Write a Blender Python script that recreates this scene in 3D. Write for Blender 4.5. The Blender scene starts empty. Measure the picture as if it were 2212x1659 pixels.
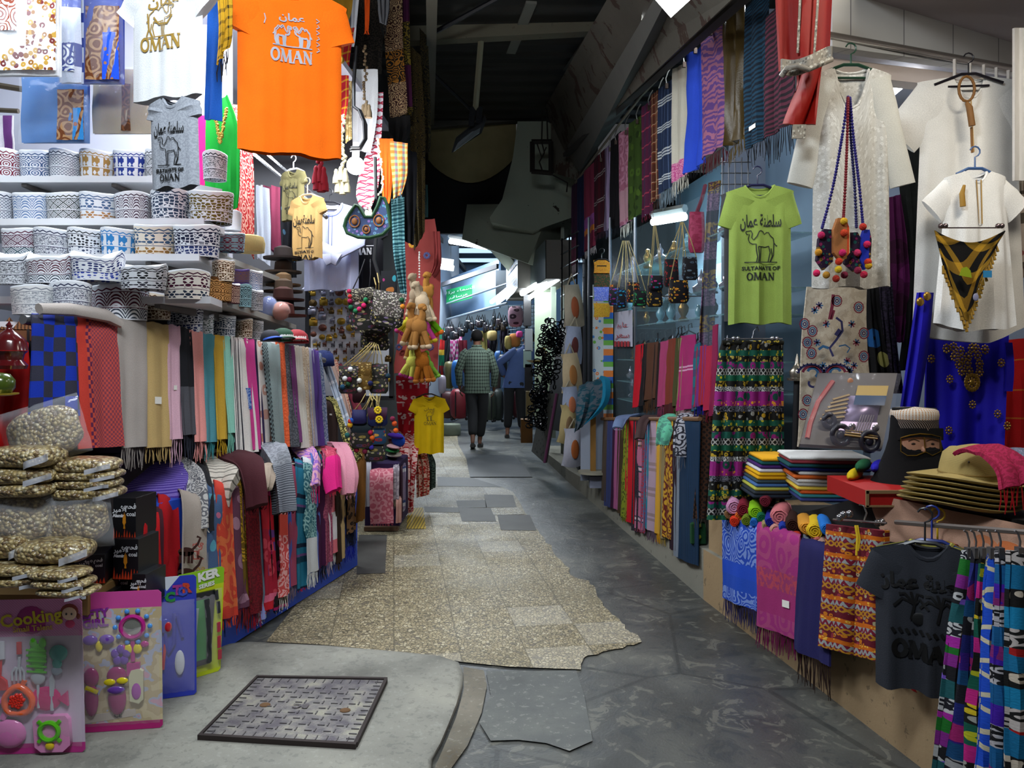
import bpy,bmesh,math,random
from mathutils import Vector,Matrix,noise
C=bpy.context.scene.collection
SC=bpy.context.scene
PI=math.pi
# ---------------- camera (photo 2212 x 1659, focal length 1700 px, horizon at y = 765, eye height 1.36 m)
F,HY,CX,EYE=1700.0,765.0,1106.0,1.36
cam=bpy.data.objects.new('camera',bpy.data.cameras.new('camera'));C.objects.link(cam)
cam.location=(0,0,EYE);cam.rotation_euler=(PI/2,0,0)
cam.data.sensor_width=36;cam.data.lens=36*F/2212;cam.data.shift_y=-(829.5-HY)/2212
cam.data.clip_start=0.05
SC.camera=cam
vs=SC.view_settings
vs.view_transform='Standard';vs.look='None';vs.exposure=0.1;vs.gamma=1;vs.use_curve_mapping=False
W=bpy.data.worlds.new('world');SC.world=W;W.use_nodes=True
W.node_tree.nodes['Background'].inputs[0].default_value=(0.62,0.63,0.66,1)
W.node_tree.nodes['Background'].inputs[1].default_value=0.08
SC.cycles.max_bounces=5;SC.cycles.diffuse_bounces=2;SC.cycles.glossy_bounces=2
SC.cycles.transmission_bounces=3;SC.cycles.transparent_max_bounces=8
SC.cycles.caustics_reflective=False;SC.cycles.caustics_refractive=False
def P(x,y,d):return Vector(((x-CX)/F*d,d,EYE-(y-HY)/F*d))
def FL(x,y,z=0.0):return P(x,y,F*(EYE-z)/(y-HY))
def lin(c):return c/12.92 if c<=.04045 else((c+.055)/1.055)**2.4
def col(c,k=1.0):
 if isinstance(c,str):
  c=c.lstrip('#');c=[int(c[i:i+2],16)/255 for i in(0,2,4)]
  return tuple(min(.95,lin(v)*k)for v in c)+(1,)
 return tuple(c)+((1,)if len(c)==3 else())
LIGHTS=[]
def area(name,loc,aim,sx,sy,power,c='ffffff',parent=None,spread=180):
 L=bpy.data.lights.new(name,'AREA');L.shape='RECTANGLE';L.size=sx;L.size_y=sy
 L.energy=power;L.color=col(c)[:3];L.spread=math.radians(spread)
 o=bpy.data.objects.new(name,L);C.objects.link(o);o.location=loc
 o.rotation_euler=(Vector(aim)-Vector(loc)).to_track_quat('-Z','Y').to_euler()
 if parent:o.parent=parent;o.location=Vector(loc)-parent.location
 return o
def point(name,loc,power,r=.05,c='ffffff',parent=None):
 L=bpy.data.lights.new(name,'POINT');L.energy=power;L.shadow_soft_size=r;L.color=col(c)[:3]
 o=bpy.data.objects.new(name,L);C.objects.link(o);o.location=loc
 if parent:o.parent=parent;o.location=Vector(loc)-parent.location
 return o
# ---------------- materials
class G:
 def __init__(s,name,rough=.8,metal=0,spec=.3):
  s.m_=bpy.data.materials.new(name);s.m_.use_nodes=True;s.nt=s.m_.node_tree
  s.b=s.nt.nodes['Principled BSDF'];s.b.inputs['Roughness'].default_value=rough
  s.b.inputs['Metallic'].default_value=metal;s.b.inputs['Specular IOR Level'].default_value=spec
  s._uv=None;s._ob=None
 def n(s,t):return s.nt.nodes.new(t)
 def l(s,a,b):s.nt.links.new(a,b)
 def put(s,sock,v):
  if isinstance(v,bpy.types.NodeSocket):s.l(v,sock)
  elif isinstance(v,str):sock.default_value=col(v)
  else:sock.default_value=v
 def uv(s):
  if not s._uv:
   t=s.n('ShaderNodeTexCoord');x=s.n('ShaderNodeSeparateXYZ');s.l(t.outputs['UV'],x.inputs[0])
   s._uv=(x.outputs[0],x.outputs[1],t.outputs['UV'])
  return s._uv
 def ob(s):
  if not s._ob:
   t=s.n('ShaderNodeTexCoord');s._ob=t.outputs['Object']
  return s._ob
 def geo(s):
  t=s.n('ShaderNodeNewGeometry');x=s.n('ShaderNodeSeparateXYZ');s.l(t.outputs['Position'],x.inputs[0])
  return x.outputs[0],x.outputs[1],x.outputs[2],t.outputs['Position']
 def m(s,op,a,b=None,c=None):
  q=s.n('ShaderNodeMath');q.operation=op;s.put(q.inputs[0],a)
  if b is not None:s.put(q.inputs[1],b)
  if c is not None:s.put(q.inputs[2],c)
  return q.outputs[0]
 def mix(s,f,a,b,mode='MIX'):
  q=s.n('ShaderNodeMix');q.data_type='RGBA';q.blend_type=mode
  s.put(q.inputs[0],f);s.put(q.inputs[6],a);s.put(q.inputs[7],b);return q.outputs[2]
 def vec(s,x,y,z=0.0):
  q=s.n('ShaderNodeCombineXYZ');s.put(q.inputs[0],x);s.put(q.inputs[1],y);s.put(q.inputs[2],z);return q.outputs[0]
 def noise(s,sc,det=2,v=None,out=0,dist=0,rough=.5):
  q=s.n('ShaderNodeTexNoise');q.inputs['Scale'].default_value=sc;q.inputs['Detail'].default_value=det
  q.inputs['Distortion'].default_value=dist;q.inputs['Roughness'].default_value=rough
  s.l(v or s.ob(),q.inputs['Vector']);return q.outputs[out]
 def voro(s,sc,v=None,out='Distance',feat='F1',rnd=1):
  q=s.n('ShaderNodeTexVoronoi');q.feature=feat;q.inputs['Scale'].default_value=sc
  q.inputs['Randomness'].default_value=rnd;s.l(v or s.ob(),q.inputs['Vector']);return q.outputs[out]
 def ramp(s,f,stops,const=True):
  q=s.n('ShaderNodeValToRGB');cr=q.color_ramp;cr.interpolation='CONSTANT' if const else 'LINEAR'
  s.put(q.inputs[0],f);e=cr.elements
  e[0].position=stops[0][0];e[0].color=col(stops[0][1]);e[1].position=stops[1][0];e[1].color=col(stops[1][1])
  for p,c in stops[2:]:
   k=e.new(p);k.color=col(c)
  return q.outputs[0]
 def bump(s,h,st=.3,dist=.01):
  q=s.n('ShaderNodeBump');q.inputs['Strength'].default_value=st;q.inputs['Distance'].default_value=dist
  s.l(h,q.inputs['Height']);s.l(q.outputs[0],s.b.inputs['Normal'])
 def base(s,c):s.put(s.b.inputs['Base Color'],c)
_M={}
def plain(c,rough=.6,metal=0,spec=.4,var=0.0,k=1.0,coat=0,bump=0,bs=60):
 key=('p',str(c),rough,metal,spec,var,k,coat,bump,bs)
 if key in _M:return _M[key]
 g=G('paint_'+str(c),rough,metal,spec)
 cc=col(c,k)
 if var:
  f=g.noise(6,4);g.base(g.mix(g.m('MULTIPLY',f,var*2),cc,tuple(v*.35 for v in cc[:3])+(1,)))
 else:g.base(cc)
 if coat:g.b.inputs['Coat Weight'].default_value=coat;g.b.inputs['Coat Roughness'].default_value=.08
 if bump:g.bump(g.noise(bs,3),bump)
 _M[key]=g.m_;return g.m_
def emit(c,st):
 key=('e',c,st)
 if key in _M:return _M[key]
 g=G('lit_'+c);g.base((0,0,0,1));g.b.inputs['Emission Color'].default_value=col(c);g.b.inputs['Emission Strength'].default_value=st
 _M[key]=g.m_;return g.m_
def film(alpha=.25,c='dfe6ee',rough=.12):
 key=('film',alpha,c,rough)
 if key in _M:return _M[key]
 g=G('clear_film',rough,0,.8);g.base(c);g.b.inputs['Alpha'].default_value=alpha
 g.bump(g.noise(30,3),.35)
 _M[key]=g.m_;return g.m_
# fabric patterns: UV in metres, u across, v down
def _p_plain(g,c):return c
def _p_mel(g,a,b,s=90):return g.mix(g.m('GREATER_THAN',g.noise(s,3,g.uv()[2]),.5),a,b)
def _stops(l):
 t=sum(w for w,c in l);o=[];a=0
 for w,c in l:o.append((a/t,c));a+=w
 return o,t
def _p_su(g,l):
 if len(l)==1:return l[0][1]
 st,t=_stops(l);return g.ramp(g.m('FRACT',g.m('DIVIDE',g.uv()[0],t)),st)
def _p_sv(g,l):
 if len(l)==1:return l[0][1]
 st,t=_stops(l);return g.ramp(g.m('FRACT',g.m('DIVIDE',g.uv()[1],t)),st)
def _p_plaid(g,lu,lv):return g.mix(.5,_p_su(g,lu),_p_sv(g,lv))
def _p_check(g,a,b,s):
 u,v,_=g.uv();q=g.m('ADD',g.m('FLOOR',g.m('DIVIDE',u,s)),g.m('FLOOR',g.m('DIVIDE',v,s)))
 return g.mix(g.m('GREATER_THAN',g.m('FRACT',g.m('MULTIPLY',q,.5)),.25),a,b)
def _p_pais(g,a,b,s=14,k=26,th=.1):
 d=g.n('ShaderNodeVectorMath');d.operation='ADD';g.l(g.uv()[2],d.inputs[0])
 nn=g.n('ShaderNodeVectorMath');nn.operation='SCALE';nn.inputs['Scale'].default_value=.9/s;g.l(g.noise(s*.6,2,g.uv()[2],1),nn.inputs[0]);g.l(nn.outputs[0],d.inputs[1])
 w=g.m('SINE',g.m('MULTIPLY',g.voro(s,d.outputs[0]),k));return g.mix(g.m('GREATER_THAN',w,th),a,b)
def _p_flor(g,a,cs,s=12,r=.33):
 d=g.voro(s,g.uv()[2]);c=g.voro(s,g.uv()[2],'Color');x=g.n('ShaderNodeSeparateXYZ');g.l(c,x.inputs[0])
 n=len(cs);rc=g.ramp(x.outputs[0],[(i/n,k)for i,k in enumerate(cs)])if n>1 else cs[0]
 h=g.mix(g.m('LESS_THAN',d,r*.35),rc,a);return g.mix(g.m('LESS_THAN',d,r),a,h)
def _p_chev(g,a,b,s=.03,per=.06):
 u,v,_=g.uv();z=g.m('ABSOLUTE',g.m('SUBTRACT',g.m('FRACT',g.m('DIVIDE',u,per)),.5))
 return g.mix(g.m('GREATER_THAN',g.m('FRACT',g.m('ADD',g.m('DIVIDE',v,s),g.m('MULTIPLY',z,per/s*2))),.5),a,b)
def _p_split(g,a,b,at):return g.mix(g.m('GREATER_THAN',g.uv()[1],at),spec_color(g,a),spec_color(g,b))
def _p_usplit(g,a,b,at):return g.mix(g.m('GREATER_THAN',g.uv()[0],at),spec_color(g,a),spec_color(g,b))
def _p_bands(g,l):
 t=sum(w for w,c in l);f=g.m('FRACT',g.m('DIVIDE',g.uv()[1],t));out=None;a=0
 for w,c in l:
  cc=spec_color(g,c)
  out=cc if out is None else g.mix(g.m('GREATER_THAN',f,a/t),out,cc)
  a+=w
 return out
def _p_diam(g,a,b,s=.03,w=.12):
 u,v,_=g.uv();p=g.m('ABSOLUTE',g.m('SUBTRACT',g.m('FRACT',g.m('DIVIDE',g.m('ADD',u,v),s)),.5));q=g.m('ABSOLUTE',g.m('SUBTRACT',g.m('FRACT',g.m('DIVIDE',g.m('SUBTRACT',u,v),s)),.5))
 return g.mix(g.m('LESS_THAN',g.m('MINIMUM',p,q),w),a,b)
def _p_ripple(g,a,b,s=60,d=4):return g.mix(g.m('GREATER_THAN',g.m('SINE',g.m('ADD',g.m('MULTIPLY',g.uv()[1],s*6.28),g.m('MULTIPLY',g.noise(d,2,g.uv()[2]),26))),0),a,b)
PATS=dict(plain=_p_plain,mel=_p_mel,su=_p_su,sv=_p_sv,plaid=_p_plaid,check=_p_check,pais=_p_pais,flor=_p_flor,chev=_p_chev,split=_p_split,usplit=_p_usplit,bands=_p_bands,diam=_p_diam,ripple=_p_ripple)
def spec_color(g,sp):
 if isinstance(sp,str):return sp
 c=PATS[sp[0]](g,*sp[1:]);return c
def fab(sp,rough=.88,k=1.0,metal=0,sheen=0):
 key=('f',repr(sp),rough,k,metal)
 if key in _M:return _M[key]
 g=G('fabric_'+(sp if isinstance(sp,str)else sp[0]),rough,metal,.25)
 c=spec_color(g,sp)
 wv=g.noise(260,2,g.uv()[2]);big=g.noise(9,2,g.uv()[2])
 f=g.m('ADD',g.m('MULTIPLY',wv,.5*k),g.m('ADD',g.m('MULTIPLY',big,.25*k),.62*k))
 q=g.n('ShaderNodeVectorMath');q.operation='SCALE'
 g.put(q.inputs[0],c if not isinstance(c,str)else col(c)[:3]);g.l(f,q.inputs['Scale'])
 g.l(q.outputs[0],g.b.inputs['Base Color'])
 g.bump(wv,.25,.004)
 _M[key]=g.m_;return g.m_
# ---------------- mesh builder
class MB:
 def __init__(s,T=None):s.v=[];s.f=[];s.uv=[];s.mi=[];s.T=T or Matrix();s.k=0
 def add(s,vs,fs,uvs=None):
  b=len(s.v);s.v+=[s.T@Vector(p)for p in vs]
  s.uv+=list(uvs)if uvs else[(p[0],p[2]if len(p)>2 else 0)for p in vs]
  s.f+=[tuple(b+i for i in f)for f in fs];s.mi+=[s.k]*len(fs);return s
 def box(s,c,d,rz=0,bev=0):
  cx,cy,cz=c;x,y,z=(q/2 for q in d);R=Matrix.Rotation(rz,3,'Z')
  if bev:
   b=min(bev,x*.9,y*.9,z*.9);vs=[]
   for sz,k in((-1,1),(-1,0),(1,0),(1,1)):
    zz=sz*(z if k else z-b);xx=x-(b if k else 0);yy=y-(b if k else 0);bb=b*(.6)
    for px,py in((-xx+bb,-yy),(xx-bb,-yy),(xx,-yy+bb),(xx,yy-bb),(xx-bb,yy),(-xx+bb,yy),(-xx,yy-bb),(-xx,-yy+bb)):vs.append((px,py,zz))
   fs=[tuple(range(7,-1,-1)),tuple(range(24,32))]
   for r in range(3):
    for i in range(8):fs.append((r*8+i,r*8+(i+1)%8,r*8+8+(i+1)%8,r*8+8+i))
  else:
   vs=[(i*x,j*y,k*z)for k in(-1,1)for j in(-1,1)for i in(-1,1)]
   fs=[(0,2,3,1),(4,5,7,6),(0,1,5,4),(2,6,7,3),(0,4,6,2),(1,3,7,5)]
  ps=[R@Vector(p)+Vector(c)for p in vs]
  return s.add(ps,fs,[(p[0]+p[1],p[2])for p in vs])
 def tube(s,path,r,n=8,cap=True,flat=1.0,closed=False):
  path=[Vector(p)for p in path];m=len(path);vs=[];uvs=[];L=0
  rr=r if callable(r)else(lambda t:r)if not isinstance(r,(list,tuple))else(lambda t:r[min(m-1,int(round(t*(m-1))))])
  pu=None
  for i,p in enumerate(path):
   a=path[(i-1)%m]if closed or i else path[0];b=path[(i+1)%m]if closed or i<m-1 else path[-1]
   t=(b-a).normalized()if(b-a).length>1e-9 else Vector((0,0,1))
   if pu is None:pu=t.orthogonal().normalized()if abs(t.y)>.9 or abs(t.x)<1e-6 and abs(t.z)<1e-6 else(Vector((0,1,0))-t*t.y).normalized()
   u=(pu-t*pu.dot(t));u=u.normalized()if u.length>1e-6 else t.orthogonal().normalized();pu=u;w=t.cross(u)
   if i:L+=(p-path[i-1]).length
   q=rr(i/max(1,m-1))
   for j in range(n):
    th=2*PI*j/n;vs.append(p+u*math.cos(th)*q*flat+w*math.sin(th)*q);uvs.append((j/n*2*PI*max(q,.001),L))
  fs=[]
  for i in range(m if closed else m-1):
   for j in range(n):fs.append((i*n+j,i*n+(j+1)%n,((i+1)%m)*n+(j+1)%n,((i+1)%m)*n+j))
  if cap and not closed:fs+=[tuple(range(n-1,-1,-1)),tuple((m-1)*n+j for j in range(n))]
  return s.add(vs,fs,uvs)
 def lathe(s,prof,n=24,c=(0,0,0),sx=1,sy=1,wob=None,closed=False):
  vs=[];uvs=[];m=len(prof);c=Vector(c)
  for i,(r,z)in enumerate(prof):
   for j in range(n):
    th=2*PI*j/n;k=wob(th,i/max(1,m-1))if wob else(1,0)
    vs.append(c+Vector((math.cos(th)*r*sx*k[0],math.sin(th)*r*sy*k[0],z+k[1])));uvs.append((j/n,i/max(1,m-1)))
  fs=[]
  for i in range(m if closed else m-1):
   for j in range(n):fs.append((i*n+j,i*n+(j+1)%n,((i+1)%m)*n+(j+1)%n,((i+1)%m)*n+j))
  if not closed:
   if prof[0][0]>1e-4:fs.append(tuple(range(n-1,-1,-1)))
   if prof[-1][0]>1e-4:fs.append(tuple((m-1)*n+j for j in range(n)))
  return s.add(vs,fs,uvs)
 def ell(s,c,r,n=10,m=7,R=None):
  if not isinstance(r,(tuple,list,Vector)):r=(r,r,r)
  vs=[(0,0,-1)];uvs=[(0,0)];c=Vector(c)
  for i in range(1,m):
   ph=-PI/2+PI*i/m
   for j in range(n):th=2*PI*j/n;vs.append((math.cos(ph)*math.cos(th),math.cos(ph)*math.sin(th),math.sin(ph)));uvs.append((j/n,i/m))
  vs.append((0,0,1));uvs.append((0,1));e=len(vs)-1
  fs=[(0,1+(j+1)%n,1+j)for j in range(n)]+[(e,e-n+j,e-n+(j+1)%n)for j in range(n)]
  for i in range(m-2):
   for j in range(n):a=1+i*n;fs.append((a+j,a+(j+1)%n,a+n+(j+1)%n,a+n+j))
  ps=[Vector((p[0]*r[0],p[1]*r[1],p[2]*r[2]))for p in vs]
  if R is not None:ps=[R@p for p in ps]
  return s.add([p+c for p in ps],fs,uvs)
 def grid(s,fn,nu,nv,th=0.0,uvf=None):
  """fn(a, b) -> point, a across, b down. th: gives it a back face at that distance."""
  g=[[Vector(fn(i/nu,j/nv))for i in range(nu+1)]for j in range(nv+1)];W_=nu+1
  vs=[p for r in g for p in r];uvs=[(uvf(i/nu,j/nv)if uvf else(i/nu,j/nv))for j in range(nv+1)for i in range(nu+1)]
  fs=[(j*W_+i,(j+1)*W_+i,(j+1)*W_+i+1,j*W_+i+1)for j in range(nv)for i in range(nu)]
  if th:
   N=len(vs);bk=[]
   for j in range(nv+1):
    for i in range(nu+1):
     a=g[j][min(nu,i+1)]-g[j][max(0,i-1)];b=g[min(nv,j+1)][i]-g[max(0,j-1)][i];nn=a.cross(b)
     bk.append(g[j][i]+(nn.normalized()if nn.length>1e-9 else Vector((0,1,0)))*th)
   vs+=bk;uvs+=uvs[:N];fs+=[tuple(N+k for k in f[::-1])for f in fs[:nu*nv]]
   rim=[i for i in range(W_)]+[j*W_+nu for j in range(1,nv+1)]+[nv*W_+i for i in range(nu-1,-1,-1)]+[j*W_ for j in range(nv-1,0,-1)]
   for a,b in zip(rim,rim[1:]+rim[:1]):fs.append((a,b,N+b,N+a))
  return s.add(vs,fs,uvs)
 def ext(s,poly,y0,y1,mapf=None):
  """flat outline (x, z) given depth from y0 to y1"""
  n=len(poly);vs=[(x,y0,z)for x,z in poly]+[(x,y1,z)for x,z in poly]
  fs=[tuple(range(n)),tuple(range(2*n-1,n-1,-1))]+[(i,i+n,(i+1)%n+n,(i+1)%n)for i in range(n)]
  if mapf:vs=[mapf(p)for p in vs]
  return s.add(vs,fs,[(x,z)for x,z in poly]*2)
 def ribbon(s,pts,w,mapf):
  L=[];R_=[];n=len(pts)
  for i in range(n):
   a=Vector(pts[max(0,i-1)]);b=Vector(pts[min(n-1,i+1)]);t=b-a
   t=t.normalized()if t.length>1e-9 else Vector((1,0));q=Vector((-t.y,t.x))*w/2;p=Vector(pts[i]);L.append(p+q);R_.append(p-q)
  vs=[mapf(p.x,p.y)for p in L]+[mapf(p.x,p.y)for p in R_]
  return s.add(vs,[(i,i+1,n+i+1,n+i)for i in range(n-1)])
 def mk(s,name,mats,parent=None,smooth=True,label=None,cat=None,group=None,kind=None,origin=None):
  me=bpy.data.meshes.new(name)
  if parent is not None:o0=Vector(parent['_w'])
  elif origin is not None:o0=Vector(origin)
  else:
   xs=[p.x for p in s.v];ys=[p.y for p in s.v];zs=[p.z for p in s.v]
   o0=Vector(((min(xs)+max(xs))/2,(min(ys)+max(ys))/2,min(zs)))
  me.from_pydata([p-o0 for p in s.v],[],s.f)
  ul=me.uv_layers.new(name='UVMap');li=[0]*len(me.loops);me.loops.foreach_get('vertex_index',li)
  fl=[0.0]*(2*len(li))
  for i,v in enumerate(li):fl[2*i],fl[2*i+1]=s.uv[v]
  ul.data.foreach_set('uv',fl)
  for m_ in(mats if isinstance(mats,(list,tuple))else[mats]):me.materials.append(m_)
  me.polygons.foreach_set('material_index',s.mi)
  me.polygons.foreach_set('use_smooth',[bool(smooth)]*len(me.polygons))
  if smooth:
   try:me.set_sharp_from_angle(angle=.9)
   except Exception:pass
  me.update()
  o=bpy.data.objects.new(name,me);C.objects.link(o);o['_w']=list(o0)
  if parent is not None:o.parent=parent
  else:o.location=o0
  tag(o,label,cat,group,kind);return o
def tag(o,label=None,cat=None,group=None,kind=None):
 if label:o['label']=label
 if cat:o['category']=cat
 if group:o['group']=group
 if kind:o['kind']=kind
def thing(name,label,cat,loc,group=None):
 o=bpy.data.objects.new(name,None);C.objects.link(o);o.location=loc;o['_w']=list(loc)
 o.empty_display_size=.05;tag(o,label,cat,group);return o
def struct(name,mb,mat,smooth=False):return mb.mk(name,mat,None,smooth,kind='structure')
def XF(O,yaw=0,lean=0,roll=0,sc=1):return Matrix.Translation(O)@Matrix.Rotation(yaw,4,'Z')@Matrix.Rotation(lean,4,'X')@Matrix.Rotation(roll,4,'Y')@Matrix.Scale(sc,4)
def catmull(pts,m):
 n=len(pts)
 if n==2:return[pts[0].lerp(pts[1],i/m)for i in range(m+1)]
 d=[0]
 for i in range(1,n):d.append(d[-1]+max(1e-6,(pts[i]-pts[i-1]).length))
 out=[]
 for k in range(m+1):
  x=d[-1]*k/m;i=0
  while i<n-2 and d[i+1]<x:i+=1
  t=(x-d[i])/(d[i+1]-d[i]);p0=pts[max(0,i-1)];p1=pts[i];p2=pts[i+1];p3=pts[min(n-1,i+2)]
  out.append(.5*((2*p1)+(-p0+p2)*t+(2*p0-5*p1+4*p2-p3)*t*t+(-p0+3*p1-3*p2+p3)*t**3))
 return out
def fringe(mb,a,b,ln,n,rnd,r=.0022,out=Vector((0,0,0))):
 for i in range(n):
  p=a.lerp(b,(i+.5)/n);q=p+Vector((rnd.uniform(-.012,.012),rnd.uniform(-.006,.006),-ln*rnd.uniform(.75,1.05)))+out
  w=r*rnd.uniform(.8,1.3);m_=(p+q)/2+Vector((rnd.uniform(-.005,.005),0,0))
  mb.tube([p,m_,q],[w*.8,w*1.15,w*.6],3)
_cn=[0]
def cloth(name,label,rows,mat,amp=.008,k=2.0,th=.006,fr=None,cat='scarf',group=None,nu=8,nv=14,parent=None,nf=None,tagm=None,u0=0,pname='fabric',pw=1.0):
 """rows: (xl, yl, xr, yr, dl[, dr]) in photo pixels and metres of depth, from the top edge to the bottom edge"""
 if len(label.split())<4:label+=' among the '+(group or 'hanging cloths')
 _cn[0]+=1;rnd=random.Random(_cn[0]*7+3)
 Lp=[P(r[0],r[1],r[4])for r in rows];Rp=[P(r[2],r[3],r[5]if len(r)>5 else r[4])for r in rows]
 ll=sum((Lp[i+1]-Lp[i]).length for i in range(len(Lp)-1))
 L=catmull(Lp,nv);R=catmull(Rp,nv);ph=rnd.uniform(0,6.28);ph2=rnd.uniform(0,6.28)
 wd=(L[-1]-R[-1]).length
 def fn(a,b):
  j=min(nv,int(round(b*nv)));l,r=L[j],R[j];p=l.lerp(r,a)
  e=(r-l);dn=(L[min(nv,j+1)]-L[max(0,j-1)]);n=e.cross(dn);n=n.normalized()if n.length>1e-9 else Vector((0,-1,0))
  if n.y>.2:n=-n
  s=(.25+.75*b)*amp*(math.sin(2*PI*k*a+ph+.8*math.sin(b*3+ph2))+.4*math.sin(2*PI*k*2.3*a+ph2+b*2))
  s+=amp*.5*noise.noise(Vector((a*3+ph,b*5,ph2)))
  return p+n*s+e*(.02*math.sin(b*5+ph))
 mb=MB();mb.grid(fn,nu,nv,-th,lambda a,b:(u0+a*wd,b*ll))
 root=parent
 if parent is None and(fr or tagm):
  root=thing(name,label,cat,(L[-1]+R[-1])/2,group)
 o=mb.mk(pname if root is not None else name,mat,root,True,None if root is not None else label,None if root is not None else cat,None if root is not None else group)
 if fr:
  fb=MB();n=nf or max(5,int(wd/.011));fringe(fb,fn(0,1),fn(1,1),fr[0],min(60,n),rnd);fb.mk('fringe',fab(fr[1]),root)
 if tagm:
  a,b,wv,hv=tagm;c=fn(a,b);e=(R[-1]-L[-1]).normalized();t=MB()
  n=Vector((-e.y,e.x,0));n=-n if n.y>0 else n
  o_=c+n*(.012);t.add([o_-e*wv,o_+e*wv,o_+e*wv+Vector((0,0,hv)),o_-e*wv+Vector((0,0,hv)),o_-e*wv-n*.001,o_+e*wv-n*.001,o_+e*wv+Vector((0,0,hv))-n*.001,o_-e*wv+Vector((0,0,hv))-n*.001],[(0,1,2,3),(7,6,5,4),(0,4,5,1),(1,5,6,2),(2,6,7,3),(3,7,4,0)])
  t.mk('care_tag',plain('e8e4dc',.7),root,False)
 return root or o
def lineD(x,A,B):
 """depth where the sight line through pixel column x meets the plan line A-B; A, B = (pixel x, depth)"""
 xa=(A[0]-CX)/F*A[1];xb=(B[0]-CX)/F*B[1];s=(xb-xa)/(B[1]-A[1]);return(xa-s*A[1])/((x-CX)/F-s)
# text
_T={}
def text_geo(body,size=1.0,off=0.0,align='CENTER'):
 key=(body,size,off,align)
 if key in _T:return _T[key]
 c=bpy.data.curves.new('t','FONT');c.body=body;c.size=size;c.offset=off;c.align_x=align;c.align_y='CENTER';c.resolution_u=2;c.fill_mode='FRONT'
 o=bpy.data.objects.new('t',c);C.objects.link(o);dg=bpy.context.evaluated_depsgraph_get();dg.update()
 me=o.evaluated_get(dg).to_mesh();v=[(p.co.x,p.co.y)for p in me.vertices];f=[tuple(q.vertices)for q in me.polygons]
 o.evaluated_get(dg).to_mesh_clear();bpy.data.objects.remove(o);bpy.data.curves.remove(c);_T[key]=(v,f);return v,f
def put_text(mb,body,size,mapf,cx=0,cy=0,off=0.0,rot=0.0,sx=1.0,align='CENTER',fit=0):
 v,f=text_geo(body,size,off,align)
 if fit:sx=fit/(max(p[0]for p in v)-min(p[0]for p in v))
 c_,s_=math.cos(rot),math.sin(rot)
 mb.add([mapf(cx+(x*sx*c_-y*s_),cy+(x*sx*s_+y*c_))for x,y in v],f)
AR_OMAN='\ufee5\ufe8e\ufee4\ufecb'
AR_SULT='\ufee5\ufe8e\ufee4\ufecb \ufe94\ufee8\ufec4\ufee0\ufeb3'
def serif_oman(mb,mapf,cx,cy,h,w,lw):
 """the word OMAN in wide serif capitals"""
 def line(p,q,t=lw):mb.ribbon([(cx+p[0]*w,cy+p[1]*h),(cx+q[0]*w,cy+q[1]*h)],t,mapf)
 el=[(cx+(-.40+.09*math.cos(a))*w,cy+.48*h*math.sin(a))for a in[i*2*PI/18 for i in range(19)]];mb.ribbon(el,lw*1.1,mapf)
 for a,b,t in(((-.25,-.5),(-.23,.5),.6),((-.23,.5),(-.14,-.5),1.3),((-.14,-.5),(-.05,.5),.6),((-.05,.5),(-.03,-.5),1.4),((.04,-.5),(.13,.5),.6),((.13,.5),(.22,-.5),1.4),((.07,-.12),(.19,-.12),.6),((.30,-.5),(.30,.5),.6),((.30,.5),(.46,-.5),1.4),((.46,-.5),(.46,.5),.6)):line(a,b,lw*t)
 for x,y in((-.25,-.5),(-.03,-.5),(-.24,.5),(-.04,.5),(.04,-.5),(.22,-.5),(.30,-.5),(.30,.5),(.46,.5)):line((x-.035,y),(x+.035,y),lw*.6)
CAMEL=[[(1603,462),(1645,455),(1655,480),(1650,520),(1665,540),(1690,510),(1710,465),(1722,458),(1738,465),(1755,492),(1770,475),(1788,475),(1800,500),(1830,530),(1835,570),(1850,592),(1860,602)],[(1603,462),(1601,475),(1612,490),(1632,488),(1622,530),(1632,562),(1655,578),(1682,580),(1684,640),(1692,700),(1684,745)],[(1700,745),(1707,680),(1700,605)],[(1722,610),(1718,680),(1712,745)],[(1700,605),(1730,606),(1760,610),(1790,600)],[(1790,600),(1802,660),(1785,745)],[(1800,745),(1822,690),(1810,620)],[(1835,570),(1832,680),(1806,745)],[(1590,745),(1700,750),(1860,748)]]
def camel(mb,mapf,cx,cy,w,h,lw,flip=False):
 for pl in CAMEL:
  mb.ribbon([(cx+((x-1725)/270)*w*(-1 if flip else 1),cy+((600-y)/300)*h)for x,y in pl],lw,mapf)
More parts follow.
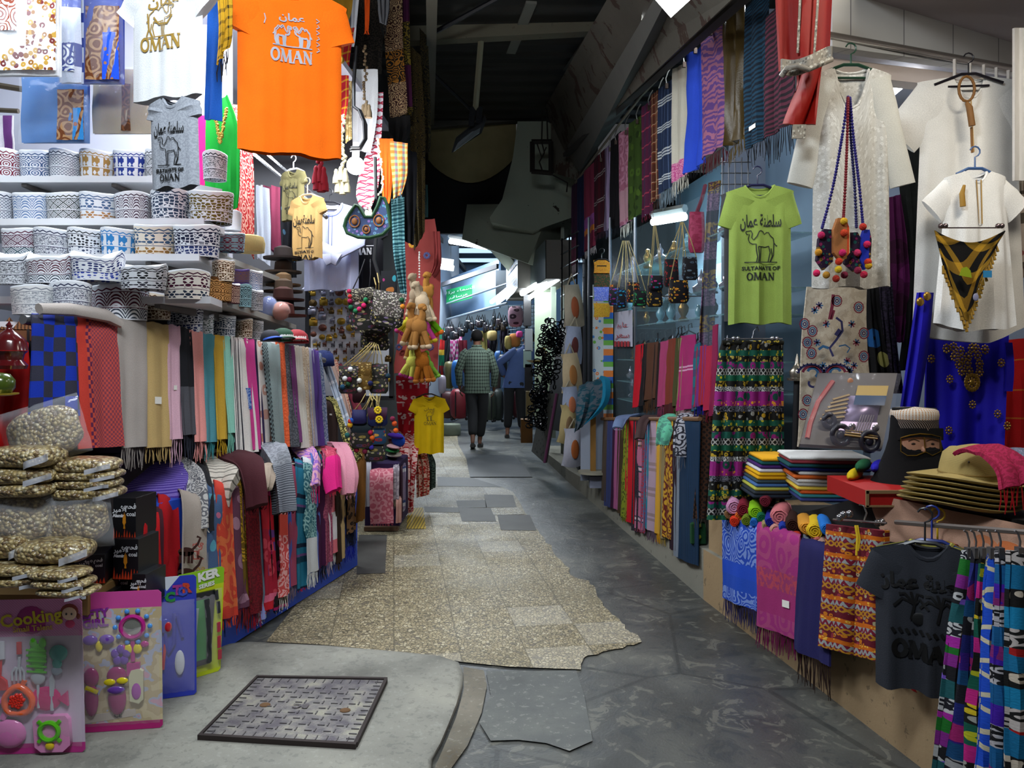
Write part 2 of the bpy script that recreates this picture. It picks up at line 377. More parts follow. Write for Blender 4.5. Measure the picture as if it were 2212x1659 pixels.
# garments
def garment(name,label,O,yaw,w,L,mat,cat='T-shirt',slv=.17,sang=62,neck=.085,dip=.09,flare=1.0,pr=None,pmat='111111',group=None,th=.03,lean=0,fold=.012,seed=0,cuff=.075,collar=None,hem=.0,sw=.085,kf=2.5,smat=None,slope=.3,roll=0):
 T=XF(O,yaw,lean,roll);root=thing(name,label,cat,Vector(O),group);r=random.Random(seed+5);ph=r.uniform(0,6)
 hw0=w/2
 def zt(x,front):
  a=abs(x)
  if a<neck:return-(dip if front else .018)*max(0,1-(a/neck)**2.2)
  return-(a-neck)*slope
 def hw(t):return hw0*(1-.10*min(1,t*5))*(1+(flare-1)*t)
 def yy(s,t,front):
  b=th*max(0,1-abs(s)**3.2)**.5*(.55+.45*min(1,t*3));f=fold*min(1,t*1.5)*(math.sin(kf*PI*s+ph+t*1.2)+.5*math.sin(kf*2.1*PI*s+1.3*ph))*(1-abs(s)**4)
  return(-b if front else b*.7)+f
 def pt(s,t,front):
  x=s*hw(t);z0=zt(s*hw0,front);z=z0+(-L-z0+hem*(1-s*s)+.006*math.sin(6*s+ph))*t;return Vector((x,yy(s,t,front),z))
 nu,nv=24,16;mb=MB(T);vs=[];uvs=[]
 for j in range(nv+1):
  t=j/nv
  for i in range(nu+1):s=-1+2*i/nu;vs.append(pt(s,t,True));uvs.append((s*hw0+hw0,t*L))
  for i in range(nu-1,0,-1):s=-1+2*i/nu;vs.append(pt(s,t,False));uvs.append((s*hw0+hw0,t*L))
 M_=2*nu;fs=[(j*M_+i,(j+1)*M_+i,(j+1)*M_+(i+1)%M_,j*M_+(i+1)%M_)for j in range(nv)for i in range(M_)]
 mb.add(vs,fs,uvs)
 def mapf(x,z):
  s=max(-.98,min(.98,x/hw0));z0=zt(x,True);t=max(0,min(1,(z0-z)/(z0+L)))
  s2=max(-.98,min(.98,x/hw(t)));return(x,yy(s2,t,True)-.0045,z)
 if pr:mb.k=1;pr(mb,mapf);mb.k=0
 mb.mk('body',[mat,plain(pmat,.6)if isinstance(pmat,str)else pmat],root)
 if slv:
  for sg in(-1,1):
   sb=MB(T);an=math.radians(sang);a0=Vector((sg*(hw0*.97-sw*math.sin(an)),0,zt(hw0*.97,True)-sw*math.cos(an)-.003));d=Vector((sg*math.cos(an),0,-math.sin(an)))
   pth=[a0+d*slv*q for q in(0,.25,.5,.75,1.0)];per=Vector((sg*math.sin(an),0,math.cos(an)));vs=[];fs=[];n=12;uvs=[]
   for i,p in enumerate(pth):
    q=i/4;rz=sw+(cuff-sw)*q
    for j in range(n):
     a=2*PI*j/n;vs.append(p+per*rz*math.cos(a)+Vector((0,(.024-.006*q)*math.sin(a)+.004*math.sin(q*9+ph),0)));uvs.append((j/n*.3,q*slv))
   fs=[(i*n+j,i*n+(j+1)%n,(i+1)*n+(j+1)%n,(i+1)*n+j)for i in range(4)for j in range(n)]+[tuple(4*n+j for j in range(n))]
   sb.add(vs,fs,uvs);sb.mk('sleeve',smat or mat,root)
 cb=MB(T);ring=[Vector((neck*math.cos(a)*1.0,-(th*.5)*math.sin(a),(zt(neck*math.cos(a),math.sin(a)>0))))for a in[i*2*PI/20 for i in range(20)]]
 cb.tube(ring,.007,5,closed=True);cb.mk('collar',collar or mat,root)
 return root
def hanger(label,O,yaw,w,c,group='clothes hangers',slope=.3,up=.09):
 """O: where the neck of the garment sits"""
 r=thing('clothes_hanger',label,'hanger',O,group);m_=plain(c,.35,0,.5)
 T=XF(O,yaw);mb=MB(T);mb.tube([(-w/2,0,-w/2*slope),(-.03,0,0),(.03,0,0),(w/2,0,-w/2*slope)],.007,6)
 mb.tube([(-w*.3,0,-.055),(w*.3,0,-.055)],.005,6);mb.mk('bar',m_,r)
 hb=MB(T);hb.tube([(0,0,-.005),(0,0,up*.5)]+[(.022*math.sin(a)-.0,0,up*.5+.024-.022*math.cos(a))for a in[k*PI/5 for k in range(1,8)]],.0035,6);hb.mk('hook',m_,r);return r
# ================= THE PLACE: floor, walls, roof
def poly_floor(name,pts,z,mat,thick=.0):
 mb=MB();v=[FL(x,y,z)for x,y in pts];n=len(v)
 if thick:
  mb.add(v+[p-Vector((0,0,thick))for p in v],[tuple(range(n))]+[(i,i+n,(i+1)%n+n,(i+1)%n)for i in range(n)],[(p.x,p.y)for p in v]*2)
 else:mb.add(v,[tuple(range(n))],[(p.x,p.y)for p in v])
 return struct(name,mb,mat)
def up_normals(o):
 bm=bmesh.new();bm.from_mesh(o.data);bmesh.ops.recalc_face_normals(bm,faces=bm.faces)
 if sum(f.normal.z*f.calc_area()for f in bm.faces if abs(f.normal.z)>.9)<0:bmesh.ops.reverse_faces(bm,faces=bm.faces)
 bm.to_mesh(o.data);bm.free()
def mat_cement():
 g=G('dark_cement',.45,0,.5);v=g.geo()[3]
 n1=g.noise(1.6,6,v,dist=.6);n2=g.noise(9,8,v,dist=1.2,rough=.65);n3=g.noise(90,2,v)
 c=g.ramp(n1,[(.3,'3a3b3a'),(.5,'4b4c4a'),(.68,'5d5d57')],False)
 c=g.mix(g.m('MULTIPLY',g.m('GREATER_THAN',n2,.58),.5),c,'77766c');c=g.mix(g.m('MULTIPLY',g.m('LESS_THAN',n2,.42),.45),c,'30363a')
 cr=g.voro(1.1,v,feat='DISTANCE_TO_EDGE');c=g.mix(g.m('MULTIPLY',g.m('LESS_THAN',cr,.008),.5),c,'2a2c2c')
 g.base(c);g.put(g.b.inputs['Roughness'],g.m('ADD',g.m('MULTIPLY',n1,.35),.22));g.bump(g.m('ADD',n2,g.m('MULTIPLY',n3,.3)),.35,.01);return g.m_
def mat_slab(a='8c8b83',b='a19f94',d='6d6c66'):
 g=G('slab_concrete',.85,0,.2);v=g.geo()[3]
 n1=g.noise(2.2,6,v);n2=g.noise(30,5,v,rough=.7);c=g.ramp(n1,[(.3,d),(.5,a),(.72,b)],False)
 c=g.mix(g.m('MULTIPLY',g.m('LESS_THAN',n2,.42),.3),c,'5c5d5c');c=g.mix(g.m('MULTIPLY',g.m('GREATER_THAN',n2,.6),.2),c,'b4b3aa')
 g.base(c);g.bump(n2,.4,.01);return g.m_
def mat_terrazzo(tiles=True,a='a39575',b='7d7358'):
 g=G('pebble_tile',.55,0,.4);x,y,z,v=g.geo()
 e=g.voro(62,v,feat='DISTANCE_TO_EDGE');cc=g.voro(62,v,'Color');q=g.n('ShaderNodeSeparateXYZ');g.l(cc,q.inputs[0])
 chip=g.ramp(q.outputs[0],[(0,'8f8468'),(.25,a),(.55,'b8aa88'),(.8,'cdc2a4'),(.93,'6d665a')])
 c=g.mix(g.m('LESS_THAN',e,.09),chip,'4b4436');c=g.mix(g.m('MULTIPLY',g.noise(1.3,4,v),.35),c,b)
 ca,sa=math.cos(.149),math.sin(.149)
 tx=g.m('DIVIDE',g.m('ADD',g.m('MULTIPLY',x,ca),g.m('MULTIPLY',y,sa)),.3);ty=g.m('DIVIDE',g.m('SUBTRACT',g.m('MULTIPLY',y,ca),g.m('MULTIPLY',x,sa)),.3)
 wn=g.n('ShaderNodeTexWhiteNoise');g.l(g.vec(g.m('FLOOR',tx),g.m('FLOOR',ty)),wn.inputs['Vector'])
 c=g.mix(g.m('MULTIPLY',g.m('GREATER_THAN',wn.outputs[0],.86),.16),c,'d9d6cc');c=g.mix(g.m('MULTIPLY',g.m('LESS_THAN',wn.outputs[0],.12),.2),c,'6d6650')
 jx=g.m('ABSOLUTE',g.m('SUBTRACT',g.m('FRACT',tx),.5));jy=g.m('ABSOLUTE',g.m('SUBTRACT',g.m('FRACT',ty),.5))
 j=g.m('GREATER_THAN',g.m('MAXIMUM',jx,jy),.488);c=g.mix(g.m('MULTIPLY',j,.6),c,'4d4738')
 g.base(c);g.bump(g.m('SUBTRACT',e,g.m('MULTIPLY',j,.3)),.5,.006);g.put(g.b.inputs['Roughness'],g.m('ADD',g.m('MULTIPLY',g.noise(3,3,v),.4),.3));return g.m_
CEM=mat_cement();SLAB=mat_slab();TER=mat_terrazzo()
mb=MB();mb.add([(-8,.2,-.012),(9,.2,-.012),(9,24,-.012),(-8,24,-.012)],[(0,1,2,3)]);struct('floor',mb,CEM)
ter=[(575,1386),(690,1392),(860,1408),(1000,1430),(1100,1440),(1255,1446),(1262,1420),(1300,1408),(1345,1400),(1386,1386),(1370,1368),(1350,1358),(1338,1338),(1322,1328),(1302,1308),(1290,1288),(1284,1266),(1262,1252),(1232,1242),(1222,1222),(1205,1205),(1192,1185),(1178,1168),(1163,1146),(1148,1118),(1135,1108),(1120,1080),(1108,1062),(1085,1052),(1030,1048),(1015,1030),(1012,1000),(990,960),(985,915),(870,915),(760,1000),(700,1230)]
rt=random.Random(4);t2=[]
for i,p in enumerate(ter):
 t2.append(p);q=ter[(i+1)%len(ter)]
 if 5<=i<25:
  for k in(.33,.66):t2.append((p[0]+(q[0]-p[0])*k+rt.uniform(-5,5),p[1]+(q[1]-p[1])*k+rt.uniform(-2.5,2.5)))
up_normals(poly_floor('floor',t2,-.006,TER))
dk=plain('55534f',.6,var=.4);dk2=plain('3f4143',.55,var=.4)
for q in([(985,1081),(1048,1080),(1052,1096),(990,1097)],[(1046,1068),(1108,1069),(1116,1096),(1050,1096)],[(916,1094),(990,1096),(993,1107),(918,1106)],[(990,1097),(1064,1097),(1072,1126),(998,1126)],[(1074,1112),(1144,1112),(1160,1146),(1082,1145)],[(775,1155),(836,1155),(832,1238),(770,1240)],[(1005,980),(1110,984),(1150,1030),(1015,1030)],[(945,1030),(1020,1032),(1085,1052),(945,1050)]):
 up_normals(poly_floor('floor',q,-.004,dk if q[0][1]>1060 else dk2))
up_normals(poly_floor('floor',[(1060,1097),(1118,1096),(1132,1111),(1066,1112)],-.003,mat_terrazzo(a='cfcabc',b='b5b0a2')))
ylw=G('yellow_tactile',.6);ylw.base(ylw.mix(ylw.m('GREATER_THAN',ylw.m('SINE',ylw.m('MULTIPLY',ylw.geo()[0],260)),.3),'c9a93c','77642a'));up_normals(poly_floor('floor',[(882,1098),(914,1096),(920,1142),(878,1142)],-.003,ylw.m_))
slab=[(-60,1900),(-60,1440),(300,1400),(540,1386),(700,1394),(850,1406),(950,1416),(990,1430),(1001,1455),(1000,1482),(990,1520),(972,1565),(955,1605),(935,1640),(915,1900)]
def slab_mesh():
 mb=MB();n=len(slab)
 def shr(k):
  c=(450,1620);return[(c[0]+(x-c[0])*k,c[1]+(y-c[1])*k)for x,y in slab]
 a=[FL(x,y,-.01)for x,y in slab];b=[FL(x,y,.012)for x,y in shr(.992)];d=[FL(x,y,.02)for x,y in shr(.975)]
 mb.add(a+b+d,[(i,(i+1)%n,n+(i+1)%n,n+i)for i in range(n)]+[(n+i,n+(i+1)%n,2*n+(i+1)%n,2*n+i)for i in range(n)]+[tuple(range(2*n,3*n))],[(p.x,p.y)for p in a]*3)
 o=struct('floor',mb,SLAB,True);up_normals(o)
slab_mesh()
up_normals(poly_floor('floor',[(1050,1450),(1245,1448),(1262,1500),(1280,1600),(1230,1622),(1180,1605),(1120,1598),(1060,1600),(1035,1560),(1060,1500)],-.006,mat_slab('626463','737570','505352')))
up_normals(poly_floor('floor',[(1001,1440),(1045,1448),(1052,1480),(1040,1540),(1010,1610),(960,1680),(930,1680),(960,1610),(985,1550),(1002,1490)],-.005,mat_slab('6f6a5f','827c70','544c3e')))
# manhole cover set in its frame
def manhole():
 c=[FL(x,y,.034)for x,y in((437,1586),(764,1605),(830,1468),(557,1463))]
 X=(c[1]-c[0]);Y=(c[3]-c[0]);t=thing('manhole_cover','square cast iron manhole cover set in worn grey concrete','manhole cover',(c[0]+c[2])/2)
 def bi(a,b,z=0):return c[0].lerp(c[1],a).lerp(c[3].lerp(c[2],a),b)+Vector((0,0,z))
 g=G('cast_iron',.5,.4,.5);v=g.geo()[3];n1=g.noise(14,5,v)
 g.base(g.ramp(n1,[(.35,'5c585e'),(.52,'807d7a'),(.66,'9a9788')],False));g.bump(g.noise(120,3,v),.3)
 fr=MB()
 for a0,b0,a1,b1 in((-.02,-.03,1.02,0),(-.02,1,1.02,1.03),(-.02,0,0,1),(1,0,1.025,1)):
  q=[bi(a0,b0),bi(a1,b0),bi(a1,b1),bi(a0,b1)];fr.add([p+Vector((0,0,.004))for p in q]+[p-Vector((0,0,.03))for p in q],[(0,1,2,3),(0,4,5,1),(1,5,6,2),(2,6,7,3),(3,7,4,0)])
 fr.mk('frame',plain('3b3230',.7,.3,var=.3),t,False)
 pl=MB();q=[bi(0,0),bi(1,0),bi(1,1),bi(0,1)];pl.add([p+Vector((0,0,-.002))for p in q]+[p-Vector((0,0,.02))for p in q],[(0,1,2,3),(0,4,5,1),(1,5,6,2),(2,6,7,3),(3,7,4,0)])
 def bar(a,b,da,db):
  v_=[bi(a-da,b-db,.001),bi(a+da,b-db,.001),bi(a+da,b+db,.001),bi(a-da,b+db,.001)];pl.add(v_+[p-Vector((0,0,.004))for p in v_],[(0,1,2,3),(0,4,5,1),(1,5,6,2),(2,6,7,3),(3,7,4,0)])
 pl.k=1
 for i in range(14):
  a=(i+.8)/14.5
  bar(a,.045,.003,.03);bar(a,.955,.003,.03);bar(.035,a,.026,.004);bar(.965,a,.026,.004)
 for r in range(9):
  for k in range(6):
   a=.14+k*.13+(.065 if r%2 else 0);b=.14+r*.085
   if r==4 and 1<k<4:continue
   bar(a,b,.024,.004);bar(a+.045,b+.012,.004,.024)
 put_text(pl,'BC',.09,lambda x,y:tuple(bi(x,y,.002)),.5,.5,.004,PI);pl.mk('plate',[g.m_,plain('5e5a5c',.5,.3)],t,False)
 [MB().ell(bi(a,b,-.001),(.021,.018,.006)).mk('keyhole_plug',plain('7a5a3c',.9,var=.4),t)for a,b in((.83,.46),(.24,.5))]
manhole()
# right-hand kerb and platform: plan line of its face
RK=[(1.36,2.59),(1.07,4.4),(.61,8.4),(.35,11)]
RZ=[.30,.27,.12,.08]
def pl_mat(c,d,s=.5):
 g=G('plaster_'+c,.85,0,.15);v=g.geo()[3];n1=g.noise(1.5,5,v);n2=g.noise(14,5,v,rough=.7)
 cc=g.mix(n1,c,d);cc=g.mix(g.m('MULTIPLY',g.m('LESS_THAN',n2,.38),s),cc,'4a4238');g.base(cc);g.bump(n2,.35,.008);return g.m_
BEI=pl_mat('a78f6e','8e775a');GRY=pl_mat('8d8a7e','76746a')
mb=MB();pts=[(2.05,-.2)]+RK;zz=[.32]+RZ;v=[]
for(x,y),z in zip(pts,zz):v+=[(x,y,-.02),(x,y,z),(x+3.4,y,z)]
mb.add(v,[(3*i,3*i+1,3*i+4,3*i+3)for i in range(4)]+[(3*i+1,3*i+2,3*i+5,3*i+4)for i in range(4)],[(p[1],p[2])for p in v]);mb.mi=[0,0,1,1,1,1,1,1]
o=mb.mk('kerb_step',[BEI,GRY],None,False,kind='structure');o.name='floor_step'
# low beige counter wall that carries the near right display
def counter():
 mb=MB();a=[(1.10,4.4),(1.39,2.59),(1.75,.9)];top=[.53,.60,.66];v=[]
 for(x,y),z in zip(a,top):v+=[(x,y,.0),(x,y,z),(x+.62,y+.1,z),(x+.62,y+.1,0)]
 f=[]
 for i in range(2):f+=[(4*i,4*i+1,4*i+5,4*i+4),(4*i+1,4*i+2,4*i+6,4*i+5),(4*i+2,4*i+3,4*i+7,4*i+6)]
 f+=[(0,3,2,1),(8,9,10,11)];mb.add(v,f,[(p[1],p[2])for p in v]);mb.mk('trim_1',BEI,None,False,kind='structure')
 mb=MB();pr_=[(1.20,3.95,.60),(1.22,3.62,.61),(1.34,3.45,.68),(1.40,3.12,.80),(1.72,2.3,.838)];v=[]
 for x_,y_,z_ in pr_:v+=[(x_,y_,.3),(x_,y_,z_),(3.0,y_+.1,z_),(3.0,y_+.1,.3)]
 mb.add(v,[(4*i+a,4*i+4+a,4*i+5+a,4*i+1+a)for i in range(4)for a in(0,1)]+[(0,1,2,3),(16,19,18,17)])
 mb.mk('display_counter',plain('1a1716',.9,var=.2),None,False,'black cloth covered counter under the folded T-shirts and straw hats','counter')
counter()
# roof, beams, upper floor
RF=4.25
def mat_roof():
 g=G('corrugated_roof',.7,.2,.3);x,y,z,v=g.geo();n1=g.noise(1.2,4,v)
 g.base(g.mix(n1,'262522','302e2b'));g.bump(g.m('SINE',g.m('MULTIPLY',y,19)),.8,.04);return g.m_
mb=MB();mb.box((.2,5.2,RF+.03),(7,9.4,.05));struct('ceiling',mb,mat_roof())
CRE=pl_mat('6f6b5a','565247');CRD=plain('4c4a44',.8,var=.3)
def beam(name,a,b,w,h,m_):
 a=Vector(a);b=Vector(b);t=(b-a).normalized();s=Vector((0,0,1)).cross(t).normalized()*w/2;u=Vector((0,0,h/2))if abs(t.z)<.7 else Vector((0,0,0))
 if abs(t.z)>=.7:s=Vector((w/2,0,0));u=Vector((0,h/2,0))
 mb=MB();v=[p+i*s+j*u for p in(a,b)for i,j in((-1,-1),(1,-1),(1,1),(-1,1))]
 mb.add(v,[(0,1,2,3),(7,6,5,4),(0,4,5,1),(1,5,6,2),(2,6,7,3),(3,7,4,0)],[(p.x+p.z,p.y)for p in v]);return struct(name,mb,m_)
beam('beam_1',P(880,75,7.0),P(1345,50,6.9),.12,.16,CRE)
beam('beam_2',P(925,262,9.8),P(1180,240,9.8),.1,.2,CRD)
beam('beam_3',P(1148,0,6.45),P(1050,240,9.6),.09,.06,plain('6b6a62',.7))
beam('beam_4',P(1335,0,6.4),P(1160,236,9.6),.12,.08,plain('58564c',.7))
beam('beam_5',P(933,-60,5.2),P(931,262,9.7),.08,.1,plain('5c594e',.7))
mb=MB();mb.tube([P(935,72,6.6),P(1105,-20,6.2)],.02,6);mb.tube([P(895,120,7.2),P(1020,240,8.6)],.018,6);struct('beam_6',mb,plain('15151a',.5))
# right upper storey: peeling concrete wall above the shops, slanted soffit down to the scarf rail
PEEL=None
def mat_peel():
 g=G('peeling_concrete',.9,0,.1);x,y,z,v=g.geo();n1=g.noise(1.6,5,v);n2=g.noise(5.5,5,g.vec(g.m('MULTIPLY',x,1.0),y,g.m('MULTIPLY',z,.5)),rough=.62)
 c=g.mix(n1,'5a564d','403d38');c=g.mix(g.m('GREATER_THAN',n2,.57),c,'3c302a');g.base(c);g.bump(n2,.6,.02);return g.m_
PEEL=mat_peel()
def quad(name,pts,m_,kind='structure',th=.04):
 mb=MB();a=[Vector(p)for p in pts];n=(a[1]-a[0]).cross(a[3]-a[0]).normalized();b=[p+n*th for p in a]
 mb.add(a+b,[(0,1,2,3),(7,6,5,4),(0,4,5,1),(1,5,6,2),(2,6,7,3),(3,7,4,0)],[(p.y,p.z)for p in a+b])
 return struct(name,mb,m_)
# vertical upper wall: bottom edge follows photo line (1520,70)-(1225,330)
quad('wall_right_upper',[P(1600,-20,3.6),P(1225,335,8.9),P(1175,235,9.4),P(1345,-60,4.6)],PEEL)
beam('beam_7',P(1700,-90,3.4),P(1222,335,8.8),.06,.04,plain('2d2a27',.8))
quad('ceiling_soffit',[P(1640,-150,3.8),P(1252,372,8.7),P(1225,330,8.9),P(1500,-120,3.6)],plain('55534e',.8,var=.25))
# concrete corbel block and arched underside at the end of the roof
quad('beam_8',[P(1190,230,9.2),P(1260,300,8.9),P(1255,392,8.9),P(1190,372,9.2)],PEEL,th=.3)
def arch():
 mb=MB();out=[(1180,262),(1260,300),(1262,420),(1235,470),(1150,500),(1060,480),(1058,470),(1085,430),(1108,340),(1118,262)]
 dn=[9.3]*10;v=[P(x,y,9.6)for x,y in out]+[P(x,y,9.6)+Vector((.1,1.6,0))for x,y in out];n=10
 mb.add(v,[tuple(range(n))]+[(i,n+i,n+(i+1)%n,(i+1)%n)for i in range(n)]+[tuple(range(2*n-1,n-1,-1))],[(p.x,p.z)for p in v]);struct('wall_arch',mb,mat_peel2)
g=G('old_plaster',.9,0,.1);_v=g.geo()[3];n2=g.noise(4.5,5,_v,rough=.65);g.base(g.mix(g.m('GREATER_THAN',n2,.66),g.mix(g.noise(1,3,_v),'8a9082','6d7468'),'2f2a26'));g.bump(n2,.5,.02);mat_peel2=g.m_
arch()
quad('beam_9',[P(1055,540,11.0),P(1190,590,10.6),P(1240,470,10.4),P(1065,470,11.0)],mat_peel2,th=.8)
quad('beam_10',[P(1060,485,10.9),P(1058,540,10.9),P(1110,600,11.0),P(1110,480,11.0)],mat_peel2,th=.5)
# cream canvas sagging across the end of the roof
def canvas():
 def fn(a,b):
  x=925+190*a;sag=55*math.sin(PI*a)**.8;yt=262-4*a;yb=345+sag-10*a;y=yt+(yb-yt)*b;return P(x,y,9.9+.35*b)
 mb=MB();mb.grid(fn,14,8,.02);mb.mk('canvas_sheet',plain('8c815c',.9,var=.3),None,True,'cream canvas sheet sagging under the end of the dark roof','canvas')
canvas()
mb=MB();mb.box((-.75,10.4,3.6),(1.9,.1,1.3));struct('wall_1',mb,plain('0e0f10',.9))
# meter frame on the concrete corner
def meter():
 t=thing('meter_cage','rusty square steel frame with loose wires on the concrete corner','frame',P(1168,372,8.8));mb=MB();m_=plain('17120f',.7)
 for a,b in(((1150,306),(1150,372)),((1190,306),(1190,376)),((1148,306),(1192,306)),((1148,370),(1192,374))):mb.tube([P(*a,8.8),P(*b,8.8)],.028,4)
 mb.mk('frame_bars',m_,t,False);w=MB()
 for pts in([(1170,306),(1176,330),(1165,350),(1172,370)],[(1160,310),(1170,340),(1180,318)],[(1172,240),(1170,306)],[(1181,235),(1183,306)],[(1190,376),(1205,384),(1226,395),(1224,415)]):w.tube([P(x,y,8.75)for x,y in pts],.008,4)
 w.mk('wire',m_,t)
meter()
# floodlight hanging from a pole
def flood():
 t=thing('floodlight','unlit rectangular floodlight tilted on a pole under the roof','floodlight',P(1035,75,7.0))
 mb=MB();mb.tube([P(1040,78,7.0),P(1027,238,7.2)],.03,6);mb.mk('pole',plain('6d6a56',.7),t)
 mb=MB();q=[P(975,331,7.0),P(984,300,7.3),P(1046,252,7.3),P(1050,262,7.0),P(1040,288,6.9)]
 n=len(q);b=[p+Vector((0,.12,.05))for p in q];mb.add(q+b,[tuple(range(n)),tuple(range(2*n-1,n-1,-1))]+[(i,n+i,n+(i+1)%n,(i+1)%n)for i in range(n)]);mb.mk('lamp_housing',plain('3a3d40',.5),t,False)
 mb=MB();q=[P(980,327,6.97),P(989,308,7.1),P(1040,268,7.1),P(1036,286,6.87)];mb.add(q+[p+Vector((0,.02,0))for p in q],[(0,1,2,3),(7,6,5,4),(0,4,5,1),(1,5,6,2),(2,6,7,3),(3,7,4,0)]);mb.mk('lamp_glass',plain('8f9aa0',.15,0,.8),t,False)
 mb=MB();mb.tube([P(1022,235,7.2),P(1018,268,7.1)],.03,6);mb.tube([P(1036,235,7.2),P(1034,262,7.1)],.03,6);mb.mk('bracket',plain('202226',.5),t)
flood()
# left shop shell
WH=plain('c9ccd4',.7,var=.05)
mb=MB();mb.box((-4.2,5.4,2.2),(.1,7,4.4));struct('wall_left',mb,WH)
mb=MB();mb.box((-2.9,4.62,2.2),(2.5,.06,4.4));struct('wall_back',mb,plain('b9bccb',.7,var=.08))
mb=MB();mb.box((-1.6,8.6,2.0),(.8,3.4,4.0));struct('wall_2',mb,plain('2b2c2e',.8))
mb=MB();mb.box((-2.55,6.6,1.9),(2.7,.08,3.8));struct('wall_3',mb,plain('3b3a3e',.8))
quad('ceiling_left',[(-4.2,2.2,3.45),(-1.25,2.9,3.3),(-1.0,6.5,3.2),(-4.2,6.5,3.4)],plain('9a9ca8',.8,var=.1))
# right shop shell
mb=MB();mb.box((2.6,5.6,1.9),(2.2,.08,3.8));struct('wall_right_back',mb,plain('7f8898',.7,var=.06))
mb=MB();mb.box((3.9,3.6,1.9),(.08,4.2,3.8));struct('wall_right',mb,plain('8a7f7c',.7,var=.06))
quad('ceiling_right',[(1.7,2.6,3.0),(1.35,4.6,3.0),(3.9,5.6,2.95),(3.9,3.0,2.95)],plain('a59b9b',.8,var=.05))
# fascia panels over the right shop front
def fascia():
 g=G('fascia_board',.6,0,.3);x,y,z,v=g.geo();f=g.m('FRACT',g.m('MULTIPLY',g.m('ADD',x,y),2.2));c=g.mix(g.noise(1.5,3,v),'bcbcbd','a09d97')
 g.base(g.mix(g.m('LESS_THAN',f,.015),c,'57565a'))
 a=P(1798,100,3.45);b=P(2230,160,4.05);t=a+Vector((0,0,1.2));u=b+Vector((0,0,1.2));quad('wall_fascia',[a,b,u,t],g.m_,th=-.06)
 m=MB();m.tube([P(1700,60,3.35),P(2200,150,3.95)],.017,10);m.mk('chrome_rail',plain('b9b4ad',.2,.9),None,True,'chrome clothes rail across the shop front holding the white kurtas','rail')
 m=MB();p,q=P(1735,118,3.5),P(2215,175,4.1);m.add([p,q,q-Vector((0,0,.07)),p-Vector((0,0,.07))]+[w+Vector((.03,.1,0))for w in(p,q,q-Vector((0,0,.07)),p-Vector((0,0,.07)))],[(0,1,2,3),(7,6,5,4),(0,4,5,1),(1,5,6,2),(2,6,7,3),(3,7,4,0)]);struct('trim_2',m,plain('c7b8b0',.5))
fascia()
mb=MB();mb.box((2.62,4.6,2.0),(.14,.14,3.2));
# ================= LAMPS
def tube_lamp(label,a,b,r,st,power,aim,c='eaf3ff',housing=True,wid=.2,name='tube_lamp',top=0):
 a,b=Vector(a),Vector(b);m_=(a+b)/2;t=thing(name,label,'lamp',m_,None)
 mb=MB();mb.tube([a,b],r,10);mb.mk('glass_tube',emit(c,st),t)
 if housing:
  hb=MB();hb.tube([a+Vector((0,0,r*2.2)),b+Vector((0,0,r*2.2))],r*1.2,6);hb.mk('lamp_housing',plain('b8b8b4',.5),t)
 top=top or(4.22 if m_.y<10 and abs(m_.x)<1.05 else 3.2 if m_.y<10 else 3.69)
 sb=MB();top>0 and[sb.tube([p+Vector((0,0,r*2)),Vector((p.x,p.y,max(top,p.z+.1)))],.004,4)for p in(a.lerp(b,.15),a.lerp(b,.85))];top>0 and sb.mk('suspension_wire',plain('3c3c40'),t)
 if power:area('lamp_light',m_-Vector((0,0,r*1.6)),aim,(b-a).length,wid,power,c,t)
 return t
def panel_lamp(label,q,st,power,aim,c='f2f6ff',sx=.5,sy=.5):
 q=[Vector(p)for p in q];m_=sum(q,Vector())/4;t=thing('panel_lamp',label,'lamp',m_)
 n=(Vector(aim)-m_).normalized();mb=MB();mb.add(q+[p-n*.03 for p in q],[(0,1,2,3),(7,6,5,4),(0,4,5,1),(1,5,6,2),(2,6,7,3),(3,7,4,0)]);mb.mk('diffuser',emit(c,st),t,False)
 if power:area('lamp_light',m_+n*.06,aim,sx,sy,power,c,t)
 return t
panel_lamp('bright square lamp on the soffit over the scarf rail',[P(1400,-45,3.5),P(1416,0,3.6),P(1449,38,3.7),P(1496,-5,3.55)],12,8,(1.0,3.9,.8),sx=.4,sy=.3)
tube_lamp('tube lamp glowing behind the brown and purple scarves',P(1500,60,5.2),P(1640,-60,4.2),.02,10,14,(1.2,4.5,1),wid=.1)
# left stall: rows of tube lamps over the cap shelves and scarf racks (their light falls on the stall and the path)
tube_lamp('tube lamp above the embroidered cap shelves',(-3.0,3.1,3.18),(-1.7,3.0,3.18),.02,8,19,(-2.0,3.9,1.1))
tube_lamp('tube lamp above the draped scarf rack',(-1.55,3.7,3.15),(-1.2,5.0,3.15),.02,8,58,(-1.0,4.2,.4),wid=.3)
t=thing('floodlight_bulb','glaring round bulb behind the cream tassels and red checked shawl','lamp',P(768,358,5.3));mb=MB();mb.ell(P(768,358,5.3),.06,14,10);mb.mk('bulb',emit('f4f6ff',40),t);point('lamp_light',P(768,372,5.15),24,.08,'f4f6ff',t)
mb=MB();mb.tube([P(768,343,5.3),P(770,310,5.32)],.025,8);mb.mk('socket',plain('d8d8d8'),t)
t=thing('round_bulb','glaring round bulb behind the sleeve of the orange T-shirt','lamp',P(503,18,4.3));mb=MB();mb.ell(P(503,18,4.3),.06,14,10);mb.mk('bulb',emit('f4f6ff',40),t);point('lamp_light',P(503,22,4.2),45,.08,'f4f6ff',t)
# inside left shop
tube_lamp('tube lamp inside the T-shirt shop behind the hanging shirts',(-2.2,5.6,2.95),(-1.6,6.2,2.95),.02,8,45,(-1.9,6.0,1.2))
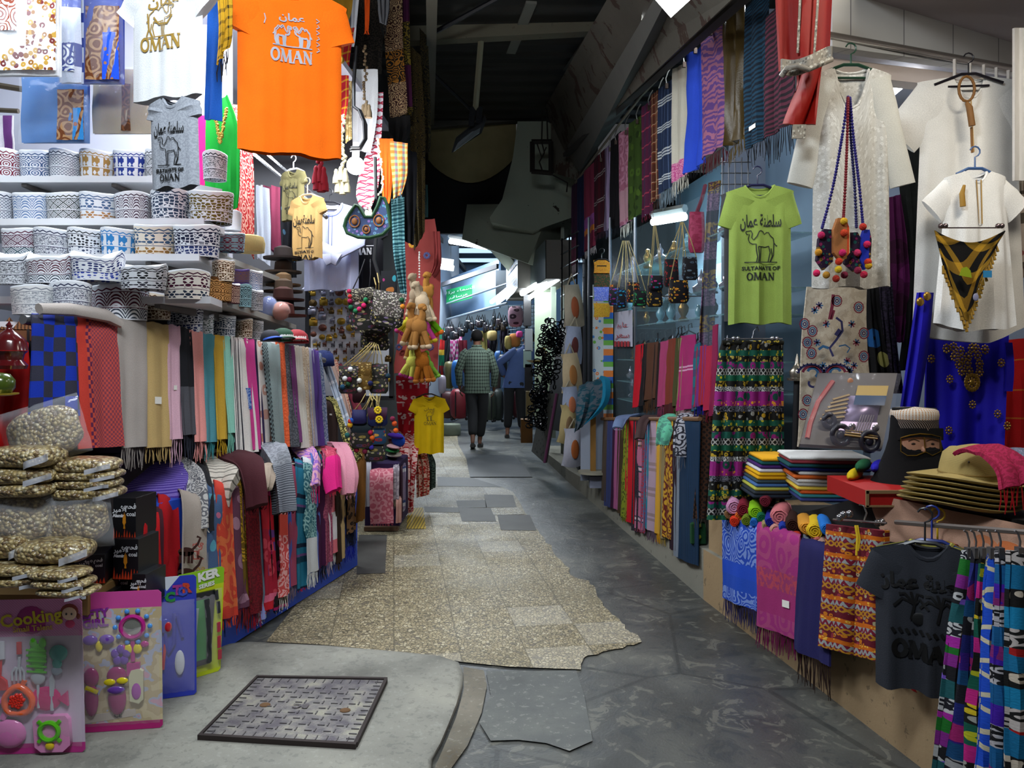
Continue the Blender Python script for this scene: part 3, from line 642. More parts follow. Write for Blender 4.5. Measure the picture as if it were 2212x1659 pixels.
# right shop interior
tube_lamp('tube lamp inside the shop behind the white kurtas',P(1925,200,4.4),P(1985,150,4.4),.025,14,38,(2.3,4.2,1.0))
tube_lamp('tube lamp reflected over the glass display case',P(1410,480,6.6),P(1480,468,6.3),.03,14,34,(1.4,6.0,1.0),c='dff0ff')
tube_lamp('added fill lamp over the right stall front, out of view',(1.7,2.5,3.1),(2.3,2.7,3.1),.02,8,40,(2.1,3.6,2.3),c='fff1e0',wid=.3)  # lamp added out of view, aimed to brighten the white kurtas
# added unseen lamp near the viewer, fills the scarves and stall with front light
tube_lamp('added fill lamp over the entrance of the lane, out of view',(-1.1,1.0,3.4),(.1,1.0,3.4),.02,6,95,(-1.2,3.3,.6),wid=.4)
# far hall lamps
tube_lamp('long tube lamp under the skylight roof of the far hall',P(972,521,14),P(1052,534,13.6),.045,16,90,(-.6,14,0),wid=.3)
tube_lamp('short tube lamp low under the skylight roof',P(940,574,14.5),P(980,580,14.5),.05,16,60,(-1,14,0))
tube_lamp('pair lamp under the white sign box',P(1062,652,11.4),P(1100,622,10.6),.03,16,22,(0,11.5,0),housing=False,top=-1)
tube_lamp('pair lamp under the blue sign box',P(1075,654,11.3),P(1112,625,10.5),.025,20,0,(0,11,0),housing=False,top=-1)
tube_lamp('tube lamp under the plain grey box',P(1128,634,10.5),P(1185,600,9.4),.035,16,22,(.2,10,0),housing=False,top=-1)
tube_lamp('second tube lamp under the plain grey box',P(1145,642,10.4),P(1205,602,9.3),.03,20,0,(.2,10,0),housing=False,top=-1)
for x,y,w_ in((984,659,'nearest the end of the green sign'),(1008,654,'second from the green sign end'),(1024,650,'third from the green sign end'),(1062,645,'closest to the lit sign box')):
 t=thing('round_ceiling_lamp','round white ceiling lamp in the far bag shop, '+w_.replace('nearest','at').replace('closest to','beside').replace('at the end','below the end'),'lamp',P(x,y,16),'round lamps of the far shop');mb=MB();mb.lathe([(.001,-.02),(.1,-.02),(.12,0),(.1,.03),(.001,.03)],18,P(x,y,16));mb.mk('diffuser',emit('ffffff',14),t)
# ================= LEFT STALL: shelves and embroidered caps
SHW=plain('d9dbe0',.45,0,.4)
def shelf(label,pts,z,th=.03,mat=None):
 """pts: plan outline of the board"""
 mb=MB();n=len(pts);v=[(x,y,z-th)for x,y in pts]+[(x,y,z)for x,y in pts]
 mb.add(v,[tuple(range(n)),tuple(range(2*n-1,n-1,-1))]+[(i,n+i,n+(i+1)%n,(i+1)%n)for i in range(n)])
 t=thing('shelf',label,'shelf',(sum(p[0]for p in pts)/n,sum(p[1]for p in pts)/n,z-th),'cap shelves');mb.mk('board',mat or SHW,t,False)
 for k in(.32,.78):
  b=MB()
  a=Vector((pts[0][0]*(1-k)+pts[1][0]*k,pts[0][1]*(1-k)+pts[1][1]*k+.02,z-th-.012));c=Vector((a.x-.0,4.55,z-th-.012))
  b.add([a+Vector((-.012,0,.01)),a+Vector((.012,0,.01)),c+Vector((.012,0,.01)),c+Vector((-.012,0,.01)),a+Vector((-.012,0,-.005)),a+Vector((.012,0,-.005)),c+Vector((.012,0,-.06)),c+Vector((-.012,0,-.06))],[(0,1,2,3),(7,6,5,4),(0,4,5,1),(1,5,6,2),(2,6,7,3),(3,7,4,0)])
  b.mk('bracket',plain('55524f',.5),t,False)
 return t
def zz(y,d):return EYE-(y-HY)/F*d
def wx(x,d):return(x-CX)/F*d
SD=[(3.75,388,335,480,'top'),(3.6,480,440,485,'second'),(3.42,556,430,462,'third'),(3.3,648,455,480,'fourth')]
for d,y,xr,xe,nm in SD:
 z=zz(y-8,d);shelf('white %s shelf board of the cap display'%nm,[(wx(-90,d),d),(wx(xr,d),d),(wx(xe,d+.3),d+.3),(wx(xe,4.52),4.52),(wx(-90,d)-.3,4.52)],z)
shelf('grey lower ledge board under the front row of caps',[(wx(-90,2.9),2.9),(wx(110,3.0),3.0),(wx(560,4.5),4.5),(wx(-90,2.9),4.5)],zz(700,3.2))
for x0,x1,y0,y1,d0,d1,nm in((458,622,540,606,3.9,5.0,'upper'),(490,640,648,702,3.8,4.9,'middle')):
 a,b=P(x0,y0,d0),P(x1,y1,d1);mb=MB();h=Vector((0,0,.03));bk=Vector((-.5,.25,0));v=[a,b,b+bk,a+bk];mb.add([p-h for p in v]+v,[(0,1,2,3),(7,6,5,4),(0,4,5,1),(1,5,6,2),(2,6,7,3),(3,7,4,0)])
 mb.mk('shelf',plain('a8a69f',.5),None,False,'%s side shelf running back along the hat display'%nm,'shelf','side shelves')
def shade(sp):
 """embroidered cap cloth: UV u = angle 0..1, v = 0 at the bottom hem .. 1 at the crown edge"""
 style,a,b2,base,n=sp;key=('cap',)+sp
 if key in _M:return _M[key]
 g=G('embroidered_'+style,.75,0,.25);u,v,uvv=g.uv();U=g.m('MULTIPLY',u,float(n));cu=g.m('FRACT',U)
 lo=g.m('LESS_THAN',v,.34);V=g.m('MULTIPLY',v,3.1)
 x=g.m('SUBTRACT',cu,.5);y0=g.m('SUBTRACT',g.m('FRACT',g.m('ADD',V,.02)),.5)
 if style=='lattice':
  p=g.m('ABSOLUTE',g.m('SUBTRACT',g.m('FRACT',g.m('ADD',U,V)),.5));q=g.m('ABSOLUTE',g.m('SUBTRACT',g.m('FRACT',g.m('SUBTRACT',U,V)),.5));mn=g.m('MINIMUM',p,q)
  f=g.m('GREATER_THAN',g.m('SINE',g.m('MULTIPLY',mn,34)),.15)
 elif style=='scroll':
  r=g.m('SQRT',g.m('ADD',g.m('MULTIPLY',x,x),g.m('MULTIPLY',y0,y0)));an=g.m('ARCTAN2',y0,g.m('ABSOLUTE',x));f=g.m('GREATER_THAN',g.m('SINE',g.m('ADD',g.m('MULTIPLY',r,30),an)),.1)
 elif style=='brick':
  V2=g.m('MULTIPLY',v,18.0);f=g.m('MULTIPLY',g.m('LESS_THAN',g.m('FRACT',V2),.5),g.m('LESS_THAN',g.m('FRACT',g.m('ADD',g.m('MULTIPLY',U,3.0),g.m('MULTIPLY',g.m('FLOOR',V2),.5))),.72))
 elif style=='dots':
  q=g.vec(g.m('MULTIPLY',U,3.0),g.m('MULTIPLY',V,3.2));f=g.m('LESS_THAN',g.voro(1.0,q,rnd=.45),.40)
 elif style=='cell':
  q=g.vec(g.m('MULTIPLY',U,3.2),g.m('MULTIPLY',V,3.4));f=g.m('GREATER_THAN',g.voro(1.0,q,feat='DISTANCE_TO_EDGE',rnd=.6),.10)
 elif style=='flower':
  r=g.m('SQRT',g.m('ADD',g.m('MULTIPLY',x,x),g.m('MULTIPLY',y0,y0)));an=g.m('ARCTAN2',y0,x);pet=g.m('ADD',.36,g.m('MULTIPLY',g.m('COSINE',g.m('MULTIPLY',an,6.0)),.16));f=g.m('MULTIPLY',g.m('LESS_THAN',r,pet),g.m('GREATER_THAN',g.m('ABSOLUTE',g.m('SUBTRACT',r,.2)),.035))
 elif style=='arch':
  zz_=g.m('ABSOLUTE',x);h=g.m('ADD',y0,g.m('MULTIPLY',g.m('MULTIPLY',zz_,zz_),3.2));f=g.m('GREATER_THAN',g.m('SINE',g.m('MULTIPLY',h,17)),.15)
 elif style=='block':
  f=g.m('MULTIPLY',g.m('LESS_THAN',g.m('ABSOLUTE',x),.34),g.m('GREATER_THAN',g.m('ADD',g.m('ABSOLUTE',y0),g.m('MULTIPLY',g.m('SINE',g.m('MULTIPLY',x,16)),.14)),.13))
 else:
  f=g.m('GREATER_THAN',g.noise(7,2,g.vec(U,g.m('MULTIPLY',V,1.6)),dist=1.5),.52)
 cc=g.mix(lo,a,b2);c=g.mix(f,base,cc)
 z1=g.m('ABSOLUTE',g.m('SUBTRACT',g.m('FRACT',g.m('MULTIPLY',U,2.0)),.5));zg=g.m('LESS_THAN',g.m('ABSOLUTE',g.m('SUBTRACT',g.m('ADD',.86,g.m('MULTIPLY',z1,.12)),v)),.022)
 band=g.m('GREATER_THAN',v,.80);c=g.mix(band,c,g.mix(zg,base,a))
 for lv in(.80,.35):c=g.mix(g.m('LESS_THAN',g.m('ABSOLUTE',g.m('SUBTRACT',v,lv)),.012),c,a)
 c=g.mix(g.m('MULTIPLY',g.m('LESS_THAN',g.m('ABSOLUTE',g.m('SUBTRACT',v,.38)),.02),1.0),c,base)
 c=g.mix(g.m('LESS_THAN',v,.04),c,base);g.base(c);g.bump(g.noise(150,2,uvv),.2,.003);_M[key]=g.m_;return g.m_
KW='dcdfe5'
ST={'red scroll':('scroll','7a2438','7a2438',KW,9),'blue scroll':('scroll','3f5a86','3f5a86',KW,8),'navy dash':('brick','26324e','26324e',KW,9),'gold fan':('block','a8834a','a8834a',KW,10),'royal blue block':('block','24398c','24398c',KW,10),'grey diamond':('lattice','55585c','55585c',KW,9),'black maze':('maze','1d2433','1d2433',KW,8),'pale blue wave':('arch','5b7aa8','5b7aa8',KW,9),'charcoal lattice':('lattice','2f3634','2f3634',KW,11),'tan and blue snowflake':('flower','46628a','a8794c',KW,7),'plum paisley':('arch','4b3448','4b3448',KW,11),'slate net':('cell','2e3f58','2e3f58',KW,8),'olive net':('cell','6a5a1f','6a5a1f',KW,8),'teal and red diamond':('lattice','5a2440','1f4a56',KW,8),'navy leaf':('maze','20284a','20284a',KW,9),'black oval':('dots','22262e','2f3c5a',KW,9),'sky blue fan':('block','2f7fc0','2f7fc0',KW,9),'brown snowflake':('flower','3f5a78','9a7038','e6dccc',7),'dark blue net':('cell','161d3c','243468',KW,9),'maroon heart':('arch','531830','3b4350',KW,10),'blue dotted':('dots','232f66','3046a0',KW,9),'black cross':('flower','14161c','2a2a36',KW,8),'red and navy cross':('flower','4a1030','1e2e44','efeae0',8),'grey vine':('maze','8a9099','8a9099','e4e6e6',6),'brown net':('cell','5a3a18','5a3a18','e8dcc8',8),'green fan':('dots','2b4a40','2b4a40',KW,8),'bronze loop':('scroll','c9965a','c9965a','5e3a12',7),'aqua fan':('scroll','1f3c46','1f3c46','9fd0dc',7),'red gem':('flower','74203a','74203a','8fb6c8',6),'purple gold band':('arch','8a6a2c','3a2c58','5b4a86',9),'plain white':('maze','dcdcd8','dcdcd8',KW,4),'dark maroon scroll':('scroll','c9b0a0','c9b0a0','4a1c28',8)}
CAPN={}
def cap(x,y,w,h,d,style,peak=0,tilt=0.0,where='',yaw=0,roll=0):
 """x, y: bottom centre pixel; w, h: pixel size; d: depth"""
 o=P(x,y,d);R_=w/2/F*d;hh=h/F*d;nm=style
 t_name='kumma_hat';lab='embroidered cap with %s pattern, %s'%(style,where)
 T=XF(o+Vector((0,R_,0)),yaw+.4*(x%7),tilt,roll);mb=MB(T)
 rr=random.Random(int(x*3+y));a1,a2=rr.uniform(0,6),rr.uniform(.01,.03)
 def wob(th,t):return(1+a2*math.sin(2*th+a1)+.5*a2*math.sin(3*th+a1*2),(hh*.05*math.sin(2*th+a1)*t+(peak*hh*max(0,math.cos(2*(th+yaw+.4*(x%7))))**3*t if peak else 0)))
 n=28;k=6;prof=[(R_*(.93+.09*(i/k)),hh*.93*i/k)for i in range(k+1)]
 mb.lathe(prof,n,wob=wob)
 o_=None
 while len(mb.f[-1])>4:mb.f.pop();mb.mi.pop()
 root=thing(t_name,lab,'cap',o,'embroidered caps');mb.mk('cap_band',shade(ST[style]),root)
 tb=MB(T);R1=R_*1.02
 tb.lathe([(R1,hh*.93),(R1*.985,hh*.975),(R1*.9,hh*.995),(R1*.6,hh*.985),(R1*.3,hh*.97),(.001,hh*.965)],n,wob=lambda th,t:(wob(th,1)[0],wob(th,1)[1]*(1-t)**.5))
 tb.mk('cap_crown',plain(ST[style][3]if style in('bronze loop','aqua fan','purple gold band')else 'dfe2e8',.85),root)
 return root
rows=[('on the top shelf',3.75,380,60,[(-2,66,'red scroll'),(60,66,'blue scroll'),(124,66,'navy dash'),(193,74,'gold fan'),(267,72,'royal blue block'),(334,62,'grey diamond'),(455,52,'black maze')]),('on the second shelf',3.6,472,60,[(-30,70,'navy dash'),(48,80,'pale blue wave'),(121,76,'charcoal lattice'),(195,78,'tan and blue snowflake'),(270,78,'plum paisley'),(351,84,'slate net'),(440,90,'olive net')]),('on the third shelf',3.42,552,62,[(22,70,'teal and red diamond'),(94,80,'navy leaf'),(167,72,'black oval'),(240,76,'sky blue fan'),(317,86,'brown snowflake'),(407,96,'dark blue net')]),]
for wh,d,y,h,L in rows:
 for i,(x,w,s)in enumerate(L):cap(x,y+(4 if i>5 else 0),w,h+(8 if w>80 else 0),d,s,where=wh)
front=[(5,612,76,60,3.05,'black maze',.25,'peaked, at the end of the front row'),(82,610,92,55,3.0,'maroon heart',.35,'folded to a peak, resting on two caps'),(183,604,108,52,3.05,'blue dotted',.45,'folded to a peak, resting on two caps'),(287,622,100,48,3.12,'black cross',.3,'peaked, beside the red and navy one'),(384,645,98,64,3.25,'red and navy cross',0,'on the fourth shelf'),(45,678,84,64,2.92,'grey vine',0,'near the wooden incense burners'),(130,672,84,66,2.95,'navy leaf',0,'behind the blue checked blanket'),(228,690,122,78,2.88,'maroon heart',0,'standing in the front row over the scarves'),(320,690,66,60,3.05,'brown net',0,'behind the tan scarf'),(385,720,74,60,3.2,'dark blue net',0,'behind the pink scarf'),(437,722,34,44,3.4,'green fan',0,'squeezed in the row behind the scarves'),(476,726,48,46,3.5,'slate net',0,'behind the mint scarf'),(520,730,38,42,3.7,'brown net',0,'behind the black striped scarf'),(549,732,30,40,3.85,'grey diamond',0,'beside the blue baseball cap'),(474,606,48,46,3.6,'brown net',.1,'stacked on the bronze cap'),(462,650,56,52,3.6,'bronze loop',0,'at the corner of the fourth shelf'),(495,655,34,44,3.8,'dark maroon scroll',0,'beside the bronze cap'),(514,620,36,40,3.95,'purple gold band',0,'stacked on the aqua cap'),(519,662,36,48,3.95,'aqua fan',0,'on the side shelf under the purple and gold cap'),(548,670,30,44,4.1,'black maze',0,'beside the aqua cap'),(546,628,32,44,4.15,'pale blue wave',0,'stacked on the black maze cap'),(486,540,62,40,3.95,'red gem',0,'pale blue, on the end of the side shelf'),(496,496,38,42,4.05,'plain white',0,'stacked on the pale blue cap')]
for i,(x,y,w,h,d,s,pk,wh)in enumerate(front):cap(x,y,w,h,max(d,lineD(x,(60,2.75),(700,5.0))+.1)if 4<i<14 else d,s,peak=pk,where=wh)
# straw hat, book of cloth, plastic bag, baseball caps
t=thing('straw_basket_hat','woven straw cap beside the pale blue embroidered cap','hat',P(540,545,4.4));mb=MB();mb.lathe([(.085,0),(.09,.05),(.08,.085),(.05,.095),(.001,.097)],24,P(537,545,4.4));mb.mk('crown',fab(('diam','c9b27a','8a7440',.02,.16)),t)
def ballcap(x,y,w,d,c,lab,txt=None,brim=None,yaw=.5):
 t=thing('baseball_hat',lab,'cap',P(x,y,d),'baseball caps');r=w/2/F*d;T=XF(P(x,y,d),yaw);mb=MB(T)
 mb.lathe([(r,0),(r*1.0,r*.35),(r*.9,r*.75),(r*.6,r*1.05),(r*.25,r*1.17),(.001,r*1.18)],22);mb.mk('crown',plain(c,.8),t)
 b=MB(T);b.grid(lambda a,q:(r*1.0*math.cos(PI+a*PI)*(1),-r*(.15+.95*q*math.sin(a*PI))-r*.62*math.sin(a*PI)*.6,.01-r*.12*q*q+.02*math.sin(a*PI)),12,4,.004);b.mk('visor',plain(brim or c,.8),t)
 if txt:
  q=MB(T);mp=lambda a,z:((r*1.02-.0*z)*math.sin(a/r),-(r*1.02-z*.15)*math.cos(a/r),r*.38+z)
  put_text(q,txt,r*.42,mp,0,0,.004);q.mk('lettering',plain('f0f0f0',.6),t)
ballcap(585,738,44,4.0,'20212a','navy and black baseball cap with a small flag, blue visor',None,'2a4fae',.9)
ballcap(611,738,50,4.05,'0f3d26','dark green baseball cap with white OMAN lettering','OMAN',None,.7)
ballcap(640,742,52,4.1,'8a1620','red baseball cap with white OMAN lettering','OMAN',None,.5)
for i,(y,w,c,d)in enumerate(((618,66,'6b5236',4.9),(632,74,'4a3a2c',4.8),(650,80,'3c1a14',4.7),(668,84,'2a1d18',4.7),(684,88,'57221a',4.6),(590,70,'3a2c20',5.0),(560,76,'2b2220',5.0))):
 t=thing('brimmed_hat','%s brimmed hat stacked at the end of the side shelves'%['fawn','taupe','maroon','dark brown','rust','tan','black'][i],'hat',P(612,y,d));r=w/2/F*d;mb=MB();mb.lathe([(r*.5,0),(r*1.1,.0),(r*1.12,.012),(r*.55,.016),(r*.5,.07),(r*.2,.085),(.001,.085)],22,P(612,y,d));mb.mk('brim',plain(c,.9,var=.2),t)
# wooden incense burners, red cloth, clay burner, green jar
def burner(x,y,w,d,lab):
 t=thing('incense_burner',lab,'incense burner',P(x,y,d),'wooden incense burners');s=w/F*d;mb=MB(XF(P(x,y,d)+Vector((0,s/2,0)),.5));mb.box((0,0,s*.35),(s,s,s*.7),bev=.004);mb.mk('burner_body',plain('7a4a26',.55,var=.4),t,False)
 r=MB(XF(P(x,y,d)+Vector((0,s/2,0)),.5));h=s*.55;v=[(-h,-h,s*.7),(h,-h,s*.7),(h,h,s*.7),(-h,h,s*.7),(0,0,s*1.5)];r.add(v,[(0,3,2,1),(0,1,4),(1,2,4),(2,3,4),(3,0,4)],[(0,0),(.1,0),(.2,0),(.3,0),(.15,.1)]);r.mk('lattice_roof',fab(('check','8a5a38','2d1a10',.008)),t,False)
burner(10,735,34,2.95,'carved wooden incense burner beside the edge of the stall');burner(40,738,38,2.9,'carved wooden incense burner with lattice pyramid roof behind the clay burner');burner(68,738,30,3.0,'small carved wooden incense burner beside the blue checked blanket')
RED=fab('b01414',.6)
mb=MB();mb.add([P(-60,740,2.75),P(62,740,2.85),P(66,742,3.3),P(-60,742,3.3),P(-60,800,2.72),P(60,800,2.8)],[(0,1,2,3),(0,4,5,1)]);mb.grid(lambda a,b:P(-60+a*118+6*math.sin(b*5),738+b*250,2.74-.03*math.sin(a*14+b)*b),16,12,.004);mb.mk('red_tablecloth',RED,None,True,'bright red cloth covering the incense burner table','tablecloth')
def clay():
 o=P(20,797,2.62);t=thing('clay_incense_burner','glazed dark red clay incense burner with domed lid on the red cloth','incense burner',o);m_=plain('4d0f12',.15,0,.8)
 mb=MB();mb.lathe([(.05,0),(.055,.012),(.04,.03),(.045,.05),(.055,.06)],24,o);mb.mk('pot',m_,t)
 mb=MB();mb.lathe([(.056,.062),(.05,.09),(.045,.1),(.028,.118),(.012,.13),(.008,.14),(.011,.146),(.004,.155),(.001,.16)],24,o);mb.mk('lid',m_,t)
clay()
t=thing('green_glass_jar','small green jar with gold rim at the frame edge on red cloth','jar',P(-2,862,2.5));mb=MB();mb.lathe([(.03,0),(.045,.02),(.045,.045),(.03,.065),(.001,.07)],20,P(-2,852,2.5));mb.mk('jar_body',plain('3a4a12',.2,0,.7),t);mb=MB();mb.lathe([(.035,-.004),(.055,0),(.055,.004),(.001,.006)],20,P(-2,852,2.5));mb.mk('saucer',plain('a08a2c',.3,.6),t)
# packets hanging above the shelves
def packet(x0,y0,x1,y1,d,base,lab,deco,skew=0,group='dress fabric packets'):
 t=thing('fabric_packet',lab,'fabric packet',P((x0+x1)/2,y1,d),group);w=(x1-x0)/F*d;h=(y1-y0)/F*d;o=P((x0+x1)/2,(y0+y1)/2,d);T=XF(o,skew)
 mb=MB(T);mb.grid(lambda a,b:((a-.5)*w,-.02*(1-abs(2*a-1)**4)*(1-abs(2*b-1)**4)+.005*math.sin(a*9+b*7),(.5-b)*h),12,12,.0,lambda a,b:(a*w,b*h));mb.grid(lambda a,b:((.5-a)*w,.018,(.5-b)*h),4,4);mb.mk('folded_cloth',base,t)
 for i,(ax,ay,bx,by,m_)in enumerate(deco):
  q=MB(T);q.grid(lambda a,b:((ax+(bx-ax)*a-.5)*w,-.024-.003*i+.004*math.sin(a*9+b*5),(.5-(ay+(by-ay)*b))*h),6,8,.0,lambda a,b:(a*w*(bx-ax),b*h*(by-ay)));q.mk('embroidered_panel',m_,t)
 q=MB(T);q.grid(lambda a,b:((a-.5)*w*1.06,-.03*(1-abs(2*a-1)**4)*(1-abs(2*b-1)**4)-.004+.006*math.sin(a*17+b*4),(.5-b)*h*1.06),14,12);q.mk('plastic_sleeve',film(.13,'e8eef8',.08),t)
BRC=fab(('pais','6a3a1c','a9825a',16,20));GLD=fab(('flor','f2f2f4',['8a5a20','6a2a2a','b08a3a'],40,.5))
packet(-40,-20,128,163,3.35,fab('f4f4f6'),'white dress fabric packet with maroon and gold embroidered border',[(.62,0,1,.72,GLD),(0,.68,1,.96,GLD),(.18,.05,.5,.5,fab(('pais','f2f2f4','7a3a2a',18,30)))])
packet(128,-30,176,178,3.5,fab(('sv',[(.1,'2c3f90'),(.16,'c9d2e4')])),'narrow packet of navy and white dress fabric',[(.3,.6,.8,.9,fab(('pais','dfe6ee','24398c',20,20)))])
packet(172,-40,265,180,3.6,fab('16389c'),'royal blue dress fabric packet with brown woven panel and blue inset',[(.2,.26,.98,.98,BRC),(.6,.52,.98,.98,fab(('flor','1c50d8',['a07050'],30,.3)))])
packet(46,165,190,308,3.7,fab('2a6fb6'),'light blue dress fabric packet with brown woven corner panel',[(.58,.22,.98,.98,BRC),(.82,.5,.98,.98,fab(('flor','2f86cc',['a05a40'],30,.3)))])
packet(200,150,335,288,3.8,fab('8f8064'),'beige dress fabric packet with brown woven stripe',[(.5,.25,.64,.98,fab(('pais','4a2a16','6a4226',20,20)))])
mb=MB();mb.tube([P(-60,175,3.9),P(60,195,3.9)],.015,6);mb.tube([P(-60,235,3.9),P(40,240,3.9)],.012,6);mb.mk('wall_rail',plain('3c3426',.5),None,True,'dark slatted rack bars behind the blue fabric packet','rack')
cloth('purple_scarf','plum and white striped cloth behind the top shelf caps',[(-30,250,30,250,4.3),(-30,345,32,345,4.3)],fab(('su',[(.1,'d8d4dc'),(.05,'6a3a78')])),cat='cloth')
# T-shirts hanging at the stall front
def pr_gold(mb,mp):
 serif_oman(mb,mp,0,-.262,.045,.165,.0075);camel(mb,mp,.0,-.185,.12,.11,.004,True);put_text(mb,AR_OMAN,.05,mp,.01,-.115,.001,fit=.13)
 mb.ribbon([(-.03,-.17),(-.01,-.195),(.03,-.198),(.05,-.17)],.006,mp);mb.ribbon([(-.055,-.155),(-.05,-.21),(-.06,-.235)],.006,mp)
yw=-.12
garment('kids_t_shirt','white T-shirt with gold camel and OMAN print hanging over the cap shelves',P(362,-62,2.75),-.32,.33,.45,fab('eef0f3'),slv=.10,sang=50,neck=.06,dip=.05,pr=pr_gold,pmat='a8863a',sw=.075,cuff=.07,seed=2,fold=.004,group='hanging souvenir T-shirts')
def pr_sult(k=1,lines=True):
 def f(mb,mp):
  put_text(mb,AR_SULT,.085*k,mp,0,-.185*k,.0018*k,fit=.20*k);camel(mb,mp,0,-.31*k,.16*k,.165*k,.0048*k)
  put_text(mb,'SULTANATE OF',.026*k,mp,0,-.422*k,.001);serif_oman(mb,mp,0,-.462*k,.036*k,.135*k,.0055*k);serif_oman(mb,mp,.003*k,-.463*k,.036*k,.135*k,.0025*k)
 return f
garment('kids_t_shirt','small grey T-shirt with black camel print hanging in front of the cap shelves',P(376,212,2.72),-.3,.215,.31,fab(('mel','a3a8b2','9499a3',120)),slv=.045,sang=76,neck=.042,dip=.035,pr=pr_sult(.60),seed=4,fold=.003,sw=.05,cuff=.05,group='hanging souvenir T-shirts',lean=.04)
cloth('blue_t_shirt','bright blue T-shirt hanging behind the white one',[(452,-20,500,-20,3.0),(446,120,482,120,3.0),(440,258,478,262,3.0)],fab('1d57b0'),cat='T-shirt',k=1)
cloth('checked_shawl','yellow and black checked shawl with dark tassels beside the white T-shirt',[(470,-40,500,-40,2.9),(474,60,499,62,2.9),(470,140,492,100,2.9)],fab(('plaid',[(.012,'c99a22'),(.004,'1a1510')],[(.03,'c99a22'),(.012,'3a2a12')])),fr=(.08,'171210'),cat='shawl')
GD=cloth('green_dress','green dress with gold beaded neckline hanging beside the cap shelves',[(446,240,492,205,4.2),(444,300,515,280,4.2),(446,420,520,400,4.2),(455,470,515,448,4.2)],fab('0f8a2c'),cat='dress',k=3,amp=.015)
mb=MB();
rr=random.Random(9)
for i in range(60):
 k=i/60;x=462+(18*math.sin(k*6.28))if k<.0 else None
for i in range(70):
 s=-1 if i%2 else 1;k=(i//2)/35;mb.ell(P(476+s*(14-14*k)+rr.uniform(-2,2),235+k*75+rr.uniform(-2,2),4.14),.008,5,4)
mb.mk('beaded_neckline',plain('a88a3c',.3,.7),GD)
cloth('pink_dress','hot pink dress half hidden under the top shelf',[(380,250,450,250,4.4),(376,420,452,420,4.4)],fab('c01868'),cat='dress',k=3)
cloth('red_printed_dress','red dress with white printed motif hanging beside the green dress',[(498,225,535,230,4.5),(505,400,550,380,4.5),(498,480,550,560,4.5)],fab(('pais','b8242c','e0a8a0',30,16)),cat='dress',k=2)
def pr_or(mb,mp):
 serif_oman(mb,mp,.0,-.285,.048,.16,.008)
 for sx_,fl in((-.036,True),(.04,False)):camel(mb,mp,sx_,-.205,.075,.085,.0045,fl);camel(mb,mp,sx_+.003,-.208,.07,.08,.0035,fl)
 for i in range(6):mb.ribbon([(.095+.006*(i%2),-.12-.024*i),(.108,-.128-.024*i),(.096,-.136-.024*i)],.004,mp)
 put_text(mb,AR_OMAN,.04,mp,.0,-.13,.001,fit=.1);mb.ribbon([(-.105,-.13),(-.1,-.15),(-.106,-.17)],.004,mp)
OR=garment('orange_t_shirt','bright orange T-shirt with two grey camels and OMAN print',P(628,-26,3.15),.42,.45,.67,fab('f56c08',k=1.1),slv=.14,sang=68,neck=.08,dip=.05,pr=pr_or,pmat='a9a9b4',seed=8,sw=.085,cuff=.07,fold=.009,group='hanging souvenir T-shirts')
for x,y,w,h,c,lb in((580,665,40,50,'5c6ca8','blue plastic wrapped parcel at the end of the middle side shelf'),(606,672,40,40,'a86450','salmon plastic wrapped roll at the end of the middle side shelf')):
 o=P(x,y+h/2,4.5);t=thing('wrapped_parcel',lb,'parcel',o,'wrapped parcels');mb=MB(XF(P(x,y,4.5),.3));mb.ell((0,0,0),(w/2/F*4.5,.07,h/2/F*4.5),12,8);mb.mk('cloth_roll',fab(c),t);mb=MB(XF(P(x,y,4.5),.3));mb.ell((0,0,0),(w/2/F*4.9,.085,h/2/F*4.9),12,8);mb.mk('plastic_wrap',film(.16,'e6e9f0',.06),t)
# ================= LEFT STALL: draped scarves, table, frankincense, coal boxes, toys
UA,UB=(60,2.75),(700,5.0)
def ud(x,off=0.0):return lineD(x,UA,UB)+off
def uprack():
 a,b=P(45,676,ud(45)),P(705,772,ud(705));mb=MB();bk=Vector((-.03,.06,-.02));m=MB();m.tube([a+bk,b+bk],.018,8);m.mk('scarf_rail',plain('9a9a9c',.3,.8),None,True,'steel rail carrying the upper row of draped scarves','rail')
 q=[Vector((a.x,a.y,0))+bk*3,Vector((b.x,b.y,0))+bk*3];mb.add([q[0],q[1],Vector((q[1].x,q[1].y,b.z-.05)),Vector((q[0].x,q[0].y,a.z-.05)),q[0]+bk,q[1]+bk,Vector((q[1].x,q[1].y,b.z-.05))+bk,Vector((q[0].x,q[0].y,a.z-.05))+bk],[(0,1,2,3),(7,6,5,4),(0,4,5,1),(1,5,6,2),(2,6,7,3),(3,7,4,0)])
 mb.mk('rack_backboard',plain('3a3436',.9),None,False,'dark board behind the upper row of draped scarves','board')
uprack()
GRP='scarves draped over the upper rail'
def up(xt0,xt1,xb0,xb1,yt,yb,sp,lab,fr=None,rough=.88,tagm=None,yt2=None,amp=.007,k=1.5,off=0):
 y2=yt2 or yt+(xt1-xt0)*.15;d0,d1=ud(xt0,off),ud(xt1,off);f=F/((d0+d1)/2)
 fr_=(fr[0]/f,fr[1])if fr else None
 rows=[(xt0+4,yt+30,xt1+4,y2+30,d0+.14,d1+.14),(xt0+2,yt+3,xt1+2,y2+3,d0+.07,d1+.07),(xt0,yt+10,xt1,y2+10,d0,d1),((xt0+xb0)/2,(yt+yb)/2,(xt1+xb1)/2,(y2+yb)/2,d0-.06,d1-.06),(xb0,yb,xb1,yb-(xb1-xb0)*.06,d0-.10,d1-.10)]
 return cloth('draped_scarf',lab,rows,fab(sp,rough),amp,k,.007,fr_,'scarf',GRP,tagm=tagm,nu=10,nv=18)
up(65,163,62,172,680,905,('check','0d2c9c','2c2c3c',.05),'royal blue and charcoal checked blanket',yt2=684)
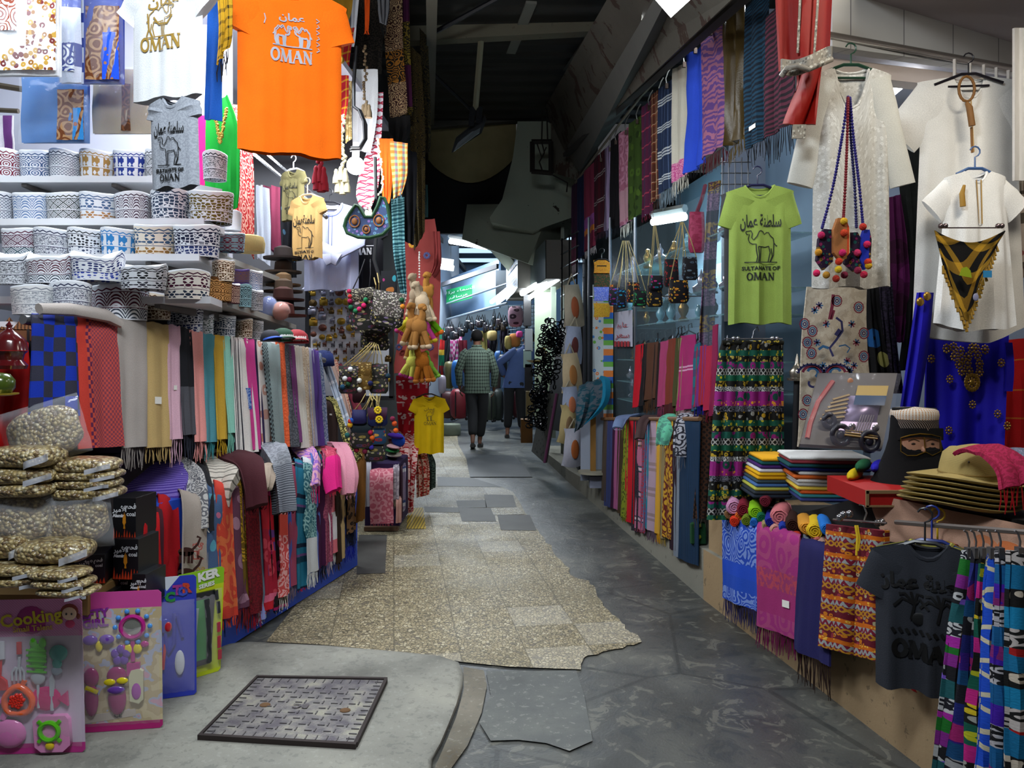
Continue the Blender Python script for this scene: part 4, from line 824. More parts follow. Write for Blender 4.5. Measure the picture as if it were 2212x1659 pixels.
up(160,250,172,262,685,970,('usplit','b8382c',('usplit',('check','c04a38','5a2044',.016),('check','b84a40','7c3848',.009),.075),.05),'brick red blanket with purple geometric border',yt2=690)
up(249,312,262,316,690,968,'a39a94','plain warm grey scarf with thick fringe',(48,'8f857f'),yt2=696,k=1)
up(308,361,315,366,697,968,'b79b66','camel tan scarf with a white care tag',(34,'b0935e'),tagm=(.45,.72,.022,.03))
up(358,387,362,394,704,950,'cfa5b4','pale pink scarf with a small tag',(56,'c79fae'),tagm=(.5,.68,.01,.02))
up(384,411,397,421,710,940,('split','1b1b20','4a4a50',.42),'black scarf with dark grey end',(60,'2a2c36'))
up(408,440,420,444,716,955,'e0958f','salmon pink scarf',(46,'e0958f'))
up(434,463,440,467,722,956,'4f8d99','dusty teal scarf',(40,'3f8a90'))
up(458,482,466,492,725,950,'c29d38','mustard yellow scarf',(40,'bb9428'))
up(479,500,490,508,728,936,'8ecbb8','mint green scarf',(50,'80c4b0'))
up(496,518,505,526,731,988,('su',[(.006,'33323a'),(.008,'e0dcd8'),(.003,'33323a'),(.006,'e0dcd8')]),'white scarf with black pinstripes')
WSQ=up(514,534,524,555,733,978,'d9d3ce','off white scarf with a blue woven square')
m=MB();m.grid(lambda a,b:P(519+a*22+b*3,838+46*b,ud(530)-.095),4,4,.002,lambda a,b:(a*.08,b*.12));m.mk('woven_square',fab(('mel','3c5fae','8fa4d0',60)),WSQ)
up(527,547,543,561,734,972,'c23a84','magenta scarf beside the off white one')
up(541,555,553,571,736,970,'2e2648','dark violet scarf between magenta and camel print',off=.02)
up(553,580,566,590,737,974,('flor','e2d8d2',['c58a78','cf9c8c'],14,.38),'white scarf with pink camel print')
up(576,598,584,600,738,970,('flor','dcdce2',['5a78c0','4868b4'],14,.36),'white scarf with blue camel print',off=.03)
up(566,600,589,614,740,970,('usplit',('chev','1e2024','6d7f80',.022,.02),('chev','4f6062','9aa6a4',.008,.02),.045),'black and grey chevron scarf',off=-.03)
up(594,613,612,628,741,966,('mel','e0663c','c9542c'),'bright coral herringbone scarf')
up(607,626,626,645,744,966,('mel','5c5e64','3c3e44'),'dark grey melange scarf')
up(622,638,643,652,747,956,'6d3668','plum purple scarf')
up(634,652,650,666,748,968,'c9c4b8','cream ribbed scarf',k=3)
up(648,664,663,677,750,966,('mel','b09a80','c9b9a2'),'sand beige melange scarf')
up(660,675,675,686,752,964,'9494a4','pale lilac grey scarf')
up(670,686,684,700,756,964,'4b3478','deep violet scarf at the end of the rail')
up(682,694,695,708,762,962,('mel','50607e','8a90a4'),'faded denim blue scarf',off=.06)
# beige scarf folded along the rail
t=[]
mb=MB();mb.tube([P(84,667,2.78),P(150,668,2.9),P(230,682,3.1),P(262,700,3.15)],[.022,.026,.03,.02],8,flat=.8);mb.mk('rolled_scarf',fab('a39a94'),None,True,'warm grey scarf folded lengthwise over the checked blankets','scarf')
# ---- table front: blue boards and row of scarves hanging from the table edge
TA,TB=(440,3.47),(770,5.06)
def td(x,off=0.0):return lineD(x,TA,TB)+off
def table():
 a,b=P(330,1500,td(330,.0)),P(772,1222,td(772,.0));z0=lambda p,z:Vector((p.x,p.y,z));bk=Vector((-.13,.03,0))
 mb=MB();v=[z0(a,.0),z0(b,.0),z0(b,.66),z0(a,.76)];mb.add(v+[p+bk for p in v],[(0,1,2,3),(3,2,6,7),(1,5,6,2),(0,3,7,4),(4,7,6,5)],[(p.y,p.z)for p in v]*2)
 mb.mk('display_table',plain('2c52c8',.5,0,.5),None,False,'bright blue boarded display table under the hanging scarves','table')
table()
GR2='scarves hanging from the blue table'
def lo(x0,x1,yb,sp,lab,fr=None,rough=.88,yt=None,slant=6,off=0,tagm=None,k=1.2,fab_=None,xs=None):
 yb-=12;d0,d1=td(x0,-.06+off),td(x1,-.06+off);yt0=EYE-.78;
 y0=HY+(EYE-.775)*F/d0;y1=HY+(EYE-.72)*F/d1;f=F/d0
 s=xs if xs is not None else slant
 rows=[(x0-s-8,y0-6,x1-s-8,y1-6,d0+.2,d1+.2),(x0-s,y0,x1-s,y1,d0,d1),((2*x0-s)/2,(y0+yb)/2,(2*x1-s)/2,(y1+yb)/2,d0-.03,d1-.03),(x0,yb+6,x1,yb-5,d0-.035,d1-.035)]
 return cloth('hanging_scarf',lab,rows,fab_ or fab(sp,rough),.008,k,.006,(fr[0]/f,fr[1])if fr else None,'scarf',GR2,tagm=tagm,nu=8,nv=16)
lo(300,346,1330,'b00f16','bright red scarf beside the coal boxes');lo(350,388,1300,'a8101a','crimson scarf behind the printed animal scarf',off=.06);lo(326,352,1330,'401824','dark wine scarf between two red ones',off=.02)
ANI=lo(392,448,1335,'a89c92','beige scarf printed with elephants and camels',slant=4)
def animals():
 f=F/td(415);t=MB();k9=ANI
 def mp(cx,cy,dep):return lambda x,z:P(cx+x*f,cy-z*f,dep)
 camel(t,mp(425,1190,td(425,-.115)),0,0,.06,.07,.005,True);t.mk('camel_print',plain('b0564c',.8),ANI,False);t=MB();camel(t,mp(428,1245,td(428,-.115)),0,0,.06,.08,.006,True);t.mk('camel_print',plain('b08a4c',.8),ANI,False)
 def eleph(cx,cy,s,dep):
  t=MB();m_=mp(cx,cy,dep);bd=[(math.cos(a)*.032*s,.018*s*math.sin(a))for a in[i*PI/8 for i in range(16)]];t.add([m_(*p)for p in bd],[tuple(range(16))])
  for lx in(-.022,-.008,.012,.024):t.ribbon([(lx*s,0),(lx*s-.002,-.045*s)],.010*s,m_)
  t.ribbon([(.026*s,.01*s),(.046*s,.03*s),(.056*s,.055*s),(.042*s,.06*s)],.009*s,m_);t.mk('elephant_print',plain('3a1c14',.8),ANI,False)
 eleph(402,1192,1.1,td(402,-.115));eleph(402,1238,1.2,td(402,-.115));eleph(430,1290,1.3,td(430,-.12))
animals()
lo(446,484,1352,('bands',[(.25,'465e84'),(.35,('flor','465e84',['5aa0b8','c06a88'],9,.3))]),'slate blue scarf with turquoise flower print',(40,'101c48'),slant=2)
lo(476,512,1345,('bands',[(.35,'c43c2e'),(.4,('pais','c4402e','d0683c',14,14))]),'coral orange paisley scarf',(24,'d84c30'),slant=12,off=-.03)
lo(505,534,1326,('flor','5c3448',['9a7284','8a6478'],10,.34),'mauve scarf with pale leaf print',(50,'7c1c1c'),slant=12)
lo(520,540,1316,('bands',[(.2,'6a5210'),(.4,('pais','6a5210','b89020',20,30))]),'olive mustard scarf with yellow motifs',(60,'1a1412'),slant=10,off=.02)
lo(536,566,1336,('mel','6e0f1c','520a16'),'dark red lace scarf',(36,'9c1020'),slant=12)
lo(556,574,1350,('su',[(.03,'94a8b8'),(.02,'8288c0')]),'pale icy blue scarf',(10,'b8b8c4'),slant=20,off=.02)
lo(572,596,1326,('bands',[(.3,('flor','9c1830',['c04050','5a3070'],16,.42)),(.04,'d06080'),(.16,'b01828')]),'red scarf with pink heart print',(8,'b01828'),slant=14)
lo(590,616,1325,('bands',[(.33,('flor','14080e',['8a1c50','5a1838'],16,.4)),(.04,'8a1050'),(.2,'0e080c')]),'black scarf with magenta heart print',(8,'0e080c'),slant=14)
lo(604,624,1298,('bands',[(.45,('pais','c44848','dca0a0',26,16)),(.1,'d04c40')]),'coral and white paisley scarf',(36,'dcd4cc'),slant=8,off=-.03)
lo(614,630,1282,'4058a8','medium blue scarf',(34,'6a6890'),slant=6);lo(624,642,1276,'94405a','dusty rose wine scarf',(34,'7a6878'),slant=4)
lo(640,664,1282,('bands',[(.15,'1e6e8c'),(.02,'0c2038'),(.03,'1e6e8c'),(.012,'6a4a80'),(.03,'0c3a50')]),'teal scarf with dark stripes',(6,'9c2048'),slant=2)
lo(660,684,1248,('bands',[(.22,'c8ccd0'),(.4,('pais','2e6470','8ab4b4',30,16))]),'white and teal paisley scarf',(34,'d8d8d4'),slant=4,off=-.03)
lo(676,690,1240,'5468b0','light cobalt blue scarf',(30,'7a7898'),slant=4);lo(684,700,1236,'3c1038','aubergine scarf',(34,'14101c'),slant=3,tagm=(.5,.3,.006,.012));lo(695,703,1228,'144c60','petrol blue scarf',(34,'0e3848'),off=.03)
lo(699,716,1228,('mel','7c3450','9a5068'),'raspberry and grey scarf',(30,'8c7888'),slant=2,tagm=(.4,.3,.006,.012));lo(712,728,1206,('bands',[(.15,'d0ccd0'),(.4,'cf6c78')]),'white and rose pink scarf',(30,'c8c4c0'),tagm=(.5,.05,.006,.012))
lo(726,738,1226,'2e1e14','dark brown scarf',(20,'3c2c14'));lo(736,746,1216,'ae9468','sand scarf at the table corner');lo(744,768,1190,('flor','14245a',['0c1030','3a4a80'],14,.4),'navy printed scarf at the table corner',(34,'14208c'));lo(752,768,1160,('flor','6a4c30',['1c120c','2c1c10'],30,.42),'leopard print scarf at the table corner',(24,'14141c'),off=-.05)
# ---- goods heaped on the table top
GR3='cloths heaped on the blue table'
def heap(rows,sp,lab,fr=None,amp=.006,k=1.0,cat='scarf',th=.02,name='folded_cloth',rough=.88,nv=18):return cloth(name,lab,rows,fab(sp,rough),amp,k,th,fr,cat,GR3,nu=8,nv=nv)
heap([(290,1010,352,1000,3.75),(275,1040,402,1030,3.6),(272,1075,410,1060,3.45,3.5),(290,1108,398,1100,3.38),(300,1135,372,1128,3.42)],('ripple','4a3490','7a68b8',70,1),'purple woven blanket folded over the table corner',th=.07,k=.6)
heap([(320,1000,350,996,3.8),(360,1012,405,1000,3.62),(395,1035,440,1025,3.5),(406,1075,450,1060,3.42),(405,1150,452,1140,3.38)],('split','d0ccc4',('pais','c4c2c0','6a6a70',40,20),.28),'white and grey speckled scarf falling over the table edge',(.02,'c8c4c0'),th=.025)
heap([(395,1000,420,1000,3.8),(425,1015,445,1015,3.6),(444,1040,458,1040,3.52),(450,1090,464,1085,3.45),(455,1148,463,1144,3.42)],'1c1c20','black edged scarf beside the speckled one',th=.015)
heap([(395,1003,470,985,3.95),(430,1008,515,1008,3.8),(455,1040,523,1030,3.66),(462,1080,505,1060,3.6),(466,1098,490,1085,3.62)],('sv',[(.02,'ccc4b8'),(.006,'6a665e')]),'cream cushion cover with dark stripes',th=.05,cat='cushion cover')
heap([(446,996,500,985,3.95),(470,1000,545,992,3.8),(510,1020,565,1008,3.66),(524,1050,572,1035,3.58),(530,1105,577,1092,3.52)],'40161e','dark maroon wool scarf folded over the table edge',(.02,'40161e'),th=.04)
heap([(515,982,565,972,4.3),(550,978,610,975,4.15),(585,1010,628,1000,4.0),(595,1050,636,1040,3.92),(598,1110,638,1104,3.88)],('split',('mel','787c84','9498a0'),('ripple','8c9098','4a4e58',100,.3),.45),'heather grey blanket with black border folded over the edge',(.012,'16181c'),th=.05)
heap([(512,984,545,978,4.32),(540,990,580,985,4.18),(570,1012,590,1008,4.02),(590,1060,600,1055,3.93),(594,1112,606,1110,3.9)],('ripple','14161a','5c6068',90,.2),'black and grey knitted border of the heather blanket',th=.02)
heap([(560,1018,590,1015,4.0),(565,1040,596,1030,3.85),(570,1066,590,1055,3.8)],'a89888','taupe folded cloth between the maroon and grey blankets',th=.04)
heap([(608,990,650,985,4.6),(612,1010,660,1008,4.5),(625,1030,660,1026,4.42),(634,1050,658,1040,4.4)],('sv',[(.02,'d8d0c4'),(.01,'a04048'),(.01,'2a1c20')]),'stack of cream and red folded scarves',th=.03)
heap([(596,975,640,966,4.8),(615,972,672,974,4.65),(650,995,690,988,4.5),(660,1020,692,1010,4.42),(652,1062,692,1048,4.34)],('pais','c490a0','8a5ca8',16,22),'pink and lilac paisley shawl with magenta fringe',(.10,'c0145c'),th=.03)
heap([(672,975,700,972,4.9),(690,980,720,978,4.75),(702,1000,735,990,4.6),(704,1040,738,1030,4.52),(712,1068,740,1054,4.48)],('split',('mel','a03048','b84860'),'c0186c',.34),'crimson and hot pink shawl',(.02,'cc2040'),th=.03)
heap([(680,968,712,965,4.95),(715,966,752,968,4.85),(736,990,765,985,4.72),(738,1030,776,1025,4.62),(742,1070,770,1064,4.58)],'c08090','soft pink shawl at the table corner',(.03,'b07a88'),th=.03,k=2)
heap([(650,978,690,974,4.8),(660,990,700,986,4.7),(668,1004,696,1000,4.66)],'8c7c58','khaki folded cloth under the paisley shawl',th=.03)
heap([(760,960,776,958,5.1),(772,1000,790,990,5.0),(776,1060,790,1050,4.95),(770,1130,788,1120,4.93)],'6a4418','ochre brown cloth hanging at the end of the table',th=.02)
# ---- sloping second rack with long scarves right of the rail
GR4='scarves leaning on the sloping rack'
for i,(a,c,lab)in enumerate([((690,770,705,765,740,925,757,915),('sv',[(.1,'9aa4b4'),(.02,'c8ccd4')]),'light grey blue scarf sloping down beside the magnet board'),((702,772,718,768,752,940,770,935),'a88c80','dusty taupe scarf on the sloping rack'),((714,780,728,776,764,965,778,958),('pais','9c5a50','c09a80',20,20),'brick paisley scarf on the sloping rack'),((724,790,738,786,770,900,784,890),'6a2030','wine red scarf on the sloping rack')]):
 d=5.35+i*.07;cloth('sloping_scarf',lab,[(a[0],a[1],a[2],a[3],d+.1),((a[0]+a[4])/2,(a[1]+a[5])/2-8,(a[2]+a[6])/2,(a[3]+a[7])/2-8,d),(a[4],a[5],a[6],a[7],d-.1)],fab(c),group=GR4)
cloth('sloping_scarf','dark brown shawl with a small tag hanging below the sloping rack',[(698,866,712,864,5.3),(700,880,728,872,5.2),(704,960,732,966,5.15),(716,968,735,970,5.1)],fab('3c2c28'),group=GR4,tagm=(.5,.4,.008,.01))
cloth('sloping_scarf','olive and gold snake patterned scarf over the brown shawl',[(698,862,714,858,5.26),(716,870,726,866,5.2),(728,905,738,900,5.12),(744,960,756,950,5.05),(770,1000,784,985,4.98)],fab(('pais','3c3c1c','a89c5c',34,20)),group=GR4)
cloth('sloping_scarf','navy bunched cloth on top of the magnet board corner',[(676,768,700,765,5.5),(690,776,720,772,5.3),(700,786,722,784,5.3)],fab('1c2858'),group=GR4,th=.03)
# ---- frankincense bags
RES=None
def resin():
 g=G('frankincense',.35,0,.6);v=g.ob();d=g.voro(80,v);c=g.voro(80,v,'Color');q=g.n('ShaderNodeSeparateXYZ');g.l(c,q.inputs[0])
 cc=g.ramp(q.outputs[0],[(0,'8a7048'),(.2,'c0a870'),(.5,'d6c088'),(.75,'e6d8b0'),(.92,'7a6448')]);cc=g.mix(g.m('MULTIPLY',d,.8),cc,'4a3820');g.base(cc)
 g.bump(g.m('MULTIPLY',d,-1),.9,.012);g.b.inputs['Coat Weight'].default_value=.7;g.b.inputs['Coat Roughness'].default_value=.12
 bn=g.n('ShaderNodeBump');bn.inputs['Strength'].default_value=.8;bn.inputs['Distance'].default_value=.02;g.l(g.noise(16,3,v,dist=.8),bn.inputs['Height']);g.l(bn.outputs[0],g.b.inputs['Coat Normal']);return g.m_
RES=resin();FILM=film(.16,'e6e9f0',.06);FILM2=film(.4,'d4d8e4',.12)
def rbag(x,y,w,h,d,lab,stand=False,roll=0,yaw=0,thick=.09,flap=None):
 """flat bag: w, h in pixels, centre x, y"""
 d-=.10 if y<1080 else 0
 o=P(x,y,d);t=thing('frankincense_bag',lab,'bag',o,'bags of frankincense resin');W_=w/F*d;H_=h/F*d;T=XF(o,yaw,0,roll);rr=random.Random(int(x+y*3));s0=rr.uniform(0,50)
 dep=thick if stand else W_*.62
 def sup(a,p):return math.copysign(abs(a)**p,a)
 mb=MB(T);n,m=26,14;vs=[];uvs=[]
 for i in range(m+1):
  ph=-PI/2+PI*i/m
  for j in range(n):
   th=2*PI*j/n
   if stand:p=Vector((sup(math.cos(ph),.7)*sup(math.cos(th),.6)*W_*.46,sup(math.cos(ph),.8)*math.sin(th)*dep/2*(1.25-.35*(math.sin(ph)+1)),sup(math.sin(ph),.6)*H_*.44))
   else:p=Vector((sup(math.cos(ph),.45)*sup(math.cos(th),.5)*W_*.47,sup(math.cos(ph),.45)*sup(math.sin(th),.5)*dep*.5,sup(math.sin(ph),.9)*H_*.47))
   p*=1+.05*noise.noise(p*22+Vector((s0,0,0)));vs.append(p);uvs.append((j/n,i/m))
 mb.add(vs,[(i*n+j,i*n+(j+1)%n,(i+1)*n+(j+1)%n,(i+1)*n+j)for i in range(m)for j in range(n)]+[tuple(range(n-1,-1,-1)),tuple(m*n+j for j in range(n))],uvs);mb.mk('resin_lumps',RES,t)
 fb=MB(T)
 if stand:
  def pf(a,b):
   u,v_=2*a-1,2*b-1;k=max(0,(1-abs(u)**3))*max(0,(1-abs(v_)**3));return(u*W_*.53*(1-.05*k)+0,-(dep*.52*k**.5)-.002+.006*noise.noise(Vector((u*4,v_*4,s0))),-v_*H_*.53)
  fb.grid(pf,16,14);fb.mk('plastic_film',FILM,t)
 else:
  e=1 if flap is None else flap
  fb.grid(lambda a,b:(W_*e*(.22+.36*a),-dep*.5-.012+.012*math.sin(a*7+s0),H_*(-.42+.30*b+.42*a)),8,3,.002);fb.mk('plastic_seal',FILM2,t)
 return t
rbag(97,935,172,122,2.78,'frankincense bag propped up diagonally on top of the whole pile',True,-.28,0,.10)
def pile(x,w,ys,d,labs,fl):
 for(y,h,dx),l,f in zip(ys,labs,fl):rbag(x+dx,y,w,h,d,l,flap=f,yaw=.1*math.sin(y))
pile(48,160,[(985,50,10),(1025,40,0),(1055,34,0)],2.72,['frankincense bag lying right under the propped up one','frankincense bag third from the top of the inner stack','frankincense bag at the bottom of the upper inner stack'],[1,1,-1])
pile(185,150,[(1003,34,0),(1024,24,5),(1042,24,3),(1062,30,8)],2.78,['frankincense bag topping the stack under the red blanket','frankincense bag second in the stack under the red blanket','frankincense bag third in the stack under the red blanket','frankincense bag at the base of the stack under the red blanket'],[1,1,1,1])
rbag(38,1118,150,112,2.62,'frankincense bag standing upright at the frame edge',True,.05,.1,.10);rbag(160,1120,168,122,2.66,'frankincense bag standing upright beside the coal boxes',True,-.10,-.1,.10)
rbag(20,1178,110,54,2.6,'plump frankincense bag lying at the frame edge below the upright ones');rbag(122,1188,160,52,2.58,'plump frankincense bag lying under the upright bags')
pile(50,200,[(1222,26,-20),(1246,24,-20)],2.58,['flat frankincense bag on the carton at the frame edge','lowest flat frankincense bag at the frame edge'],[1,1]);pile(125,130,[(1236,22,5),(1256,22,15),(1274,18,25)],2.5,['flat frankincense bag upper on the cardboard carton','flat frankincense bag middle on the cardboard carton','flat frankincense bag lowest on the cardboard carton'],[1,1,1])
def boxm(name,lab,cat,x0,y0,x1,y1,d,dep,mat,yaw=0,group=None,extra=None):
 o=P((x0+x1)/2,y1,d);w=(x1-x0)/F*d;h=(y1-y0)/F*d;T=XF(o,yaw);t=thing(name,lab,cat,o,group);mb=MB(T);mb.box((0,dep/2,h/2),(w,dep,h),bev=.0015);mb.mk('carton',mat,t,False)
 if extra:extra(t,T,w,h)
 return t
boxm('cardboard_box','brown cardboard carton under the frankincense bags','box',-60,1284,190,1330,2.75,.3,plain('8f7040',.85,var=.2))
boxm('storage_stand','dark storage stand behind the frankincense bags','stand',-80,1000,175,1500,2.95,.3,plain('241a18',.9))
BLK=plain('121216',.35,0,.5)
def coal_art(t,T,w,h):
 o=-.0022;mp=lambda x,z:(x,o,z);wt=MB(T);put_text(wt,'\ufee2\ufea4\ufed3',h*.17,mp,w*.28,h*.80,.0006);put_text(wt,'\ufeae\ufef4\ufee3\ufef7\ufe8d',h*.16,mp,-w*.2,h*.72,.0006);put_text(wt,'Alamir',h*.10,mp,-w*.26,h*.58,.001);put_text(wt,'coal',h*.14,mp,w*.30,h*.62,.0004)
 ring=[(w*.05+.02*h*3*math.cos(a)*.5,h*.78+.06*h*math.sin(a)*.5)for a in[i*PI/6 for i in range(13)]];wt.ribbon(ring,.002,mp);wt.mk('lettering',plain('d8d8dc',.5),t,False)
 fb=MB(T);r=random.Random(int(w*9999))
 for i in range(9):
  x=-w*.46+i*w*.115;hh=h*r.uniform(.12,.3);fb.ext([(x-w*.05,h*.01),(x+w*.05,h*.01),(x+w*.03,hh*.55),(x+w*.01,hh),(x-w*.02,hh*.6)],-.002,-.001)
 fb.mk('flame_print',plain('c83c1c',.5),t,False)
 gb=MB(T);gb.ext([(-.035*w,h*.28),(.035*w,h*.28),(.02*w,h*.36),(.07*w,h*.42),(.06*w,h*.50),(-.06*w,h*.50),(-.07*w,h*.42),(-.02*w,h*.36)],-.003,-.001)
 for k in(-1,0,1):gb.ext([(k*.045*w-.02*w,h*.50),(k*.045*w+.02*w,h*.50),(k*.04*w,h*(.62 if k else .66))],-.003,-.001)
 gb.mk('burner_print',plain('d88a1c',.5),t,False)
boxm('coal_box','black coal box with flames, topmost in the upright column','box',243,1075,295,1168,2.95,.14,BLK,-.1,'black coal boxes',coal_art)
boxm('coal_box','black coal box with flames, in the middle of the upright column','box',243,1164,300,1252,2.92,.14,BLK,-.1,'black coal boxes',coal_art)
boxm('coal_box','black coal box in front of the column on top of the toy cards','box',203,1232,286,1302,2.96,.16,BLK,-.05,'black coal boxes',coal_art)
boxm('coal_box','black coal box with red flames half under a plastic bag','box',165,1198,224,1262,2.84,.14,BLK,.25,'black coal boxes',coal_art)
boxm('coal_box','black coal box behind the doctor toy card','box',284,1240,315,1310,2.9,.14,BLK,-.1,'black coal boxes',coal_art)
boxm('coal_box','black coal box low beside the cardboard carton','box',190,1282,240,1330,2.85,.14,BLK,.1,'black coal boxes',coal_art)
NEST={'mirror_glass':'toy_mirror','blue_beads':'toy_mirror','phone_keypad':'toy_phone','red_berries':'orange_apple_tray','green_burner_ring':'pink_hob','yellow_knob':'pink_hob','orange_bread':'lilac_photo_frame','grey_bone':'teal_chicken_leg','grey_handles':'red_spatulas','black_dials':'white_instruments','green_panel':'toy_board','girl_hair':'girl_face','girl_eyes':'girl_face','title_lettering':'title_disc','subtitle_lettering':'title_disc'}
def card(name,lab,o,yaw,lean,w,h,face,parts,clear=.14):
 t=thing(name,lab,'toy',Vector(o),'blister packed toys');T=XF(o,yaw,lean);mb=MB(T)
 mb.ext([(-w/2+.01,0),(w/2-.01,0),(w/2,.01),(w/2,h-.01),(w/2-.01,h),(-w/2+.01,h),(-w/2,h-.01),(-w/2,.01)],-.002,0);mb.mk('backing_card',face,t,False)
 D={}
 for nm,mat,fn in parts:q=MB(T);fn(q);D[nm]=q.mk(nm,mat,D.get(NEST.get(nm),t))
 if clear:
  b=MB(T);b.grid(lambda a,c:((a-.5)*w*.94,-.02*(min(1,8*a,8*(1-a),8*c,8*(1-c)))-.003+.002*math.sin(a*40)*math.sin(c*30),h*.04+(1-c)*h*.76),22,18);b.mk('blister',film(clear,'f4eef4',.07),t)
 return t
def disc(mb,x,z,r,y=-.012,t_=.006,n=18,sx=1):mb.lathe([(.001,-t_),(r*.8,-t_),(r,0),(r*.9,t_*.3)],n);
def ov(mb,x,z,rx,rz,y=-.011,ry=.006):mb.ell((x,y,z),(rx,ry,rz),12,8)
def bar_(mb,pts,r,y=-.011,flat=.5):mb.tube([(x,y,z)for x,z in pts],r,6,flat=flat)
pk=lambda c,r=.22:plain(c,r,0,.6,coat=.4)
def cook_face():
 g=G('pink_card',.35,0,.5);u,v,_=g.uv();f=g.m('GREATER_THAN',g.m('SINE',g.m('MULTIPLY',g.m('ADD',u,v),700)),.2);top=g.m('GREATER_THAN',v,.40);c=g.mix(top,g.mix(.3,'c9b6cc','d8c8d8'),g.mix(f,'d880b8','e09cc8'));g.base(g.mix(g.m('LESS_THAN',v,.035),c,'c03088'));return g.m_
def c_title(q):
 mp=lambda x,z:(x,-.004-.0006*q.k,z);q.ell((-.008,-.003,.455),(.048,.002,.048),20,8);q.k=1;q.k=0
CO=Vector((-1.59,2.64,.022));CW,CH=.50,.525
def build_cook():
 mp=lambda dy:(lambda x,z:(x,-dy,z))
 def lett(q):put_text(q,'Cooking',.058,mp(.0062),-.008,.462,.0016,.12,1.0)
 def lett2(q):put_text(q,'Small Talent',.026,mp(.0062),-.003,.428,.0006,.06)
 def spoonrow(q):
  for x in(-.165,-.105):bar_(q,[(x,.33),(x-.005,.27)],.006)
  ov(q,-.168,.245,.028,.026);q.ext([(-.145,.225),(-.085,.225),(-.088,.255),(-.112,.275),(-.138,.258)],-.016,-.006);bar_(q,[(-.045,.385),(-.045,.345)],.009)
 def handles(q):
  for x in(-.168,-.103):bar_(q,[(x,.388),(x,.33)],.013,flat=.5)
 def fork(q):
  bar_(q,[(-.045,.335),(-.048,.30)],.005);
  for k in(-.02,-.007,.006,.018):bar_(q,[(-.05+k*.4,.30),(-.05+k,.285),(-.05+k,.255)],.004)
  ov(q,.012,.262,.024,.024);bar_(q,[(.012,.24),(.012,.16)],.005);q.ext([(.05,.2),(.062,.2),(.066,.245),(.058,.275),(.05,.26)],-.014,-.008);bar_(q,[(.055,.2),(.055,.15)],.006)
 def lobster(q):
  ov(q,.012,.335,.03,.045);ov(q,.0,.38,.012,.018);ov(q,.03,.38,.012,.018)
  for k in range(5):bar_(q,[(-.02,.36-.018*k),(.044,.355-.018*k)],.004,y=-.017)
  ov(q,.018,.29,.016,.012)
 def berry(q):
  for i in range(26):a=i*2.4;r=.023*math.sqrt(i/26);ov(q,-.052+r*math.cos(a),.19+r*math.sin(a),.007,.007,-.02,.007)
 def apple(q):q.tube([(-.052+.045*math.cos(a),-.012,.185+.045*math.sin(a)*(1-.12*math.sin(3*a)))for a in[i*PI/12 for i in range(24)]],.011,8,closed=True);bar_(q,[(-.04,.235),(-.03,.255)],.009)
 def magfish(q):ov(q,.035,.19,.05,.042,-.008);q.ext([(.075,.19),(.105,.215),(.108,.165)],-.014,-.004)
 def frame(q):q.tube([(-.175+.05*math.cos(a)*(1+.12*math.cos(8*a)),-.012,.18+.042*math.sin(a)*(1+.12*math.cos(8*a)))for a in[i*PI/24 for i in range(48)]],.012,6,closed=True)
 def bread(q):q.box((-.18,-.012,.175),(.06,.01,.05),bev=.004)
 def pan(q):ov(q,-.085,.075,.055,.05,-.010,.014);bar_(q,[(-.105,.125),(-.09,.155)],.011)
 def shell(q):
  for k in range(7):bar_(q,[(-.14,.03),(-.165+.012*k,.09)],.008)
 def hob(q):q.ext([(.0,.03),(.02,.012),(.09,.012),(.115,.035),(.112,.12),(.1,.135),(.01,.135),(-.005,.12)],-.02,-.002)
 def ringg(q):
  q.tube([(.05+.03*math.cos(a),-.023,.085+.03*math.sin(a))for a in[i*PI/10 for i in range(20)]],.008,6,closed=True)
  for sx,sz in((-1,-1),(1,-1),(1,1),(-1,1)):bar_(q,[(.05+sx*.026,.085+sz*.026),(.05+sx*.036,.085+sz*.036)],.007,-.023)
 def knob(q):ov(q,.05,.035,.015,.014,-.022,.008)
 def teal(q):ov(q,.08,.345,.03,.028);ov(q,.075,.31,.016,.02)
 def teal2(q):ov(q,.073,.285,.018,.016)
 card('toy_cooking_set','pink blister pack of toy cooking tools with yellow Cooking title',CO,.06,.05,CW*.62+.0,CH,cook_face(),[('title_disc',pk('a8187c'),c_title),('title_lettering',pk('e0c81c',.4),lett),('subtitle_lettering',pk('d8b040',.4),lett2),('red_spatulas',pk('d01c1c'),spoonrow),('grey_handles',pk('c4c4cc'),handles),('grey_cutlery',pk('c4c8d0'),fork),('green_lobster_mould',pk('5ac01c'),lobster),('red_berries',pk('d82818'),berry),('orange_apple_tray',pk('f0601c'),apple),('magenta_fish_mould',pk('d81c78'),magfish),('lilac_photo_frame',pk('d86cc0'),frame),('orange_bread',pk('e09428'),bread),('pink_pan',pk('e07cbc'),pan),('blue_shell_mould',pk('1c6cc0'),shell),('pink_hob',pk('e08cc0'),hob),('green_burner_ring',pk('58b81c'),ringg),('yellow_knob',pk('d8b81c'),knob),('teal_chicken_leg',pk('209c94'),teal),('grey_bone',pk('9aa8b8'),teal2),('girl_face',pk('f0c8b0',.5),lambda q:(q.ell((.115,-.004,.475),(.024,.003,.022),14,8))),('girl_hair',pk('8a2c1c',.5),lambda q:(q.ell((.115,-.0025,.482),(.029,.002,.026),14,8),q.ell((.087,-.003,.465),(.007,.002,.01)),q.ell((.143,-.003,.465),(.007,.002,.01)))),('girl_eyes',pk('20182c',.3),lambda q:(q.ell((.107,-.0075,.475),(.003,.001,.004)),q.ell((.124,-.0075,.475),(.003,.001,.004)))),('girl_dress',pk('d83c78',.5),lambda q:q.ell((.116,-.003,.44),(.016,.003,.014)))])
build_cook()
